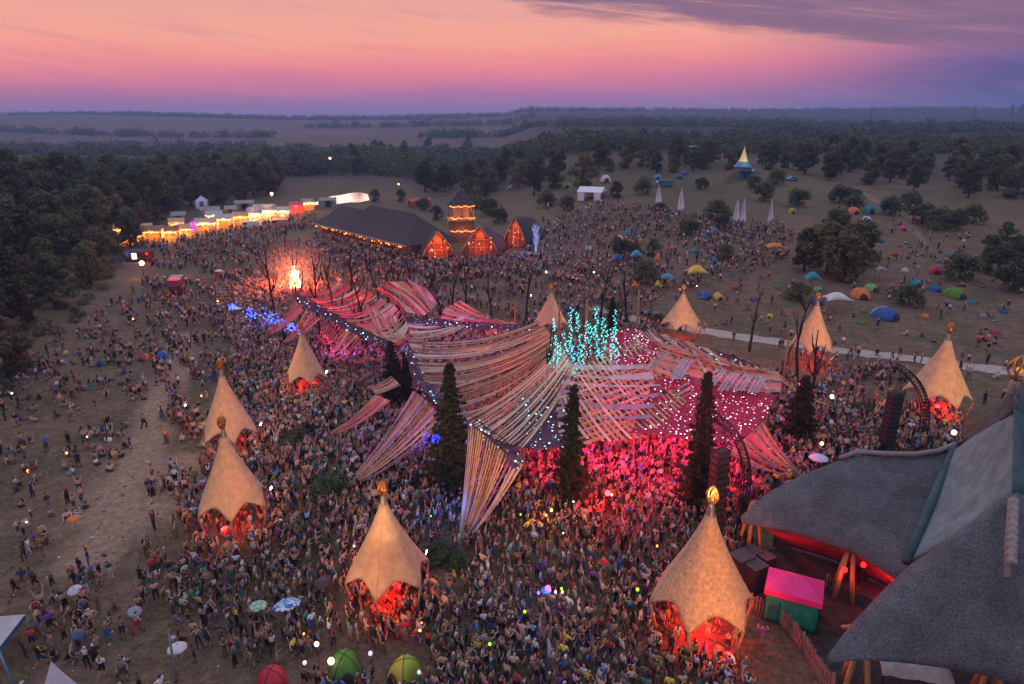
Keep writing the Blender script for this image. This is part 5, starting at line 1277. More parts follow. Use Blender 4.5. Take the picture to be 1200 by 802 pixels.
# ------------------------------------------------------------------ row of lit food stalls
def stall(px, py, wpx, kind, label, roofc, lampm=M_WARM, pw=330, lcol=(1, .33, .09), h=3.3):
    p = G(px, py); _, _, dep = proj(p.x, p.y, p.z); w = wpx / F * float(dep); rj = random.Random(int(px * 13)); yaw = R(22 + rj.uniform(-13, 13)); h = h * rj.uniform(.72, 1.02)
    o = thing('food_stall', label, 'food stall', p, yaw, 'lit food stalls along the wood'); dd = 4.2
    mr = mat('stall_roof_' + roofc[0], roofc[1], .8, noise=.2, scale=1)
    mb = MB(); rows = []
    if kind == 'gable': prof = [(-.5, h), (dd * .25, h + .7), (dd * .5, h + 1.2), (dd * .75, h + .7), (dd + .3, h)]
    elif kind == 'lean': prof = [(-.9, h - .2), (0, h + .1), (dd * .5, h + .5), (dd, h + .9)]
    else: prof = [(-.4, h), (dd * .3, h + .9), (dd * .5, h + 1.9), (dd * .7, h + .9), (dd + .4, h)]
    n = 9
    for y, z in prof: rows.append([(-w / 2 - .2 + (w + .4) * i / (n - 1), y, z + (.3 * abs(math.sin(2 * math.pi * i / (n - 1))) if kind == 'peak' else 0)) for i in range(n)])
    mb.grid(rows, smooth=False); mb.build('roof', mr, o, solid=.08)
    for x in (-w / 2, -w / 6, w / 6, w / 2):
        b = MB(); b.box((x, 0, h / 2), (.12, .12, h)); b.build('post', M_PLANKW, o)
    b = MB(); b.box((0, .3, .55), (w * .96, .6, 1.1)); b.box((0, .25, 1.13), (w, .8, .06)); b.build('counter', M_LOG, o)
    b = MB(); b.box((0, dd - .2, h / 2), (w, .1, h)); b.build('back_wall', mat('stall_backing', (.5, .36, .22), .8, noise=.25, scale=1), o)
    for sx_ in (-1, 1): b = MB(); b.box((sx_ * w / 2, dd / 2, h / 2), (.06, dd - .4, h)); b.build('side_wall', mat('stall_backing', (.5, .36, .22)), o)
    b = MB(); b.box((0, -.12, h - .35), (w * .9, .06, .45)); b.build('sign_board', M_EAVE, o)
    g = random.Random(int(px * 7)); lb = MB(); nl = max(3, int(w / 1.6))
    for k in range(nl): lb.ball((-w / 2 + w * (k + .5) / nl, g.uniform(.2, 1.5), h - .8 + g.uniform(-.2, .1)), g.uniform(.13, .24), 0, 8, 5)
    lb.build('hanging_lamp', lampm, o)
    sb = MB(); pts = [(-w / 2 + w * k / 10, -.75 + g.uniform(-.1, .1), h - .1 - .35 * abs(math.sin(k * .63))) for k in range(11)]; sb.tube(pts, .03, 4)
    for q in pts: sb.octa(q, g.uniform(.08, .17))
    sb.build('bulb_string', lampm, o)
    light('POINT', o.matrix_basis @ Vector((0, -1.6, h - .5)), pw * 4.0, lcol, .5); light('POINT', o.matrix_basis @ Vector((0, 2.0, h - .6)), pw * 1.0, lcol, .5)
BR = ('brown', (.20, .12, .08)); WH = ('white', (.34, .31, .29)); GY = ('grey', (.25, .23, .23)); RD = ('red', (.4, .07, .06)); TN = ('tan', (.42, .28, .17))
for a in ((156, 286, 24, 'lean', 'first orange lit food stall at the forest corner of the row', TN), (178, 284, 22, 'lean', 'second orange food stall counting from the forest corner', BR), (199, 281, 20, 'gable', 'gabled brown food stall third from the forest corner', BR), (219, 277, 20, 'lean', 'tan food stall just left of the purple banner', TN),
          (241, 271, 24, 'gable', 'white roofed food stall just right of the purple banner', WH, M_WARMW, 380), (263, 268, 20, 'lean', 'white roofed food stall with warm bulbs in the middle of the row', WH, M_WARMW, 380), (283, 265, 18, 'gable', 'tan gabled food stall in the middle of the row', TN, M_WARM, 380), (299, 262, 16, 'peak', 'brightly lit white tent stall with twin peaks', WH, M_WARMW, 520, (1, .55, .3)),
          (315, 258, 18, 'peak', 'brightest white tent stall with a tall peak', WH, M_WARMW, 620, (1, .6, .34)), (332, 255, 16, 'lean', 'white front food stall left of the red lit one', WH, M_WARMW, 480, (1, .5, .25)), (348, 250, 15, 'lean', 'red lit food stall near the river end of the row', RD, M_REDL, 420, (1, .08, .12)), (362, 247, 13, 'gable', 'small food stall right of the red lit one', GY, M_WARMW, 300), (143, 281, 14, 'gable', 'end stall half hidden by the forest at the row corner', BR, M_WARM, 380), (170, 277, 18, 'lean', 'second row orange stall behind the first two', TN, M_WARM, 300), (208, 272, 16, 'gable', 'second row tan stall behind the purple banner', TN, M_WARM, 300), (252, 263, 18, 'lean', 'second row white stall behind the warm bulbs', WH, M_WARMW, 260), (306, 254, 16, 'gable', 'second row pale stall behind the twin peaks', WH, M_WARMW, 360, (1, .65, .4))):
    stall(*a)
# purple banner, second row roofs and vehicles behind the stalls
p = G(228, 276); o = thing('banner_post', 'glowing purple upright banner between the food stalls', 'banner', p)
mb = MB(); mb.box((0, 0, 2.6), (1.6, .12, 3.0)); mb.build('panel', mat('purple_panel', (.5, .05, .6), emit=(.45, .03, .8), estr=1.6), o); mb = MB(); mb.tube([(-.8, .1, 0), (-.8, .1, 4.2)], .07, 6); mb.build('pole', M_BLACK, o)
def marquee(px, py, wpx, dm, h, rh, col, label, yaw=20, side=True, cat='marquee', glow=None, peak=False):
    p = G(px, py); _, _, dep = proj(p.x, p.y, p.z); w = wpx / F * float(dep); o = thing('marquee_tent', label, cat, p, R(yaw))
    m = mat('marquee_' + col[0], col[1], .7, noise=.12, scale=1)
    mb = MB()
    v = [(-w / 2, 0, h), (w / 2, 0, h), (w / 2, dm, h), (-w / 2, dm, h)]
    if peak: mb.add(v + [(0, dm / 2, h + rh)], [(0, 1, 4), (1, 2, 4), (2, 3, 4), (3, 0, 4)])
    else: mb.add(v + [(-w / 2, dm / 2, h + rh), (w / 2, dm / 2, h + rh)], [(0, 1, 5, 4), (2, 3, 4, 5), (1, 2, 5), (3, 0, 4)])
    mb.build('roof', m, o, solid=.05)
    for x in (-w / 2, -w / 6, w / 6, w / 2):
        for y in (0, dm): b = MB(); b.box((x, y, h / 2), (.12, .12, h)); b.build('post', M_EAVE, o)
    if side:
        for x in (-w / 3, w / 3): b = MB(); b.box((x, -.03, h * .5), (w * .26, .05, h * .98)); b.build('side_panel', m, o)
        b = MB(); b.box((0, dm, h * .5), (w, .05, h)); b.build('back_panel', m, o)
    if glow: light('POINT', o.matrix_basis @ Vector((0, -1, h * .8)), glow[0], glow[1], .4)
    return o
marquee(690, 236, 30, 7.5, 3.0, 1.6, ('white', (.62, .64, .70)), 'white frame marquee with windows on the bare slope', -22)
for a in ((210, 262, 16, 4, 2.6, 1.2, GY, 'dim grey marquee behind the orange stalls'), (237, 245, 14, 4, 3.0, 2.0, WH, 'small pale peaked marquee behind the white roofed stall', 20, True, 'marquee', (60, (.4, .5, 1)), True), (247, 256, 22, 5, 2.8, 1.2, GY, 'grey marquee with a green lamp behind the row'), (287, 246, 22, 5, 2.4, 1.1, GY, 'broad pale marquee roof behind the bright tent stalls'), (271, 254, 14, 4, 2.6, 1.2, GY, 'small dim marquee behind the middle stalls'), (150, 263, 16, 5, 2.6, 1.2, WH, 'pale tent behind the first orange stall'),
          (494, 243, 26, 5, 2.4, 1.0, RD, 'low dark red pavilion behind the arched halls'), (385, 243, 20, 4, 2.6, 1.1, GY, 'dim marquee by the river end of the stalls')):
    marquee(*a)
# street lamps
def lamp_post(px, py, h, label, pw=500):
    p = G(px, py); hh = h; o = thing('street_lamp', label, 'lamp post', p, 0)
    mb = MB(); mb.tube([(0, 0, -.2), (0, 0, hh)], [.11, .07], 7); mb.build('post', M_BLACK, o)
    mb = MB(); mb.ball((0, 0, hh + .2), .5, 0, 10, 6); mb.build('lamp_head', mat('sodium_lamp', (1, .6, .2), emit=(1, .5, .14), estr=22), o)
    light('POINT', p + Vector((0, -.9, hh)), pw, (1, .5, .18), .4)
p0 = G(321, 252); lamp_post(321, 252, up_to(p0, 228), 'orange lamp post glowing above the bright stalls', 700)
p0 = G(389, 214); lamp_post(389, 214, up_to(p0, 186), 'distant lamp post in the dark wood beyond the stalls', 300)
# red and white vehicles on the field
M_GLS = mat('dark_glass', (.03, .03, .04), .1, spec=.8); M_TYRE = mat('tyre', (.02, .02, .02), .9)
def vehicle(px, py, L, wd, h, yaw, body, label, kind='car', cat='car'):
    p = G(px, py); o = thing('fire_truck' if kind == 'truck' else ('parked_van' if kind == 'van' else 'parked_car'), label, cat, p, R(yaw)); m = mat('paint_' + body[0], body[1], .4, spec=.5)
    mb = MB()
    if kind == 'car': prof = [(-L / 2, .35), (-L / 2, .8), (-L * .3, .92), (-L * .16, h), (L * .22, h), (L * .38, .95), (L / 2, .88), (L / 2, .35)]
    else: prof = [(-L / 2, .4), (-L / 2, h * .6), (-L * .42, h), (L / 2, h), (L / 2, .4)]
    n = len(prof); mb.add([(x, y, z) for y in (-wd / 2, wd / 2) for x, z in prof], [tuple(range(n)), tuple(range(2 * n - 1, n - 1, -1))] + [(k, n + k, n + (k + 1) % n, (k + 1) % n) for k in range(n)]); mb.build('body', m, o)
    for s in (-1, 1):
        mb = MB()
        if kind == 'car': mb.box((0.03 * L, s * (wd / 2 + .005), h - .32), (L * .42, .02, .34))
        else: mb.box((-.3 * L, s * (wd / 2 + .005), h * .72), (L * .25, .02, h * .24))
        mb.build('window', M_GLS, o)
    for x in (-L * .32, L * .32):
        for s in (-1, 1):
            b = MB(); b.tube([(x, s * (wd / 2 - .2), .34), (x, s * (wd / 2 + .02), .34)], .34, 12); b.build('wheel', M_TYRE, o)
    if kind == 'truck':
        b = MB(); b.box((L * .05, 0, h + .12), (L * .8, wd * .9, .22)); b.build('roof_rack', M_EAVE, o); b = MB(); b.box((-L * .36, 0, h + .12), (.3, wd * .7, .2)); b.build('beacon', M_REDL, o)
        b = MB()
        for s in (-1, 1): b.box((L * .1, s * (wd / 2 + .01), h * .42), (L * .7, .03, .3))
        b.build('stripe', M_EAVE, o)
vehicle(208, 343, 5.2, 2.5, 3.0, 108, ('deep_red', (.10, .012, .03)), 'dark red fire truck with pale roof on the field by the forest', 'truck', 'fire truck')
vehicle(294, 268, 5.2, 2.0, 2.4, 15, ('white', (.6, .58, .58)), 'white van in front of the bright tent stalls', 'van', 'van'); vehicle(328, 266, 5.5, 2.1, 2.5, 15, ('rose', (.5, .2, .22)), 'reddish van in front of the brightest stall', 'van', 'van')
vehicle(1002, 227, 4.3, 1.75, 1.45, -12, ('navy', (.03, .05, .11)), 'dark blue car parked beside the pale track on the hill'); vehicle(928, 212, 4.4, 1.75, 1.5, 8, ('sky', (.06, .2, .38)), 'light blue car parked right of the shrine'); vehicle(600, 222, 4.4, 1.75, 1.5, 8, ('silver', (.3, .32, .36)), 'pale car parked below the middle knoll'); vehicle(884, 203, 4.3, 1.75, 1.4, 5, ('ice', (.2, .35, .42)), 'pale teal car beside the shrine steps')
vehicle(778, 219, 6.0, 2.1, 2.4, 12, ('petrol', (.03, .16, .18)), 'teal camper van on the slope behind the first white sail', 'van', 'van')
# little stage booth with blue and red light left of the field
p = G(165, 306); o = thing('light_booth', 'small booth with blue and red lamps below the first food stall', 'booth', p, R(15))
mb = MB(); mb.box((0, 0, 1.2), (6, 2.5, 2.4)); mb.build('wall', M_CAB, o); mb = MB(); mb.add([(-3.3, -1.6, 2.5), (3.3, -1.6, 2.5), (3.3, 1.6, 2.9), (-3.3, 1.6, 2.9)], [(0, 1, 2, 3)]); mb.build('roof', M_ROOF, o, solid=.1)
mb = MB(); mb.box((-1.0, -1.32, 1.5), (1.1, .06, 1.5)); mb.build('blue_screen', mat('blue_screen', (.3, .5, 1), emit=(.25, .45, 1), estr=4), o); mb = MB(); mb.octa((2.0, -1.5, 2.0), .35); mb.build('red_lamp', M_REDL, o)
light('POINT', p + Vector((2.5, -3.5, 2.2)), 500, (1, .06, .08), .3); light('POINT', p + Vector((-2, -3, 2)), 150, (.3, .3, 1), .3)
p0 = G(169, 326); lamp_post(169, 326, 3.2, 'low orange lamp on the field below the little booth', 250)

# ------------------------------------------------------------------ white sails, shrine, pylons
M_SAIL = mat('white_sail', (.62, .62, .72), .8, noise=.08, scale=.6, trans=.2)
for px, py, ty, w, lab in ((771, 240, 216, 8, 'first white sail, at the top of the slope crowd'), (797, 249, 220, 9, 'second white sail, standing alone right of the first'), (862, 263, 234, 9, 'left sail of the pair before the shrine'), (870, 263, 233, 7, 'slim right sail of the pair before the shrine'), (902, 264, 234, 7, 'single white sail right of the pair')):
    p = G(px, py); _, _, dep = proj(p.x, p.y, p.z); h = up_to(p, ty); hw = w / F * float(dep) / 2
    o = thing('white_sail', lab, 'sail', p, 0, 'white sails on the hill'); mb = MB(); rows = []
    for j in range(9):
        t = j / 8; ww = hw * (1 - t) ** .8 + .03; off = .5 * hw * (1 - t) * 0.4; rows.append([(off - ww, .3 * math.sin(math.pi * t), .4 + (h - .4) * t), (off, .25 + .3 * math.sin(math.pi * t), .4 + (h - .4) * t), (off + ww, .3 * math.sin(math.pi * t), .4 + (h - .4) * t)])
    mb.grid(rows); mb.build('cloth', M_SAIL, o, solid=.04); mb = MB(); mb.tube([(0, .4, -.2), (0, .5, h + .2)], .08, 6); mb.build('pole', M_WOOD, o)
    light('POINT', p + Vector((0, -2.5, 1.5)), 25, (.75, .75, 1), .3)
def shrine():
    p = G(869, 210); h = up_to(p, 172); s = h / 12.0; o = thing('hill_shrine', 'small hilltop shrine with glowing golden spire and blue eaves', 'shrine', p, R(8))
    mb = MB(); mb.box((0, 0, 2.2 * s), (4.6 * s, 6 * s, 4.4 * s)); mb.build('wall', mat('shrine_wall', (.06, .13, .2), .8, noise=.2), o)
    mb = MB(); mb.lathe([(3.6 * s, 4.6 * s), (3.0 * s, 5.1 * s), (2.2 * s, 6.4 * s), (1.8 * s, 6.6 * s), (.01, 6.7 * s)], 8); mb.build('eaves', mat('blue_eaves', (.06, .20, .32), .6), o)
    mb = MB(); mb.lathe([(2.0 * s, 6.2 * s), (1.5 * s, 7.2 * s), (1.0 * s, 8.6 * s), (.5 * s, 10.2 * s), (.15 * s, 11.6 * s), (.01, 12.4 * s)], 12); mb.build('spire', mat('golden_spire', (.75, .62, .3), .5, emit=(1, .72, .22), estr=.10), o)
    mb = MB(); mb.box((0, -3.05 * s, 1.6 * s), (1.6 * s, .1, 2.6 * s)); mb.build('door', M_BLACK, o)
    for x in (-1.5, 1.5): mb = MB(); mb.box((x * s, -3.05 * s, 2.6 * s), (1.2 * s, .1, 1.2 * s)); mb.build('window', M_GLS, o)
    for k in range(12):
        b = MB(); b.box((-4.0 * s - k * .5 * s, -4.5 * s - .35 * k * s, 3.8 * s - k * .3 * s), (2.2 * s, 1.6 * s, .22 * s), .5); b.build('stair_step', M_WOOD, o)
    light('POINT', p + Vector((0, -4 * s, 7.4 * s)), 120, (1, .85, .5), .4)
shrine()
def pylon(px, py, ty, label):
    p = G(px, py); h = up_to(p, ty); o = thing('power_pylon', label, 'pylon', p, R(20), 'power pylons on the skyline'); w = h * .16
    mb = MB(); r = h * .014
    for sx in (-1, 1):
        for sy in (-1, 1): mb.tube([(sx * w, sy * w, 0), (sx * w * .35, sy * w * .35, h * .6), (sx * w * .22, sy * w * .22, h)], r, 4)
    for k in range(7):
        t = k / 7; a, b = w * (1 - .7 * t), w * (1 - .7 * (t + 1 / 7))
        mb.tube([(-a, -a, h * t), (b, -b, h * (t + 1 / 7))], r * .6, 4); mb.tube([(a, -a, h * t), (-b, -b, h * (t + 1 / 7))], r * .6, 4)
    mb.build('lattice_mast', M_BLACK, o)
    for z, l in ((.7, .34), (.86, .42), (1.0, .28)):
        b = MB(); b.tube([(-h * l, 0, h * z), (h * l, 0, h * z)], r * .9, 4); b.build('cross_arm', M_BLACK, o)
for a in ((1020, 138, 127, 'left lattice pylon on the far skyline'), (1104, 137, 129, 'small pylon between the tall ones on the skyline'), (1141, 137, 124, 'middle tall lattice pylon on the far skyline'), (1184, 138, 122, 'left of the last two skyline pylons at the edge'), (1195, 138, 122, 'rightmost skyline pylon at the edge of the picture')): pylon(*a)
# ------------------------------------------------------------------ camping tents
def cloth(name, c): return mat('nylon_' + name, c, .6, noise=.15, scale=1.0, trans=.15)
NY = {'green': (.10, .22, .03), 'lime': (.34, .42, .05), 'yellow': (.6, .45, .06), 'orange': (.62, .18, .06), 'red': (.45, .03, .05), 'blue': (.03, .10, .32), 'teal': (.03, .24, .30), 'white': (.55, .55, .60), 'grey': (.24, .25, .30), 'pink': (.6, .06, .22), 'sky': (.06, .26, .45), 'purple': (.16, .06, .35), 'lightgreen': (.22, .45, .18)}
def dome(px, py, wpx, label, c1, c2=None, yaw=0, hf=.55, lf=1.25, ribs=True):
    p = G(px, py); _, _, dep = proj(p.x, p.y, p.z); w = wpx / F * float(dep) / 2; h = w * 2 * hf; l = w * lf
    o = thing('dome_tent', label, 'tent', p, R(yaw), 'camping tents'); m1 = cloth(c1, NY[c1]); m2 = cloth(c2, NY[c2]) if c2 else m1
    mb = MB(); rows = []
    for j in range(10):
        ph = math.pi / 2 * j / 9; row = []
        for k in range(24):
            a = 2 * math.pi * k / 24; sq = 1 + .10 * math.cos(4 * a + math.pi) * math.cos(ph)
            rr = math.cos(ph) ** .8; sag = 1 - .045 * (1 + math.cos(8 * a)) * math.sin(2 * ph)
            row.append((w * rr * sq * sag * math.cos(a), l * rr * sq * sag * math.sin(a), h * math.sin(ph) ** 1.0))
        rows.append(row)
    mb.grid(rows, 0, True, True)
    # second colour on one half
    for i, f in enumerate(mb.f):
        k = i % 24
        if c2 and 9 <= k <= 20: mb.mi[i] = 1
    mb.build('canopy', [m1, m2], o)
    pb = MB()
    for a0 in (math.pi / 4, -math.pi / 4):
        pts = []
        for j in range(13):
            t = math.pi * j / 12; rr = abs(math.cos(t)) ** .8 * (1 if math.cos(t) >= 0 else -1) * 1.1; pts.append((w * rr * math.cos(a0), l * rr * math.sin(a0), h * 1.015 * math.sin(t)))
        pb.tube(pts, max(.02, .012 * w), 5)
    pb.build('tent_pole', M_BLACK, o)
    db = MB(); rows = []
    for j in range(6):
        z = h * .62 * j / 5; ww = w * .42 * math.sqrt(max(0, 1 - (j / 5) ** 2)) + .02; yy = -l * (math.cos(math.asin(min(1, z / h))) ** .8) * 1.0 - .05
        rows.append([(-ww, yy, z), (0, yy - .03, z), (ww, yy, z)])
    db.grid(rows); db.build('door', cloth('dark', (.03, .03, .04)), o)
    return o
for a in ((405, 786, 38, 'green dome tent with a white glowing ball against it', 'green', None, 20, .62), (474, 790, 33, 'lime and yellow dome tent right of the green one', 'lime', 'yellow', -35, .66), (320, 806, 36, 'crimson tent cut by the bottom edge', 'red', None, 30, .75),
          (1036, 372, 25, 'white and blue family tent beside a bush above the path', 'white', 'blue', 30, .5), (1118, 348, 20, 'lime green dome tent on the open hillside', 'lime', 'green', 15), (1072, 335, 14, 'white and teal dome tent in the middle of the hillside', 'white', 'teal', 0), (1095, 341, 12, 'grey dome tent left of the lime one', 'grey', 'blue', 10), (1096, 320, 15, 'blue and red dome tent below the hillside picnic crowd', 'blue', 'red', -20),
          (1008, 348, 22, 'orange arched shelter tent below the hillside tree cluster', 'orange', None, -10, .5), (1020, 340, 14, 'light green shelter behind the orange one', 'lightgreen', None, 10), (958, 356, 13, 'dark blue dome tent beside the finial of the path side tent', 'blue', None, 0), (958, 341, 10, 'red and green dome tent under the teal canopy', 'red', 'lightgreen', 0), (841, 350, 12, 'yellow dome tent on the bare slope', 'yellow', None, 10), (861, 339, 9, 'small red dome tent on the bare slope', 'red', None, 0), (826, 349, 15, 'teal dome tent left of the yellow one', 'teal', 'blue', 20),
          (1000, 250, 13, 'orange dome tent high on the hill', 'orange', None, 0), (1018, 250, 11, 'blue upright tent high on the hill right of the orange one', 'blue', 'teal', 0, .9), (1015, 259, 10, 'pale small tent just below the high blue tent', 'white', None, 0), (736, 276, 0.1 + 9, 'round blue tent beside the dark slope tree', 'blue', 'sky', 0, .8), (836, 271, 9, 'blue dome tent below the paired white sails', 'sky', None, 0), (928, 250, 8, 'pale yellow tent right of the single white sail', 'lime', None, 0, .8), (725, 280, 12, 'peach pop up tent left of the round blue one', 'orange', 'white', 0, .4), (664, 220, 11, 'olive tent above the white marquee', 'lime', 'green', 0), (710, 213, 13, 'pinkish lit tent above the lone tree', 'orange', 'white', 0, .6), (770, 210, 10, 'pale blue tent on the upper slope', 'white', 'sky', 0), (796, 209, 9, 'small blue tent at the wood edge', 'blue', None, 0), (836, 309, 9, 'green glowing tent in the upper slope crowd', 'lightgreen', 'teal', 0, .9),
          (184, 382, 8, 'turquoise tent alone on the field', 'teal', None, 0, .9), (165, 352, 7, 'turquoise tent by the forest below the lit stalls', 'teal', 'sky', 0, .9), (190, 420, 15, 'blue tent in the middle of the field', 'sky', 'blue', 20, .6), (170, 421, 13, 'brownish red tent left of the blue field tent', 'orange', 'red', 0, .5), (120, 428, 10, 'dark green tent on the left field', 'green', 'blue', 0, .8), (1057, 270, 8, 'pink tent on the dusty hilltop', 'pink', None, 0, .7), (802, 205, 8, 'purple tent beside the small blue one at the wood edge', 'purple', None, 0), (670, 168, 11, 'red lit tent far off at the edge of the knoll', 'red', 'orange', 0, .7)):
    dome(*a)
for i_, a in enumerate(((1048, 300, 7, 'tiny red tent above the picnic crowd', 'red'), (1030, 284, 7, 'tiny blue tent high on the dusty slope', 'blue'), (1140, 356, 8, 'small teal tent right of the lime dome', 'teal'), (1152, 372, 8, 'small grey tent low on the hillside near the edge', 'grey'), (1176, 366, 8, 'small blue tent by the right edge bushes', 'blue'), (1084, 372, 8, 'small orange tent below the grey dome', 'orange'), (1060, 318, 7, 'tiny white tent beside the hillside cluster', 'white'), (912, 338, 7, 'tiny green tent on the bare slope', 'green'), (884, 352, 7, 'tiny purple tent on the bare slope', 'purple'), (902, 372, 8, 'small yellow tent just above the path', 'yellow'), (788, 292, 7, 'tiny orange tent amid the slope crowd', 'orange'), (812, 296, 7, 'tiny sky blue tent amid the slope crowd', 'sky'), (690, 292, 7, 'tiny white tent at the back of the slope crowd', 'white'), (950, 288, 6, 'tiny lime tent behind the hillside cluster', 'lime'), (1110, 300, 6, 'tiny teal tent right of the picnic crowd', 'teal'), (1166, 392, 9, 'small red tent above the path near the edge', 'red'), (1010, 380, 9, 'small green tent above the path', 'green'))):
    dome(a[0], a[1], a[2], a[3], a[4], None, i_ * 37, .6)
def tarp(px, py, wpx, h, label, c, sag=.4, yaw=0, ratio=.7, poles=True, tilt=0.0):
    p = G(px, py); _, _, dep = proj(p.x, p.y, p.z); w = wpx / F * float(dep) / 2; o = thing('shade_tarp', label, 'shade canopy', p, R(yaw), 'shade canopies')
    mb = MB(); rows = []
    for j in range(9):
        v = j / 8 * 2 - 1; row = []
        for i in range(9):
            u = i / 8 * 2 - 1; pin = 1 - .22 * (1 - u * u) ; pin2 = 1 - .22 * (1 - v * v)
            row.append((w * u * pin2, w * ratio * v * pin, h + sag * (1 - u * u) * (1 - v * v) * 2.2 - sag * .4 * (u * u + v * v) + tilt * u))
        rows.append(row)
    mb.grid(rows); mb.build('cloth', cloth(c, NY[c]), o, solid=.03)
    for u in (-1, 1):
        for v in (-1, 1): b = MB(); b.tube([(w * u * .98, w * ratio * v * .98, -.1), (w * u * .98, w * ratio * v * .98, h - sag * .8 + tilt * u)], .04, 5); b.build('pole', M_WOOD, o)
    b = MB()
    b.tube([(0, 0, -.1), (0, 0, h + sag * 1.9)], .05, 5); b.build('mast', M_WOOD, o)
    return o
for a in ((950, 340, 22, 2.6, 'teal shade canopy beside the hillside tree cluster', 'teal', .5), (745, 312, 17, 2.6, 'bright blue shade canopy on the slope', 'sky', .5), (723, 316, 13, 2.4, 'blue and yellow shade canopy left of the bright blue one', 'blue', .5), (781, 338, 18, 2.4, 'flat sky blue shade canopy above the path side tent', 'sky', .3), (815, 335, 26, 3.2, 'yellow shade canopy lit by a floodlight', 'yellow', .5), (978, 366, 32, 2.8, 'pale cream shade sail on ropes right of the path side tent', 'white', .4), (770, 314, 9, 2.0, 'orange shade canopy in front of the slope trees', 'orange', .5), (906, 302, 24, 2.8, 'orange and white awning at the end of the slope crowd', 'orange', .3), (743, 346, 7, 2, 'small orange shade canopy under the slope bush', 'orange', .4), (1030, 330, 16, 2.6, 'grey party canopy over the picnic group', 'grey', .2), (770, 344, 8, 1.8, 'lime green shade cloth left of the yellow canopy', 'lime', .4), (812, 178, 14, 3, 'green lit awning on the upper slope', 'lightgreen', .2)):
    tarp(*a)
# pavilion at the left edge, white tent tip at the bottom
def edge_canopy():
    p = G(-16, 772); o = thing('party_canopy', 'pale and petrol blue party canopy cut by the left edge', 'canopy', p, R(8))
    h = 2.0; mb = MB(); v = [(-2.4, -1.6, h), (2.0, -1.6, h), (2.0, 1.6, h), (-2.4, 1.6, h), (-.4, 0, h + 1.0)]
    mb.add(v, [(0, 1, 4), (1, 2, 4), (2, 3, 4), (3, 0, 4)], 0); mb.mi[0] = 1
    mb.build('roof', [cloth('pale', (.42, .42, .43)), cloth('petrol', (.03, .13, .19))], o, solid=.03)
    mb = MB(); mb.add([(2.0, -1.6, h), (2.0, 1.6, h), (2.02, 1.6, h - .3), (2.02, -1.6, h - .3), (-2.4, -1.62, h), (-2.4, -1.64, h - .3), (2.02, -1.64, h - .3)], [(0, 1, 2, 3), (0, 3, 5, 4)]); mb.build('valance', cloth('petrol', (.03, .13, .19)), o, solid=.02)
    for x, y in ((2.0, -1.6), (2.0, 1.6), (-2.4, 1.6), (-2.4, -1.6)): b = MB(); b.tube([(x, y, -.1), (x, y, h)], .04, 6); b.build('pole', M_EAVE, o)
    b = MB(); b.tube([(2.0, -1.6, h), (3.0, -2.7, 0)], .05, 5); b.build('guy_strap', cloth('sky', NY['sky']), o)
edge_canopy()
def cone_tent():
    p = G(72, 822); o = thing('cone_tent', 'white peaked tent whose tip pokes in at the bottom edge', 'tent', p, R(20)); mb = MB(); mb.lathe([(1.35, 0), (1.1, .5), (.5, 1.8), (.03, 3.0)], 6, smooth=False); mb.build('canopy', cloth('white', NY['white']), o)
    b = MB(); b.tube([(0, 0, 0), (0, 0, 3.25)], .04, 6); b.build('pole', M_WOOD, o)
cone_tent()

# ------------------------------------------------------------------ parasols held or planted in the crowd
def umbrella(px, py, r, label, c, pat=None, h=2.15, tilt=(0, 0)):
    p = W(px, py, h); o = thing('parasol', label, 'parasol', (p.x, p.y, h), 0, 'parasols in the crowd'); o.rotation_euler = (tilt[0], tilt[1], random.uniform(0, 1))
    mb = MB(); rows = []
    for j in range(7):
        t = j / 6; row = []
        for k in range(32):
            a = 2 * math.pi * k / 32; sc_ = abs(math.cos(4 * a)); rr = r * t * (1 - .05 * (1 - sc_) * t); row.append((rr * math.cos(a), rr * math.sin(a), -.42 * r * t * t + .03 * (1 - sc_) * t))
        rows.append(row)
    mb.grid(rows, 0, True, True); mb.build('canopy', pat or cloth(c, NY[c]), o, solid=.012)
    b = MB(); b.tube([(0, 0, .1), (0, 0, -1.1)], .018, 5); b.build('handle', M_BLACK, o)
    b = MB()
    for k in range(8): a = math.pi / 4 * k; b.tube([(0, 0, -.03), (r * .5 * math.cos(a), r * .5 * math.sin(a), -.13 * r), (r * math.cos(a), r * math.sin(a), -.43 * r)], .01, 4)
    b.build('spoke', M_BLACK, o)
def speck(name, a, b_, c_, s):
    m = mat(name, a, .7, noise=.1); nt = m.node_tree; N = nt.nodes; L = nt.links
    v = N.new('ShaderNodeTexVoronoi'); v.inputs['Scale'].default_value = s; tc = N.new('ShaderNodeTexCoord'); L.new(tc.outputs['Object'], v.inputs['Vector'])
    sp = N.new('ShaderNodeSeparateColor'); L.new(v.outputs['Color'], sp.inputs[0]); r = N.new('ShaderNodeValToRGB'); r.color_ramp.interpolation = 'CONSTANT'
    e = r.color_ramp.elements; e[0].color = (*a, 1); e[1].position = .45; e[1].color = (*b_, 1); q = e.new(.75); q.color = (*c_, 1)
    L.new(sp.outputs[0], r.inputs[0]); L.new(r.outputs[0], N['Principled BSDF'].inputs['Base Color']); return m
umbrella(335, 703, .98, 'big parasol speckled blue and white', 'blue', speck('blue_speckle', (.05, .13, .40), (.12, .38, .55), (.60, .62, .66), 7), 2.3, (-.25, 0))
umbrella(302, 707, .62, 'smaller parasol in mottled pale green beside the blue one', 'lightgreen', speck('green_speckle', (.10, .30, .17), (.45, .55, .42), (.2, .42, .26), 8), 2.1)
umbrella(378, 680, .68, 'black parasol between the blue one and the big peach tent', 'grey', mat('black_nylon', (.025, .025, .028), .6), 2.2)
umbrella(960, 533, .95, 'pale lilac parasol in the pink crowd near the golden wing', 'white', mat('lilac_nylon', (.62, .58, .78), .6, trans=.2), 2.5)
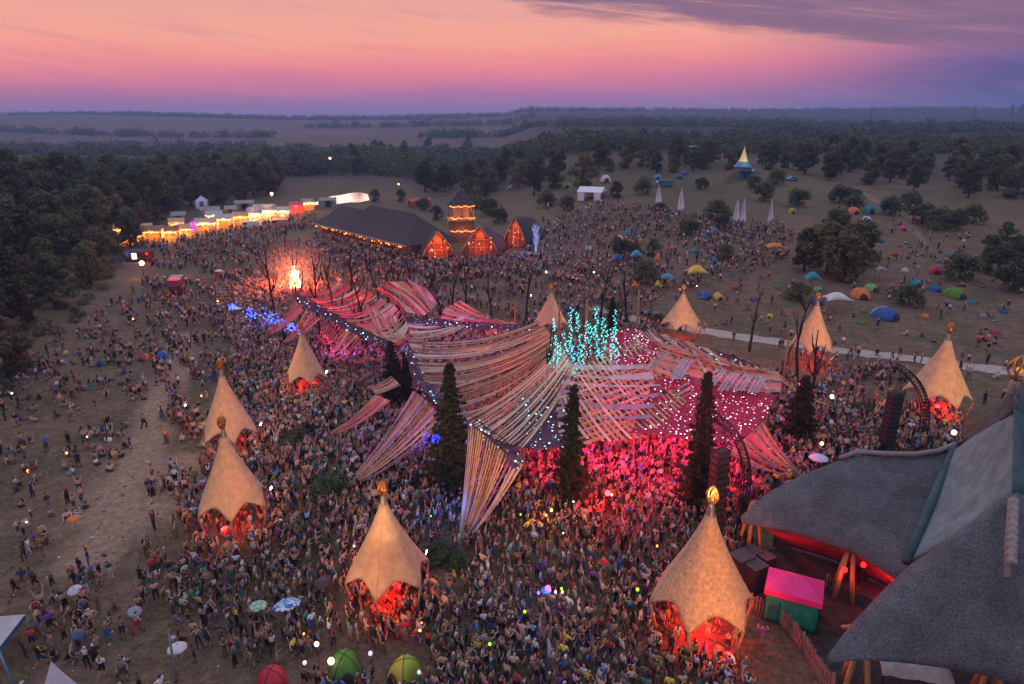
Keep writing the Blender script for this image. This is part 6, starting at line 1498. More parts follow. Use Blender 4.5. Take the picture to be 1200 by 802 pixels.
umbrella(207, 756, .62, 'small white and blue parasol by the leaning pole', 'white', None, 1.9)
umbrella(640, 690, .4, 'round sky blue parasol in the dense crowd', 'sky', None, 2.2)
umbrella(158, 715, .48, 'pale grey parasol over the field walkers', 'grey', None, 2.0, (.3, .2)); umbrella(86, 690, .5, 'whitish grey parasol over the seated groups', 'grey', mat('dull_white_nylon', (.4, .4, .44), .6), 1.9, (.2, -.2)); umbrella(92, 742, .45, 'dark and white parasol left of the canopy strap', 'grey', mat('navy_nylon', (.05, .06, .12), .6), 1.8, (.4, .1))
umbrella(277, 360, .8, 'pale parasol near the bonfire crowd', 'white', None, 2.2); umbrella(256, 316, .9, 'white parasol out on the field before the stalls', 'white', None, 2.2); umbrella(86, 605, .6, 'orange parasol low on the brown field', 'orange', None, 1.5)
# leaning pole and flag
def lean_pole():
    p = G(207, 800); t = W(197, 738, 3.4); o = thing('leaning_pole', 'grey pole leaning in the lower crowd', 'pole', p); mb = MB(); mb.tube([(0, 0, -.2), (t - p) * .5, t - p], [.09, .085, .07], 8); mb.build('shaft', mat('grey_pole', (.16, .15, .15), .8, noise=.2), o)
lean_pole()
def flag(px, py, label, m):
    p = W(px, py, 2.2); o = thing('feather_flag', label, 'flag', (p.x, p.y, 0)); mb = MB(); mb.tube([(0, 0, 1.0), (0, 0, 2.9), (.18, 0, 3.5)], .02, 5); mb.build('pole', M_BLACK, o)
    mb = MB(); mb.grid([[(0.02, 0, 2.0 + 1.5 * j / 6), (.28 * math.sin(math.pi * (j + .8) / 7.2), .05 * math.sin(j), 2.0 + 1.55 * j / 6)] for j in range(7)]); mb.build('cloth', m, o, solid=.01)
flag(641, 768, 'pale blue feather flag held up in the front crowd', mat('pale_flag', (.5, .55, .75), .7, trans=.2))
# glowing balls and lanterns people carry
def em(name, c, s): return mat(name, c, emit=c, estr=s)
WARMB = em('warm_balloon', (1, .78, .5), 2.6); COLDB = em('cool_balloon', (.75, .75, .9), .55); GREENB = em('neon_ball', (.35, 1, .03), 1.2); PURB = em('violet_globe', (.55, .10, 1.0), 2.0); ORB = em('orange_lantern', (1, .3, .05), 4); YELB = em('yellow_lantern', (1, .62, .12), 6); CYB = em('cyan_globe', (.1, .9, .9), 2); WHB = em('white_globe', (1, .95, .85), 7); REDB = em('red_globe', (1, .04, .05), 8); PINKB = em('pink_globe', (1, .08, .4), 2.5); PHONE = em('phone_glow', (.9, .9, 1), 5)
GB = 'glowing balloons and lanterns in the crowd'
for px, py, h, r, m, lab, pole in ((371, 755, 2.4, .17, WARMB, 'warm white balloon on a stick left of the green dome tent', True), (388, 775, 1.3, .24, WARMB, 'white glowing ball against the green dome tent', False), (434, 766, 2.0, .16, COLDB, 'dull white balloon just right of the green dome tent', True), (357, 777, 1.9, .15, COLDB, 'dull white balloon between the crimson and green tents', True), (491, 788, 1.7, .13, COLDB, 'dull white balloon right of the lime tent', True), (642, 690, 2.2, .4, PURB, 'glowing violet globe in the dense crowd', False), (631, 695, 2.1, .2, em('blue_globe', (.15, .1, 1), 3), 'deep blue globe just left of the violet one', False), (658, 690, 2.1, .16, GREENB, 'green lamp above the yellow lantern in the dense crowd', False), (659, 694, 1.9, .15, YELB, 'yellow lantern right of the violet globe', False), (651, 694, 2.0, .13, em('white_blue_globe', (.6, .7, 1), 9), 'white blue light between violet globe and yellow lantern', False), (615, 717, 2.1, .19, GREENB, 'neon green balloon in the front crowd', False), (574, 755, 2.1, .19, GREENB, 'neon green balloon lower down by the lime tent side', False), (747, 691, 2.1, .22, em('lime_globe', (.5, .9, .05), .8), 'lime green globe left of the orange reed tent', False), (712, 578, 2.2, .42, REDB, 'bright red globe glowing in the magenta crowd', False), (717, 580, 2.4, .16, YELB, 'yellow flare in the middle of the red glow', False), (770, 640, 2.2, .15, ORB, 'orange lantern in the crowd left of the reed tent finial', False), (963, 520, 2.3, .3, YELB, 'yellow lantern beside the lilac parasol', False), (1118, 507, 3.0, .45, em('white_figure_lamp', (1, .95, .9), 1.8), 'white shining figure lamp right of the red drapes', True), (975, 465, 3.0, .45, em('white_disc_lamp', (.95, .95, .9), 1.2), 'white oval lamp near the tail of ribbons', True), (1111, 449, 2.4, .35, em('orange_balloon', (1, .3, .05), 1.0), 'orange balloon on the grass beyond the stage peak', True), (610, 603, 2.2, .15, GREENB, 'green lamp in the crowd right of the big peach tent', False), (505, 605, 2.1, .12, GREENB, 'green glow left of the downward striped wing', False), (31, 612, 2.2, .12, em('torch', (1, .55, .3), 8), 'pinkish torch held up on the left field', False), (78, 531, 1.6, .2, ORB, 'orange lantern among the field groups', False), (33, 552, 1.5, .25, ORB, 'orange lantern near the left edge of the field', False), (14, 461, 1.5, .22, WHB, 'white lamp at the forest edge', False), (102, 512, 1.5, .14, YELB, 'small yellow lamp on the field left of the track', False), (217, 475, 2.0, .22, em('violet_white_lamp', (.75, .6, 1), 6), 'violet white lamp on the field by the walkers', False), (236, 464, 1.8, .2, ORB, 'orange lamp between walkers and rear peach tent', False), (156, 374, 2.0, .25, ORB, 'orange lamp at the forest side of the field', False), (255, 353, 2, .2, YELB, 'yellow lamp in the bonfire crowd', False), (672, 588, 2.4, .14, WHB, 'white torch behind the conifer in the crowd', False), (646, 598, 1.4, .22, YELB, 'yellow fire lantern at the foot of the dark conifer', False), (640, 604, 1.2, .18, ORB, 'orange fire lantern by the conifer foot', False), (492, 739, 1.6, .14, YELB, 'yellow sparkler beside the big peach tent legs', False), (494, 730, 1.8, .12, ORB, 'orange sparkler beside the big peach tent legs', False), (356, 743, 1.9, .13, ORB, 'orange glow stick held left of the warm balloon', False), (696, 319, 3.4, .35, WHB, 'white lamp in the back crowd below the slope', True), (640, 319, 3, .4, em('pale_blue_lamp', (.6, .75, 1), 2.2), 'pale blue lamp in the back crowd', True), (675, 275, 3, .4, em('green_lamp', (.1, 1, .2), 3), 'green lamp in the upper slope crowd', True), (661, 258, 3, .35, PINKB, 'pink lamp at the top of the upper slope crowd', True), (708, 283, 3, .35, PINKB, 'pink lamp beside the peach pop up tent', True), (854, 276, 3, .3, WHB, 'white upright lamp in the crowd below the sails', True), (874, 245, 3, .4, YELB, 'yellow lamp behind the paired sails', True), (884, 256, 3, .35, WHB, 'white lamp between the paired and single sails', True), (879, 258, 3, .35, ORB, 'orange lamp right of the paired sails', True), (897, 257, 3, .3, em('rose_lamp', (1, .2, .3), 3), 'rose lamp under the single sail', True), (858, 207, 2.5, .8, YELB, 'yellow lamp at the foot of the shrine steps', True), (888, 216, 2.5, .6, ORB, 'orange lamp right of the shrine', True), (872, 229, 2.5, .5, YELB, 'yellow lamp on the path below the shrine', True), (556, 190, 5, .6, YELB, 'first yellow campfire lamp in the knoll trees', False), (548, 191, 5, .6, ORB, 'orange campfire lamp in the knoll trees', False), (563, 188, 5, .6, ORB, 'rightmost campfire lamp in the knoll trees', False), (467, 216, 5, .6, YELB, 'yellow lamp beyond the river trees', False), (960, 242, 2.5, .4, ORB, 'orange lamp on the hill left of the high tents', True), (1092, 255, 2.5, .35, YELB, 'yellow lamp in the scrub above the track', False), (1176, 293, 2, .45, ORB, 'orange lamp between the right edge trees', False), (1183, 296, 2, .4, ORB, 'second orange lamp right of the first between the edge trees', False), (1198, 215, 4, .6, ORB, 'orange lamp in the wood at the far right edge', False), (912, 178, 5, .8, YELB, 'yellow lamp in the wood right of the shrine', False), (938, 450, 2.5, .3, REDB, 'red lamp at the foot of the path side tent', False), (808, 200, 5, .8, ORB, 'orange lamp in the wood left of the shrine', False), (700, 237, 2.0, .4, em('rosy_sign', (1, .2, .1), 2), 'rosy lit figure at the top of the slope crowd', True), (1100, 358, 1.5, .25, YELB, 'small yellow lamp in the bush by the family tent', False), (660, 625, 2.2, .10, PHONE, 'phone glow in the dense crowd below the conifer', False), (415, 640, 2.2, .1, PHONE, 'phone glow left of the big peach tent', False)):
    blob_lamp(px, py, h, r * ((.42 if m is WHB else .56) if m not in (WARMB, COLDB) else .9), m, 'glowing_lamp', lab, 'lamp', pole, GB)
light('POINT', W(645, 690, 3.0), 120, (.5, .15, 1), .3); light('POINT', W(660, 692, 2.8), 60, (1, .7, .1), .2); light('POINT', W(712, 576, 3.4), 1300, (1, .015, .02), .3); light('POINT', W(642, 600, 2.5), 160, (1, .45, .12), .3); light('POINT', W(371, 752, 3.0), 30, (1, .8, .6), .2)
for px, py, pw in ((874, 250, 250), (860, 205, 300)): light('POINT', W(px, py, 3), pw, (1, .6, .25), .3)
# power cable over the crowd
mb = MB(); mb.tube([W(720, 520, 5), W(790, 545, 4.4), W(870, 585, 4.6)], .035, 4); o = mb.build('cable', M_BLACK); tag(o, 'thin black cable strung over the pink crowd to the speaker column', 'cable')

def litter():
    g = np.random.default_rng(44); mb = MB(); cols = [mat('litter_pale', (.34, .33, .33), .8), mat('litter_dark', (.03, .03, .04), .8), mat('litter_blue', (.06, .15, .35), .8), mat('litter_warm', (.4, .2, .1), .8)]
    pl = [(-20, 440), (150, 380), (240, 330), (300, 560), (420, 760), (900, 790), (900, 830), (-40, 830)]
    Q = [(W(*q).x, W(*q).y) for q in pl]; xs = [q[0] for q in Q]; ys = [q[1] for q in Q]; n = 0
    while n < 1000:
        x, y = g.uniform(min(xs), max(xs)), g.uniform(min(ys), max(ys))
        if not poly_in(Q, x, y): continue
        n += 1; s_ = g.uniform(.04, .12) * (1 if g.random() < .93 else 2.6)
        mb.box((x, y, tz(x, y) + s_ * .3), (s_, s_ * g.uniform(.5, 1.8), s_ * .6), g.uniform(0, 3), int(g.choice(4, p=[.45, .3, .1, .15])))
    o = mb.build('litter', cols); tag(o, kind='stuff', label='cups bags and litter scattered over the trampled field')
litter()
# ------------------------------------------------------------------ people
# class ids: 0 head 1 hair 2 torso 3 upper arm 4 forearm/hand 5 pelvis 6 thigh 7 shin 8 foot 9 neck 10 hat
def body(pose, long_hair=False, female=False):
    J = {}
    def P(n, x, y, z, r): J[n] = (x, y, z, r)
    sw, hw = (.165, .095) if female else (.195, .09)
    P('pelvis', 0, 0, .95, .135); P('waist', 0, .005, 1.1, .105 if female else .125); P('chest', 0, 0, 1.32, .135 if female else .155); P('neck', 0, -.01, 1.47, .055); P('jaw', 0, .02, 1.555, .07); P('skull', 0, -.005, 1.65, .092); P('crown', 0, -.01, 1.71, .06)
    sit = pose in ('sit', 'sit_back', 'kneel')
    for s, S in ((-1, 'l'), (1, 'r')):
        P('sh' + S, s * sw, 0, 1.405, .058)
        if pose == 'up' or (pose == 'one_up' and s > 0) or (pose == 'wave' and s < 0):
            P('el' + S, s * (sw + .14), .05, 1.58, .042); P('wr' + S, s * (sw + .08), .08, 1.82, .032); P('ha' + S, s * (sw + .07), .10, 1.93, .035)
        elif pose == 'high' :
            P('el' + S, s * (sw + .03), .04, 1.67, .042); P('wr' + S, s * (sw + .10), .06, 1.92, .032); P('ha' + S, s * (sw + .11), .07, 2.03, .035)
        elif pose == 'hip':
            P('el' + S, s * (sw + .2), -.06, 1.2, .042); P('wr' + S, s * (sw + .02), .04, 1.03, .032); P('ha' + S, s * (sw - .04), .09, .99, .035)
        elif pose == 'hold':
            P('el' + S, s * (sw + .06), .02, 1.15, .042); P('wr' + S, s * .10, .24, 1.2, .032); P('ha' + S, s * .04, .29, 1.24, .035)
        elif pose == 'dance':
            P('el' + S, s * (sw + .17), .08, 1.25, .042); P('wr' + S, s * (sw + .12), .28, 1.36, .032); P('ha' + S, s * (sw + .08), .35, 1.42, .035)
        elif sit:
            if pose == 'sit_back': P('el' + S, s * (sw + .08), -.18, 1.18, .042); P('wr' + S, s * (sw + .1), -.3, .98, .032); P('ha' + S, s * (sw + .1), -.36, .94, .035)
            else: P('el' + S, s * (sw + .07), .1, 1.18, .042); P('wr' + S, s * .14, .3, 1.14, .032); P('ha' + S, s * .08, .36, 1.14, .035)
        else:
            k = s if pose == 'walk' else .25
            P('el' + S, s * (sw + .06), -.03 + .06 * k, 1.14, .042); P('wr' + S, s * (sw + .06), .04 + .14 * k, .92, .032); P('ha' + S, s * (sw + .04), .07 + .16 * k, .83, .036)
        P('hip' + S, s * hw, 0, .89, .092)
        if sit:
            if pose == 'sit': P('kn' + S, s * .28, .36, 1.02, .062); P('an' + S, s * -.02, .42, .88, .045); P('to' + S, s * -.08, .52, .87, .038)
            elif pose == 'kneel': P('kn' + S, s * .15, .40, .90, .062); P('an' + S, s * .15, .0, .86, .045); P('to' + S, s * .15, -.1, .86, .036)
            else: P('kn' + S, s * .15, .42, 1.2, .062); P('an' + S, s * .15, .72, .9, .045); P('to' + S, s * .15, .86, .89, .038)
        elif pose == 'walk':
            k = s; P('kn' + S, s * .1, .10 + .16 * k, .5, .062); P('an' + S, s * .1, -.06 + .24 * k, .10, .045); P('to' + S, s * .11, .08 + .25 * k, .045, .038)
        elif pose in ('dance', 'up'):
            P('kn' + S, s * .16, .07, .5, .062); P('an' + S, s * .17, -.03, .09, .045); P('to' + S, s * .2, .12, .04, .038)
        else:
            P('kn' + S, s * .11, .02, .5, .062); P('an' + S, s * .12, -.02, .09, .045); P('to' + S, s * .14, .13, .04, .038)
    E = [('pelvis', 'waist', 5), ('waist', 'chest', 2), ('chest', 'neck', 2), ('neck', 'jaw', 9), ('jaw', 'skull', 0), ('skull', 'crown', 1)]
    for S in 'lr':
        E += [('chest', 'sh' + S, 2), ('sh' + S, 'el' + S, 3), ('el' + S, 'wr' + S, 4), ('wr' + S, 'ha' + S, 4), ('pelvis', 'hip' + S, 5), ('hip' + S, 'kn' + S, 6), ('kn' + S, 'an' + S, 7), ('an' + S, 'to' + S, 8)]
    if long_hair:
        P('hb', 0, -.085, 1.6, .075); P('hc', 0, -.115, 1.42, .06); P('hd', 0, -.12, 1.27, .035)
        E += [('skull', 'hb', 1), ('hb', 'hc', 1), ('hc', 'hd', 1)]
    dz = -.80 if sit else 0
    names = list(J); idx = {n: i for i, n in enumerate(names)}
    V = [(J[n][0], J[n][1], J[n][2] + dz) for n in names]; RR = [J[n][3] for n in names]
    return V, RR, [(idx[a], idx[b], c) for a, b, c in E], idx['pelvis']

def skin_mesh(V, RR, E, root, level):
    me = bpy.data.meshes.new('t'); me.from_pydata(V, [(a, b) for a, b, c in E], []); ob = bpy.data.objects.new('t', me); COL.objects.link(ob)
    ob.modifiers.new('s', 'SKIN'); me = ob.data
    for i, sv in enumerate(me.skin_vertices[0].data):
        sv.radius = (RR[i], RR[i] * (.78 if 2 <= 0 else 1)); sv.use_root = (i == root)
    if level:
        m = ob.modifiers.new('d', 'SUBSURF'); m.levels = level; m.render_levels = level
    dg = bpy.context.evaluated_depsgraph_get(); ev = ob.evaluated_get(dg); r = bpy.data.meshes.new_from_object(ev)
    v = np.empty(len(r.vertices) * 3, np.float32); r.vertices.foreach_get('co', v); v = v.reshape(-1, 3)
    lt = np.empty(len(r.polygons), np.int32); r.polygons.foreach_get('loop_total', lt)
    lv = np.empty(len(r.loops), np.int32); r.loops.foreach_get('vertex_index', lv)
    bpy.data.objects.remove(ob); bpy.data.meshes.remove(r)
    # flatten trunk front to back, then class per face by nearest bone
    st = np.concatenate([[0], np.cumsum(lt)[:-1]]); cen = np.array([v[lv[s:s + n]].mean(0) for s, n in zip(st, lt)])
    best = np.full(len(cen), 9.0); cls = np.zeros(len(cen), np.int8)
    Va = np.array(V)
    for a, b, c in E:
        p, q = Va[a], Va[b]; d = q - p; t = np.clip(((cen - p) @ d) / (d @ d), 0, 1)
        dist = np.linalg.norm(cen - p - t[:, None] * d, axis=1) - (RR[a] * (1 - t) + RR[b] * t)
        m = dist < best; best[m] = dist[m]; cls[m] = c
    zsk = max(p[2] for p in V if True)
    hz = Va[5, 2] if True else 0
    head = (cls == 0) & ((cen[:, 2] > hz + .0) | (cen[:, 1] < -.03)); cls[head] = 1
    return dict(v=v, lt=lt, lv=lv, cls=cls, st=st)

POSES = ['stand', 'walk', 'up', 'high', 'one_up', 'wave', 'hip', 'hold', 'dance', 'sit', 'sit_back', 'kneel']
TEMPL = {}
for ps in POSES:
    for fem in (0, 1):
        V, RR, E, rt = body(ps, bool(fem), bool(fem))
        for lv_ in (0, 1):
            t = skin_mesh(V, RR, E, rt, lv_); TEMPL[ps, fem, lv_] = t
# far people: a head, a torso, arms and legs in few faces
def far_templ(sit):
    mb = MB(); z = -.8 if sit else 0
    def bx(c, s, cl_): 
        n0 = len(mb.f); mb.box((c[0], c[1], c[2] + z), s, 0, cl_)
    bx((0, 0, 1.63), (.19, .21, .24), 0); bx((0, -.02, 1.70), (.2, .2, .12), 1); bx((0, 0, 1.22), (.38, .24, .54), 2); bx((0, 0, .9), (.34, .24, .2), 5)
    bx((-.25, .03, 1.15), (.09, .1, .6), 3); bx((.25, .03, 1.15), (.09, .1, .6), 4)
    if sit: bx((0, .25, .93), (.5, .6, .16), 6)
    else: bx((-.1, 0, .42), (.14, .16, .84), 6); bx((.1, 0, .42), (.14, .16, .84), 7)
    v = np.array(mb.v, np.float32); lt = np.full(len(mb.f), 4, np.int32); lv = np.array(mb.f, np.int32).ravel()
    return dict(v=v, lt=lt, lv=lv, cls=np.array(mb.mi, np.int8), st=np.arange(0, len(lv), 4))
FAR = {0: far_templ(False), 1: far_templ(True)}

SKIN = [(.42, .25, .18), (.48, .30, .22), (.36, .20, .14), (.30, .16, .10), (.50, .33, .25), (.22, .12, .08)]
HAIR = {'dark': (.018, .013, .010), 'brown': (.05, .028, .016), 'fair': (.26, .17, .08), 'red': (.22, .06, .02), 'grey': (.22, .2, .18)}
CLO = {'black': (.018, .018, .021), 'dark grey': (.055, .055, .06), 'grey': (.17, .17, .18), 'white': (.48, .48, .5), 'pale blue': (.24, .36, .52), 'blue': (.04, .12, .34), 'navy': (.02, .03, .08), 'teal': (.03, .22, .24), 'green': (.05, .16, .05), 'olive': (.10, .10, .05), 'red': (.34, .03, .03), 'maroon': (.13, .025, .03), 'orange': (.50, .17, .03), 'yellow': (.55, .42, .06), 'purple': (.15, .05, .25), 'pink': (.50, .16, .25), 'brown': (.13, .075, .045), 'beige': (.32, .25, .18)}
TOPW = [('black', 17), ('dark grey', 9), ('grey', 7), ('white', 8), ('pale blue', 4), ('blue', 3.5), ('navy', 6), ('teal', 3), ('green', 3), ('olive', 4), ('red', 3), ('maroon', 5), ('orange', 2), ('yellow', 1.5), ('purple', 4), ('pink', 3), ('brown', 5), ('beige', 5)]
BOTW = [('black', 22), ('dark grey', 12), ('navy', 10), ('blue', 4), ('grey', 6), ('olive', 6), ('brown', 6), ('beige', 6), ('teal', 2), ('red', 2), ('maroon', 3), ('purple', 2.5), ('white', 2)]
def pick(g, W_): 
    n, w = zip(*W_); return g.choices(n, w)[0]
def outfit(g, fem):
    o = dict(fem=fem, skin=g.choice(SKIN), hair=g.choices(list(HAIR), [40, 30, 16, 4, 6])[0])
    r = g.random()
    o['kind'] = 'bare' if (not fem and r < .36) else ('bra' if (fem and r < .3) else ('tank' if r < .6 else 't'))
    o['top'] = pick(g, TOPW); o['bot'] = pick(g, BOTW)
    o['legs'] = g.choices(['shorts', 'trousers', 'skirt' if fem else 'shorts'], [55, 25, 20])[0]
    o['hat'] = g.choices([None, 'cap'], [84, 16])[0]; o['hatc'] = g.choice(['white', 'black', 'beige', 'red', 'navy', 'grey'])
    return o
def colors(o, t, g):
    v_ = g.uniform(.7, 1.5); sk = np.array(o['skin']) * g.uniform(.8, 1.2); top = np.array(CLO[o['top']]) * v_; bot = np.array(CLO[o['bot']]) * g.uniform(.8, 1.2); hr = np.array(HAIR[o['hair']])
    if o['hat']: hr2 = np.array(CLO[o['hatc']])
    else: hr2 = hr
    P = np.zeros((11, 3)); P[0] = sk; P[9] = sk; P[1] = hr2; P[4] = sk; P[8] = (.03, .028, .028); P[7] = sk
    P[2] = sk if o['kind'] == 'bare' else top; P[3] = top if o['kind'] == 't' else sk; P[5] = bot; P[6] = bot; P[7] = bot if o['legs'] != 'shorts' else sk
    C = P[t['cls']]
    if o['kind'] == 'bra' and len(t['lt']) > 40:
        z = t['v'][t['lv'][t['st']], 2]; zt = t['v'][:, 2].max()
        m = (t['cls'] == 2) & (z < np.median(z[t['cls'] == 2]) - .06); C = C.copy(); C[m] = sk
    return C
MP = bpy.data.materials.new('people_cloth_and_skin'); MP.use_nodes = True
a_ = MP.node_tree.nodes.new('ShaderNodeAttribute'); a_.attribute_name = 'tint'; b_ = MP.node_tree.nodes['Principled BSDF']
MP.node_tree.links.new(a_.outputs['Color'], b_.inputs['Base Color']); b_.inputs['Roughness'].default_value = .75; b_.inputs['Specular IOR Level'].default_value = .2

def pmesh(name, v, lt, lv, C, smooth):
    me = bpy.data.meshes.new(name); me.vertices.add(len(v)); me.vertices.foreach_set('co', np.ascontiguousarray(v, np.float32).ravel())
    me.loops.add(len(lv)); me.loops.foreach_set('vertex_index', np.ascontiguousarray(lv, np.int32)); me.polygons.add(len(lt))
    me.polygons.foreach_set('loop_start', np.concatenate([[0], np.cumsum(lt)[:-1]]).astype(np.int32))
    if smooth: me.polygons.foreach_set('use_smooth', np.ones(len(lt), bool))
    me.update(calc_edges=True)
    at = me.attributes.new('tint', 'FLOAT_COLOR', 'FACE'); at.data.foreach_set('color', np.concatenate([C, np.ones((len(C), 1))], 1).astype(np.float32).ravel())
    me.materials.append(MP); return me

# ---- where they stand: crowd density by place
ZONES = [  # polygon in the photograph, people per square metre, share sitting
    ([(330, 655), (300, 600), (300, 520), (270, 470), (272, 410), (250, 350), (300, 330), (480, 370), (620, 395), (760, 400), (900, 440), (990, 470), (1060, 490), (1125, 500), (1125, 535), (1000, 545), (900, 600), (868, 640), (850, 690), (790, 730), (760, 790), (700, 780), (630, 765), (560, 740), (500, 715), (420, 690)], 2.9, 0),
    ([(225, 640), (330, 655), (420, 690), (560, 720), (700, 760), (760, 790), (875, 800), (850, 830), (380, 830), (230, 760), (200, 700)], 2.0, .02),
    ([(480, 770), (660, 745), (880, 790), (880, 840), (480, 840)], 2.4, 0),
    ([(765, 722), (860, 722), (872, 795), (765, 800)], 1.5, 0), ([(238, 585), (318, 585), (318, 655), (230, 655)], 1.9, 0), ([(240, 500), (310, 500), (310, 560), (240, 560)], 1.5, 0), ([(330, 450), (395, 450), (395, 490), (330, 490)], 1.2, 0), ([(410, 680), (505, 680), (505, 745), (400, 745)], 1.2, 0), ([(1060, 470), (1125, 470), (1125, 510), (1060, 510)], 1.0, 0),
    ([(200, 640), (100, 665), (60, 700), (70, 830), (380, 830), (380, 780), (240, 720)], 1.05, .1),
    ([(60, 640), (110, 660), (110, 830), (-20, 830), (-20, 650)], .62, .2),
    ([(165, 330), (300, 330), (275, 420), (275, 480), (250, 560), (240, 640), (205, 640), (200, 560), (180, 430)], .8, .1),
    ([(170, 540), (240, 520), (240, 640), (180, 640)], .8, .05),
    ([(-20, 460), (60, 400), (160, 340), (200, 430), (170, 500), (130, 560), (80, 640), (-20, 640)], .46, .55),
    ([(160, 310), (260, 285), (360, 285), (480, 310), (640, 300), (760, 345), (780, 400), (620, 395), (480, 370), (300, 335)], .50, 0),
    ([(150, 290), (260, 272), (370, 250), (372, 268), (300, 285), (200, 300)], .34, 0),
    ([(365, 275), (480, 300), (500, 308), (620, 300), (640, 330), (480, 330), (360, 300)], .8, 0),
    ([(640, 262), (700, 240), (770, 245), (860, 265), (910, 262), (940, 280), (900, 320), (780, 350), (640, 330), (610, 300)], .42, .1),
    ([(640, 300), (720, 300), (780, 345), (760, 380), (660, 370)], .35, .05),
    ([(820, 262), (920, 260), (925, 305), (830, 300)], .36, 0),
    ([(800, 320), (930, 320), (1000, 400), (900, 400), (790, 380)], .12, .5),
    ([(760, 372), (860, 385), (1000, 405), (1190, 430), (1190, 442), (1000, 420), (840, 398), (750, 384)], .16, 0),
    ([(960, 425), (1060, 440), (1120, 500), (1060, 500), (970, 470)], .75, 0), ([(890, 405), (1060, 430), (1060, 470), (960, 440)], .5, 0),
    ([(1060, 290), (1095, 288), (1105, 315), (1065, 315)], .16, .7), ([(1020, 330), (1060, 330), (1060, 352), (1020, 352)], .22, .3), ([(1040, 240), (1200, 300), (1200, 420), (1040, 400), (960, 360)], .065, .5),
    ([(1120, 420), (1200, 430), (1200, 470), (1130, 500)], .05, .2), ([(600, 290), (640, 240), (700, 230), (640, 300)], .05, 0), ([(862, 700), (900, 740), (905, 790), (850, 800)], .25, 0),
]
BLOCK = [  # (pixel centre, radius m): nothing stands inside these
]
def gdens():
    return [( [(G(*q).x, G(*q).y) if q[1] < 790 else (W(*q).x, W(*q).y) for q in pl], d, s) for pl, d, s in ZONES]
ZG = gdens()
OBST = []
for i, (o, p, Rr, Hc, zc) in T.items():
    for k in range(5):
        a = o.rotation_euler.z
        OBST.append((p.x, p.y, .5))
for px, py, r in ((405, 780, 2.0), (474, 784, 1.9), (320, 806, 1.9), (835, 640, 1.1), (1037, 535, 1.1), (531, 580, .8), (668, 600, .8), (815, 600, .8), (347, 341, 3.2), (512, 658, 1.8), (538, 664, 1.5), (386, 582, 2.2), (350, 522, 2.0), (926, 722, 2.4), (866, 682, 1.6), (882, 690, 1.4), (72, 822, 2), (208, 343, 4), (1012, 486, 1.5), (0, 775, .5)):
    q = G(px, py); OBST.append((q.x, q.y, r))
STAGE = [(W(*q).x, W(*q).y) for q in ((878, 650), (905, 635), (1040, 590), (1300, 590), (1300, 850), (960, 850), (930, 760), (862, 690))]
def place_people():
    g = np.random.default_rng(17); out = []; cell = {}
    gs = [g.uniform(0, 6.28, 6) for _ in range(4)]
    for pl, d, sfrac in ZG:
        xs = [p[0] for p in pl]; ys = [p[1] for p in pl]; x0, x1, y0, y1 = min(xs), max(xs), min(ys), max(ys)
        n = int((x1 - x0) * (y1 - y0) * d * 1.15); X = g.uniform(x0, x1, n); Y = g.uniform(y0, y1, n)
        ins = poly_in(pl, X, Y)
        # people bunch into groups where the crowd is thin
        cl_ = np.sin(X * .55 + gs[0][0]) * np.sin(Y * .5 + gs[0][1]) + .7 * np.sin(X * 1.3 + Y * .9 + gs[0][2]) + .5 * np.sin(X * .21 - Y * .33 + gs[0][3])
        keep = ins & (g.uniform(0, 1, n) < (np.clip(.86 + .22 * cl_, .4, 1) if d > 1.1 else np.clip(.52 + .65 * cl_, .05, 1)))
        for x, y in zip(X[keep], Y[keep]):
            px, py, dep = proj(x, y, 1.0)
            if px < -12 or px > 1212 or py > 824 or py < 0: continue
            if any((x - a) ** 2 + (y - b) ** 2 < r * r for a, b, r in OBST): continue
            if poly_in(STAGE, x, y): continue
            mn = .36 if d > .7 else .46
            ci, cj = int(math.floor(x / .6)), int(math.floor(y / .6)); bad = False
            for i in (-1, 0, 1):
                for j in (-1, 0, 1):
                    for a, b in cell.get((ci + i, cj + j), ()):
                        if (a - x) ** 2 + (b - y) ** 2 < mn * mn: bad = True
            if bad: continue
            cell.setdefault((ci, cj), []).append((x, y)); out.append((x, y, g.uniform() < sfrac))
    return out
PEOPLE = place_people()
print('PEOPLE', len(PEOPLE))
LOOK = W(900, 640)
LM = [('the green dome tent', 405, 790), ('the lime and yellow tent', 474, 792), ('the crimson tent', 322, 802), ('the speckled blue parasol', 335, 730), ('the mottled green parasol', 300, 728), ('the black parasol', 378, 702), ('the big peach tent', 457, 725), ('the orange reed tent', 818, 752), ('the leaning grey pole', 205, 790), ('the white tent tip', 72, 812), ('the party canopy', 20, 780), ('the pale feather flag', 641, 785), ('the warm balloon', 371, 775), ('the paling fence', 930, 765), ('the booth tent', 905, 725), ('the lower neon balloon', 574, 775), ('the upper neon balloon', 615, 738)]
PW = {'stand': 'standing', 'walk': 'walking', 'up': 'with both arms raised', 'high': 'reaching both hands overhead', 'one_up': 'with one arm up', 'wave': 'waving an arm', 'hip': 'with hands on hips', 'hold': 'holding hands together in front', 'dance': 'dancing', 'sit': 'sitting cross-legged', 'sit_back': 'sitting leaning back', 'kneel': 'kneeling'}
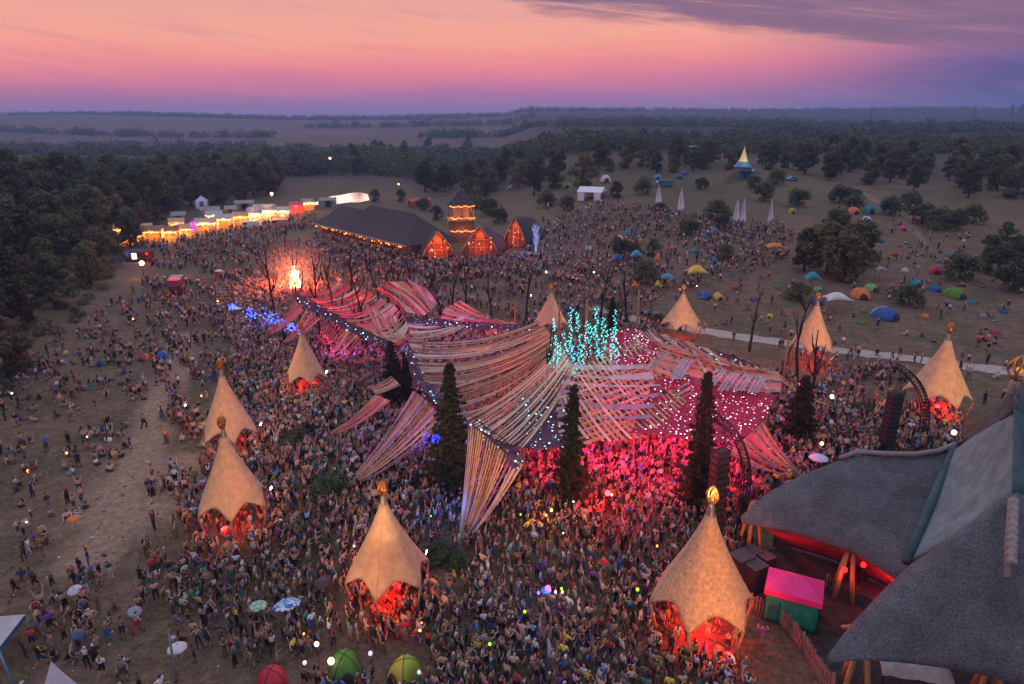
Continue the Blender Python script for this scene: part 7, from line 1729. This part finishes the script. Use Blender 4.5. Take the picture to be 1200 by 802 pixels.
def plabel(o, ps, px, py):
    d = sorted(LM, key=lambda l: (l[1] - px) ** 2 + 1.4 * (l[2] - py) ** 2)[0]; dx, dy = px - d[1], py - d[2]; r = math.hypot(dx, dy)
    rel = ('right of' if dx > 0 else 'left of') if abs(dx) > abs(dy) * 1.1 else ('below' if dy > 0 else 'above')
    if r > 70: rel = 'far ' + rel
    hr = (o['hatc'] + ' cap') if o['hat'] else (('long ' if o['fem'] else 'short ') + o['hair'] + ' hair')
    top = 'bare chest' if o['kind'] == 'bare' else '%s %s' % (o['top'], {'bra': 'bikini top', 'tank': 'vest', 't': 't-shirt'}[o['kind']])
    return 'person %s, %s, %s %s, %s %s' % (PW[ps], top, o['bot'], o['legs'], rel, d[0].replace('the ', '')), hr
def build_people():
    g = random.Random(23); near = []; vs = []
    for i, (x, y, s) in enumerate(PEOPLE):
        px, py, dep = proj(x, y, tz(x, y) + .9); near.append((float(dep), i, float(px), float(py)))
    near.sort()
    chosen = set(); used = set(); n = 0
    for dep, i, px, py in near:
        if n >= 300: break
        if not (2 < px < 1190 and py < 806): continue
        if any(abs(px - T[k][1][0] * 0 - q[0]) < q[2] and abs(py - q[1]) < q[3] for k, q in ((3, (457, 680, 46, 35)), (4, (818, 700, 58, 42)))): continue
        chosen.add(i); n += 1
    bulk = {'v': [], 'lt': [], 'lv': [], 'c': []}; off = 0
    for dep, i, px, py in near:
        x, y, s = PEOPLE[i]; z = tz(x, y); fem = g.random() < .42
        if s: ps = g.choices(['sit', 'sit_back', 'kneel'], [5, 3, 1.4])[0]
        elif py < 660 and 300 < px < 900 and dep > 50: ps = g.choices(POSES[:9], [20, 5, 10, 9, 10, 7, 4, 8, 14])[0]
        else: ps = g.choices(POSES[:9], [26, 16, 4, 3, 6, 4, 9, 14, 8])[0]
        face = math.atan2(LOOK.y - y, LOOK.x - x) - math.pi / 2 + g.gauss(0, .6 if 300 < px < 900 and py > 430 else 2.2)
        sc_ = g.gauss(.96 if fem else 1.03, .06); fat = g.gauss(1.06, .1); o = outfit(g, fem)
        lod1 = dep < 95
        if dep < 150: t = TEMPL[ps, int(fem), 1 if dep < 62 else 0]
        else: t = FAR[1 if s else 0]
        v = t['v'] * np.array([sc_ * fat, sc_ * fat, sc_]); 
        ca, sa = math.cos(face), math.sin(face); lean = g.gauss(0, .05)
        v = np.stack([v[:, 0] + v[:, 2] * lean, v[:, 1] + v[:, 2] * g.gauss(0, .05), v[:, 2]], 1)
        if i in chosen:
            for _ in range(60):
                lab, hr = plabel(o, ps, px, py)
                if lab not in used and len(lab.split()) <= 16: break
                lab2 = lab.replace('person', 'person with ' + hr, 1) 
                if lab2 not in used and len(lab2.replace(',', ' ').replace('-', ' ').split()) <= 16: lab = lab2; break
                o = outfit(g, fem)
            used.add(lab)
            C = colors(o, t, g)
            me = pmesh('person', v, t['lt'], t['lv'], C, True); ob = bpy.data.objects.new('person', me); COL.objects.link(ob); ob.location = (x, y, z); ob.rotation_euler = (0, 0, face)
            tag(ob, lab.replace(',', ''), 'person', 'festival goers nearest the viewer')
        else:
            C = colors(o, t, g)
            w = np.stack([x + v[:, 0] * ca - v[:, 1] * sa, y + v[:, 0] * sa + v[:, 1] * ca, z + v[:, 2]], 1)
            bulk['v'].append(w.astype(np.float32)); bulk['lt'].append(t['lt']); bulk['lv'].append(t['lv'] + off); bulk['c'].append(C); off += len(w)
    me = pmesh('crowd', np.concatenate(bulk['v']), np.concatenate(bulk['lt']), np.concatenate(bulk['lv']), np.concatenate(bulk['c']), True)
    ob = bpy.data.objects.new('crowd', me); COL.objects.link(ob); tag(ob, kind='stuff', label='dense festival crowd filling the dance floor and the slopes')
    print('CROWD faces', len(me.polygons))
build_people()
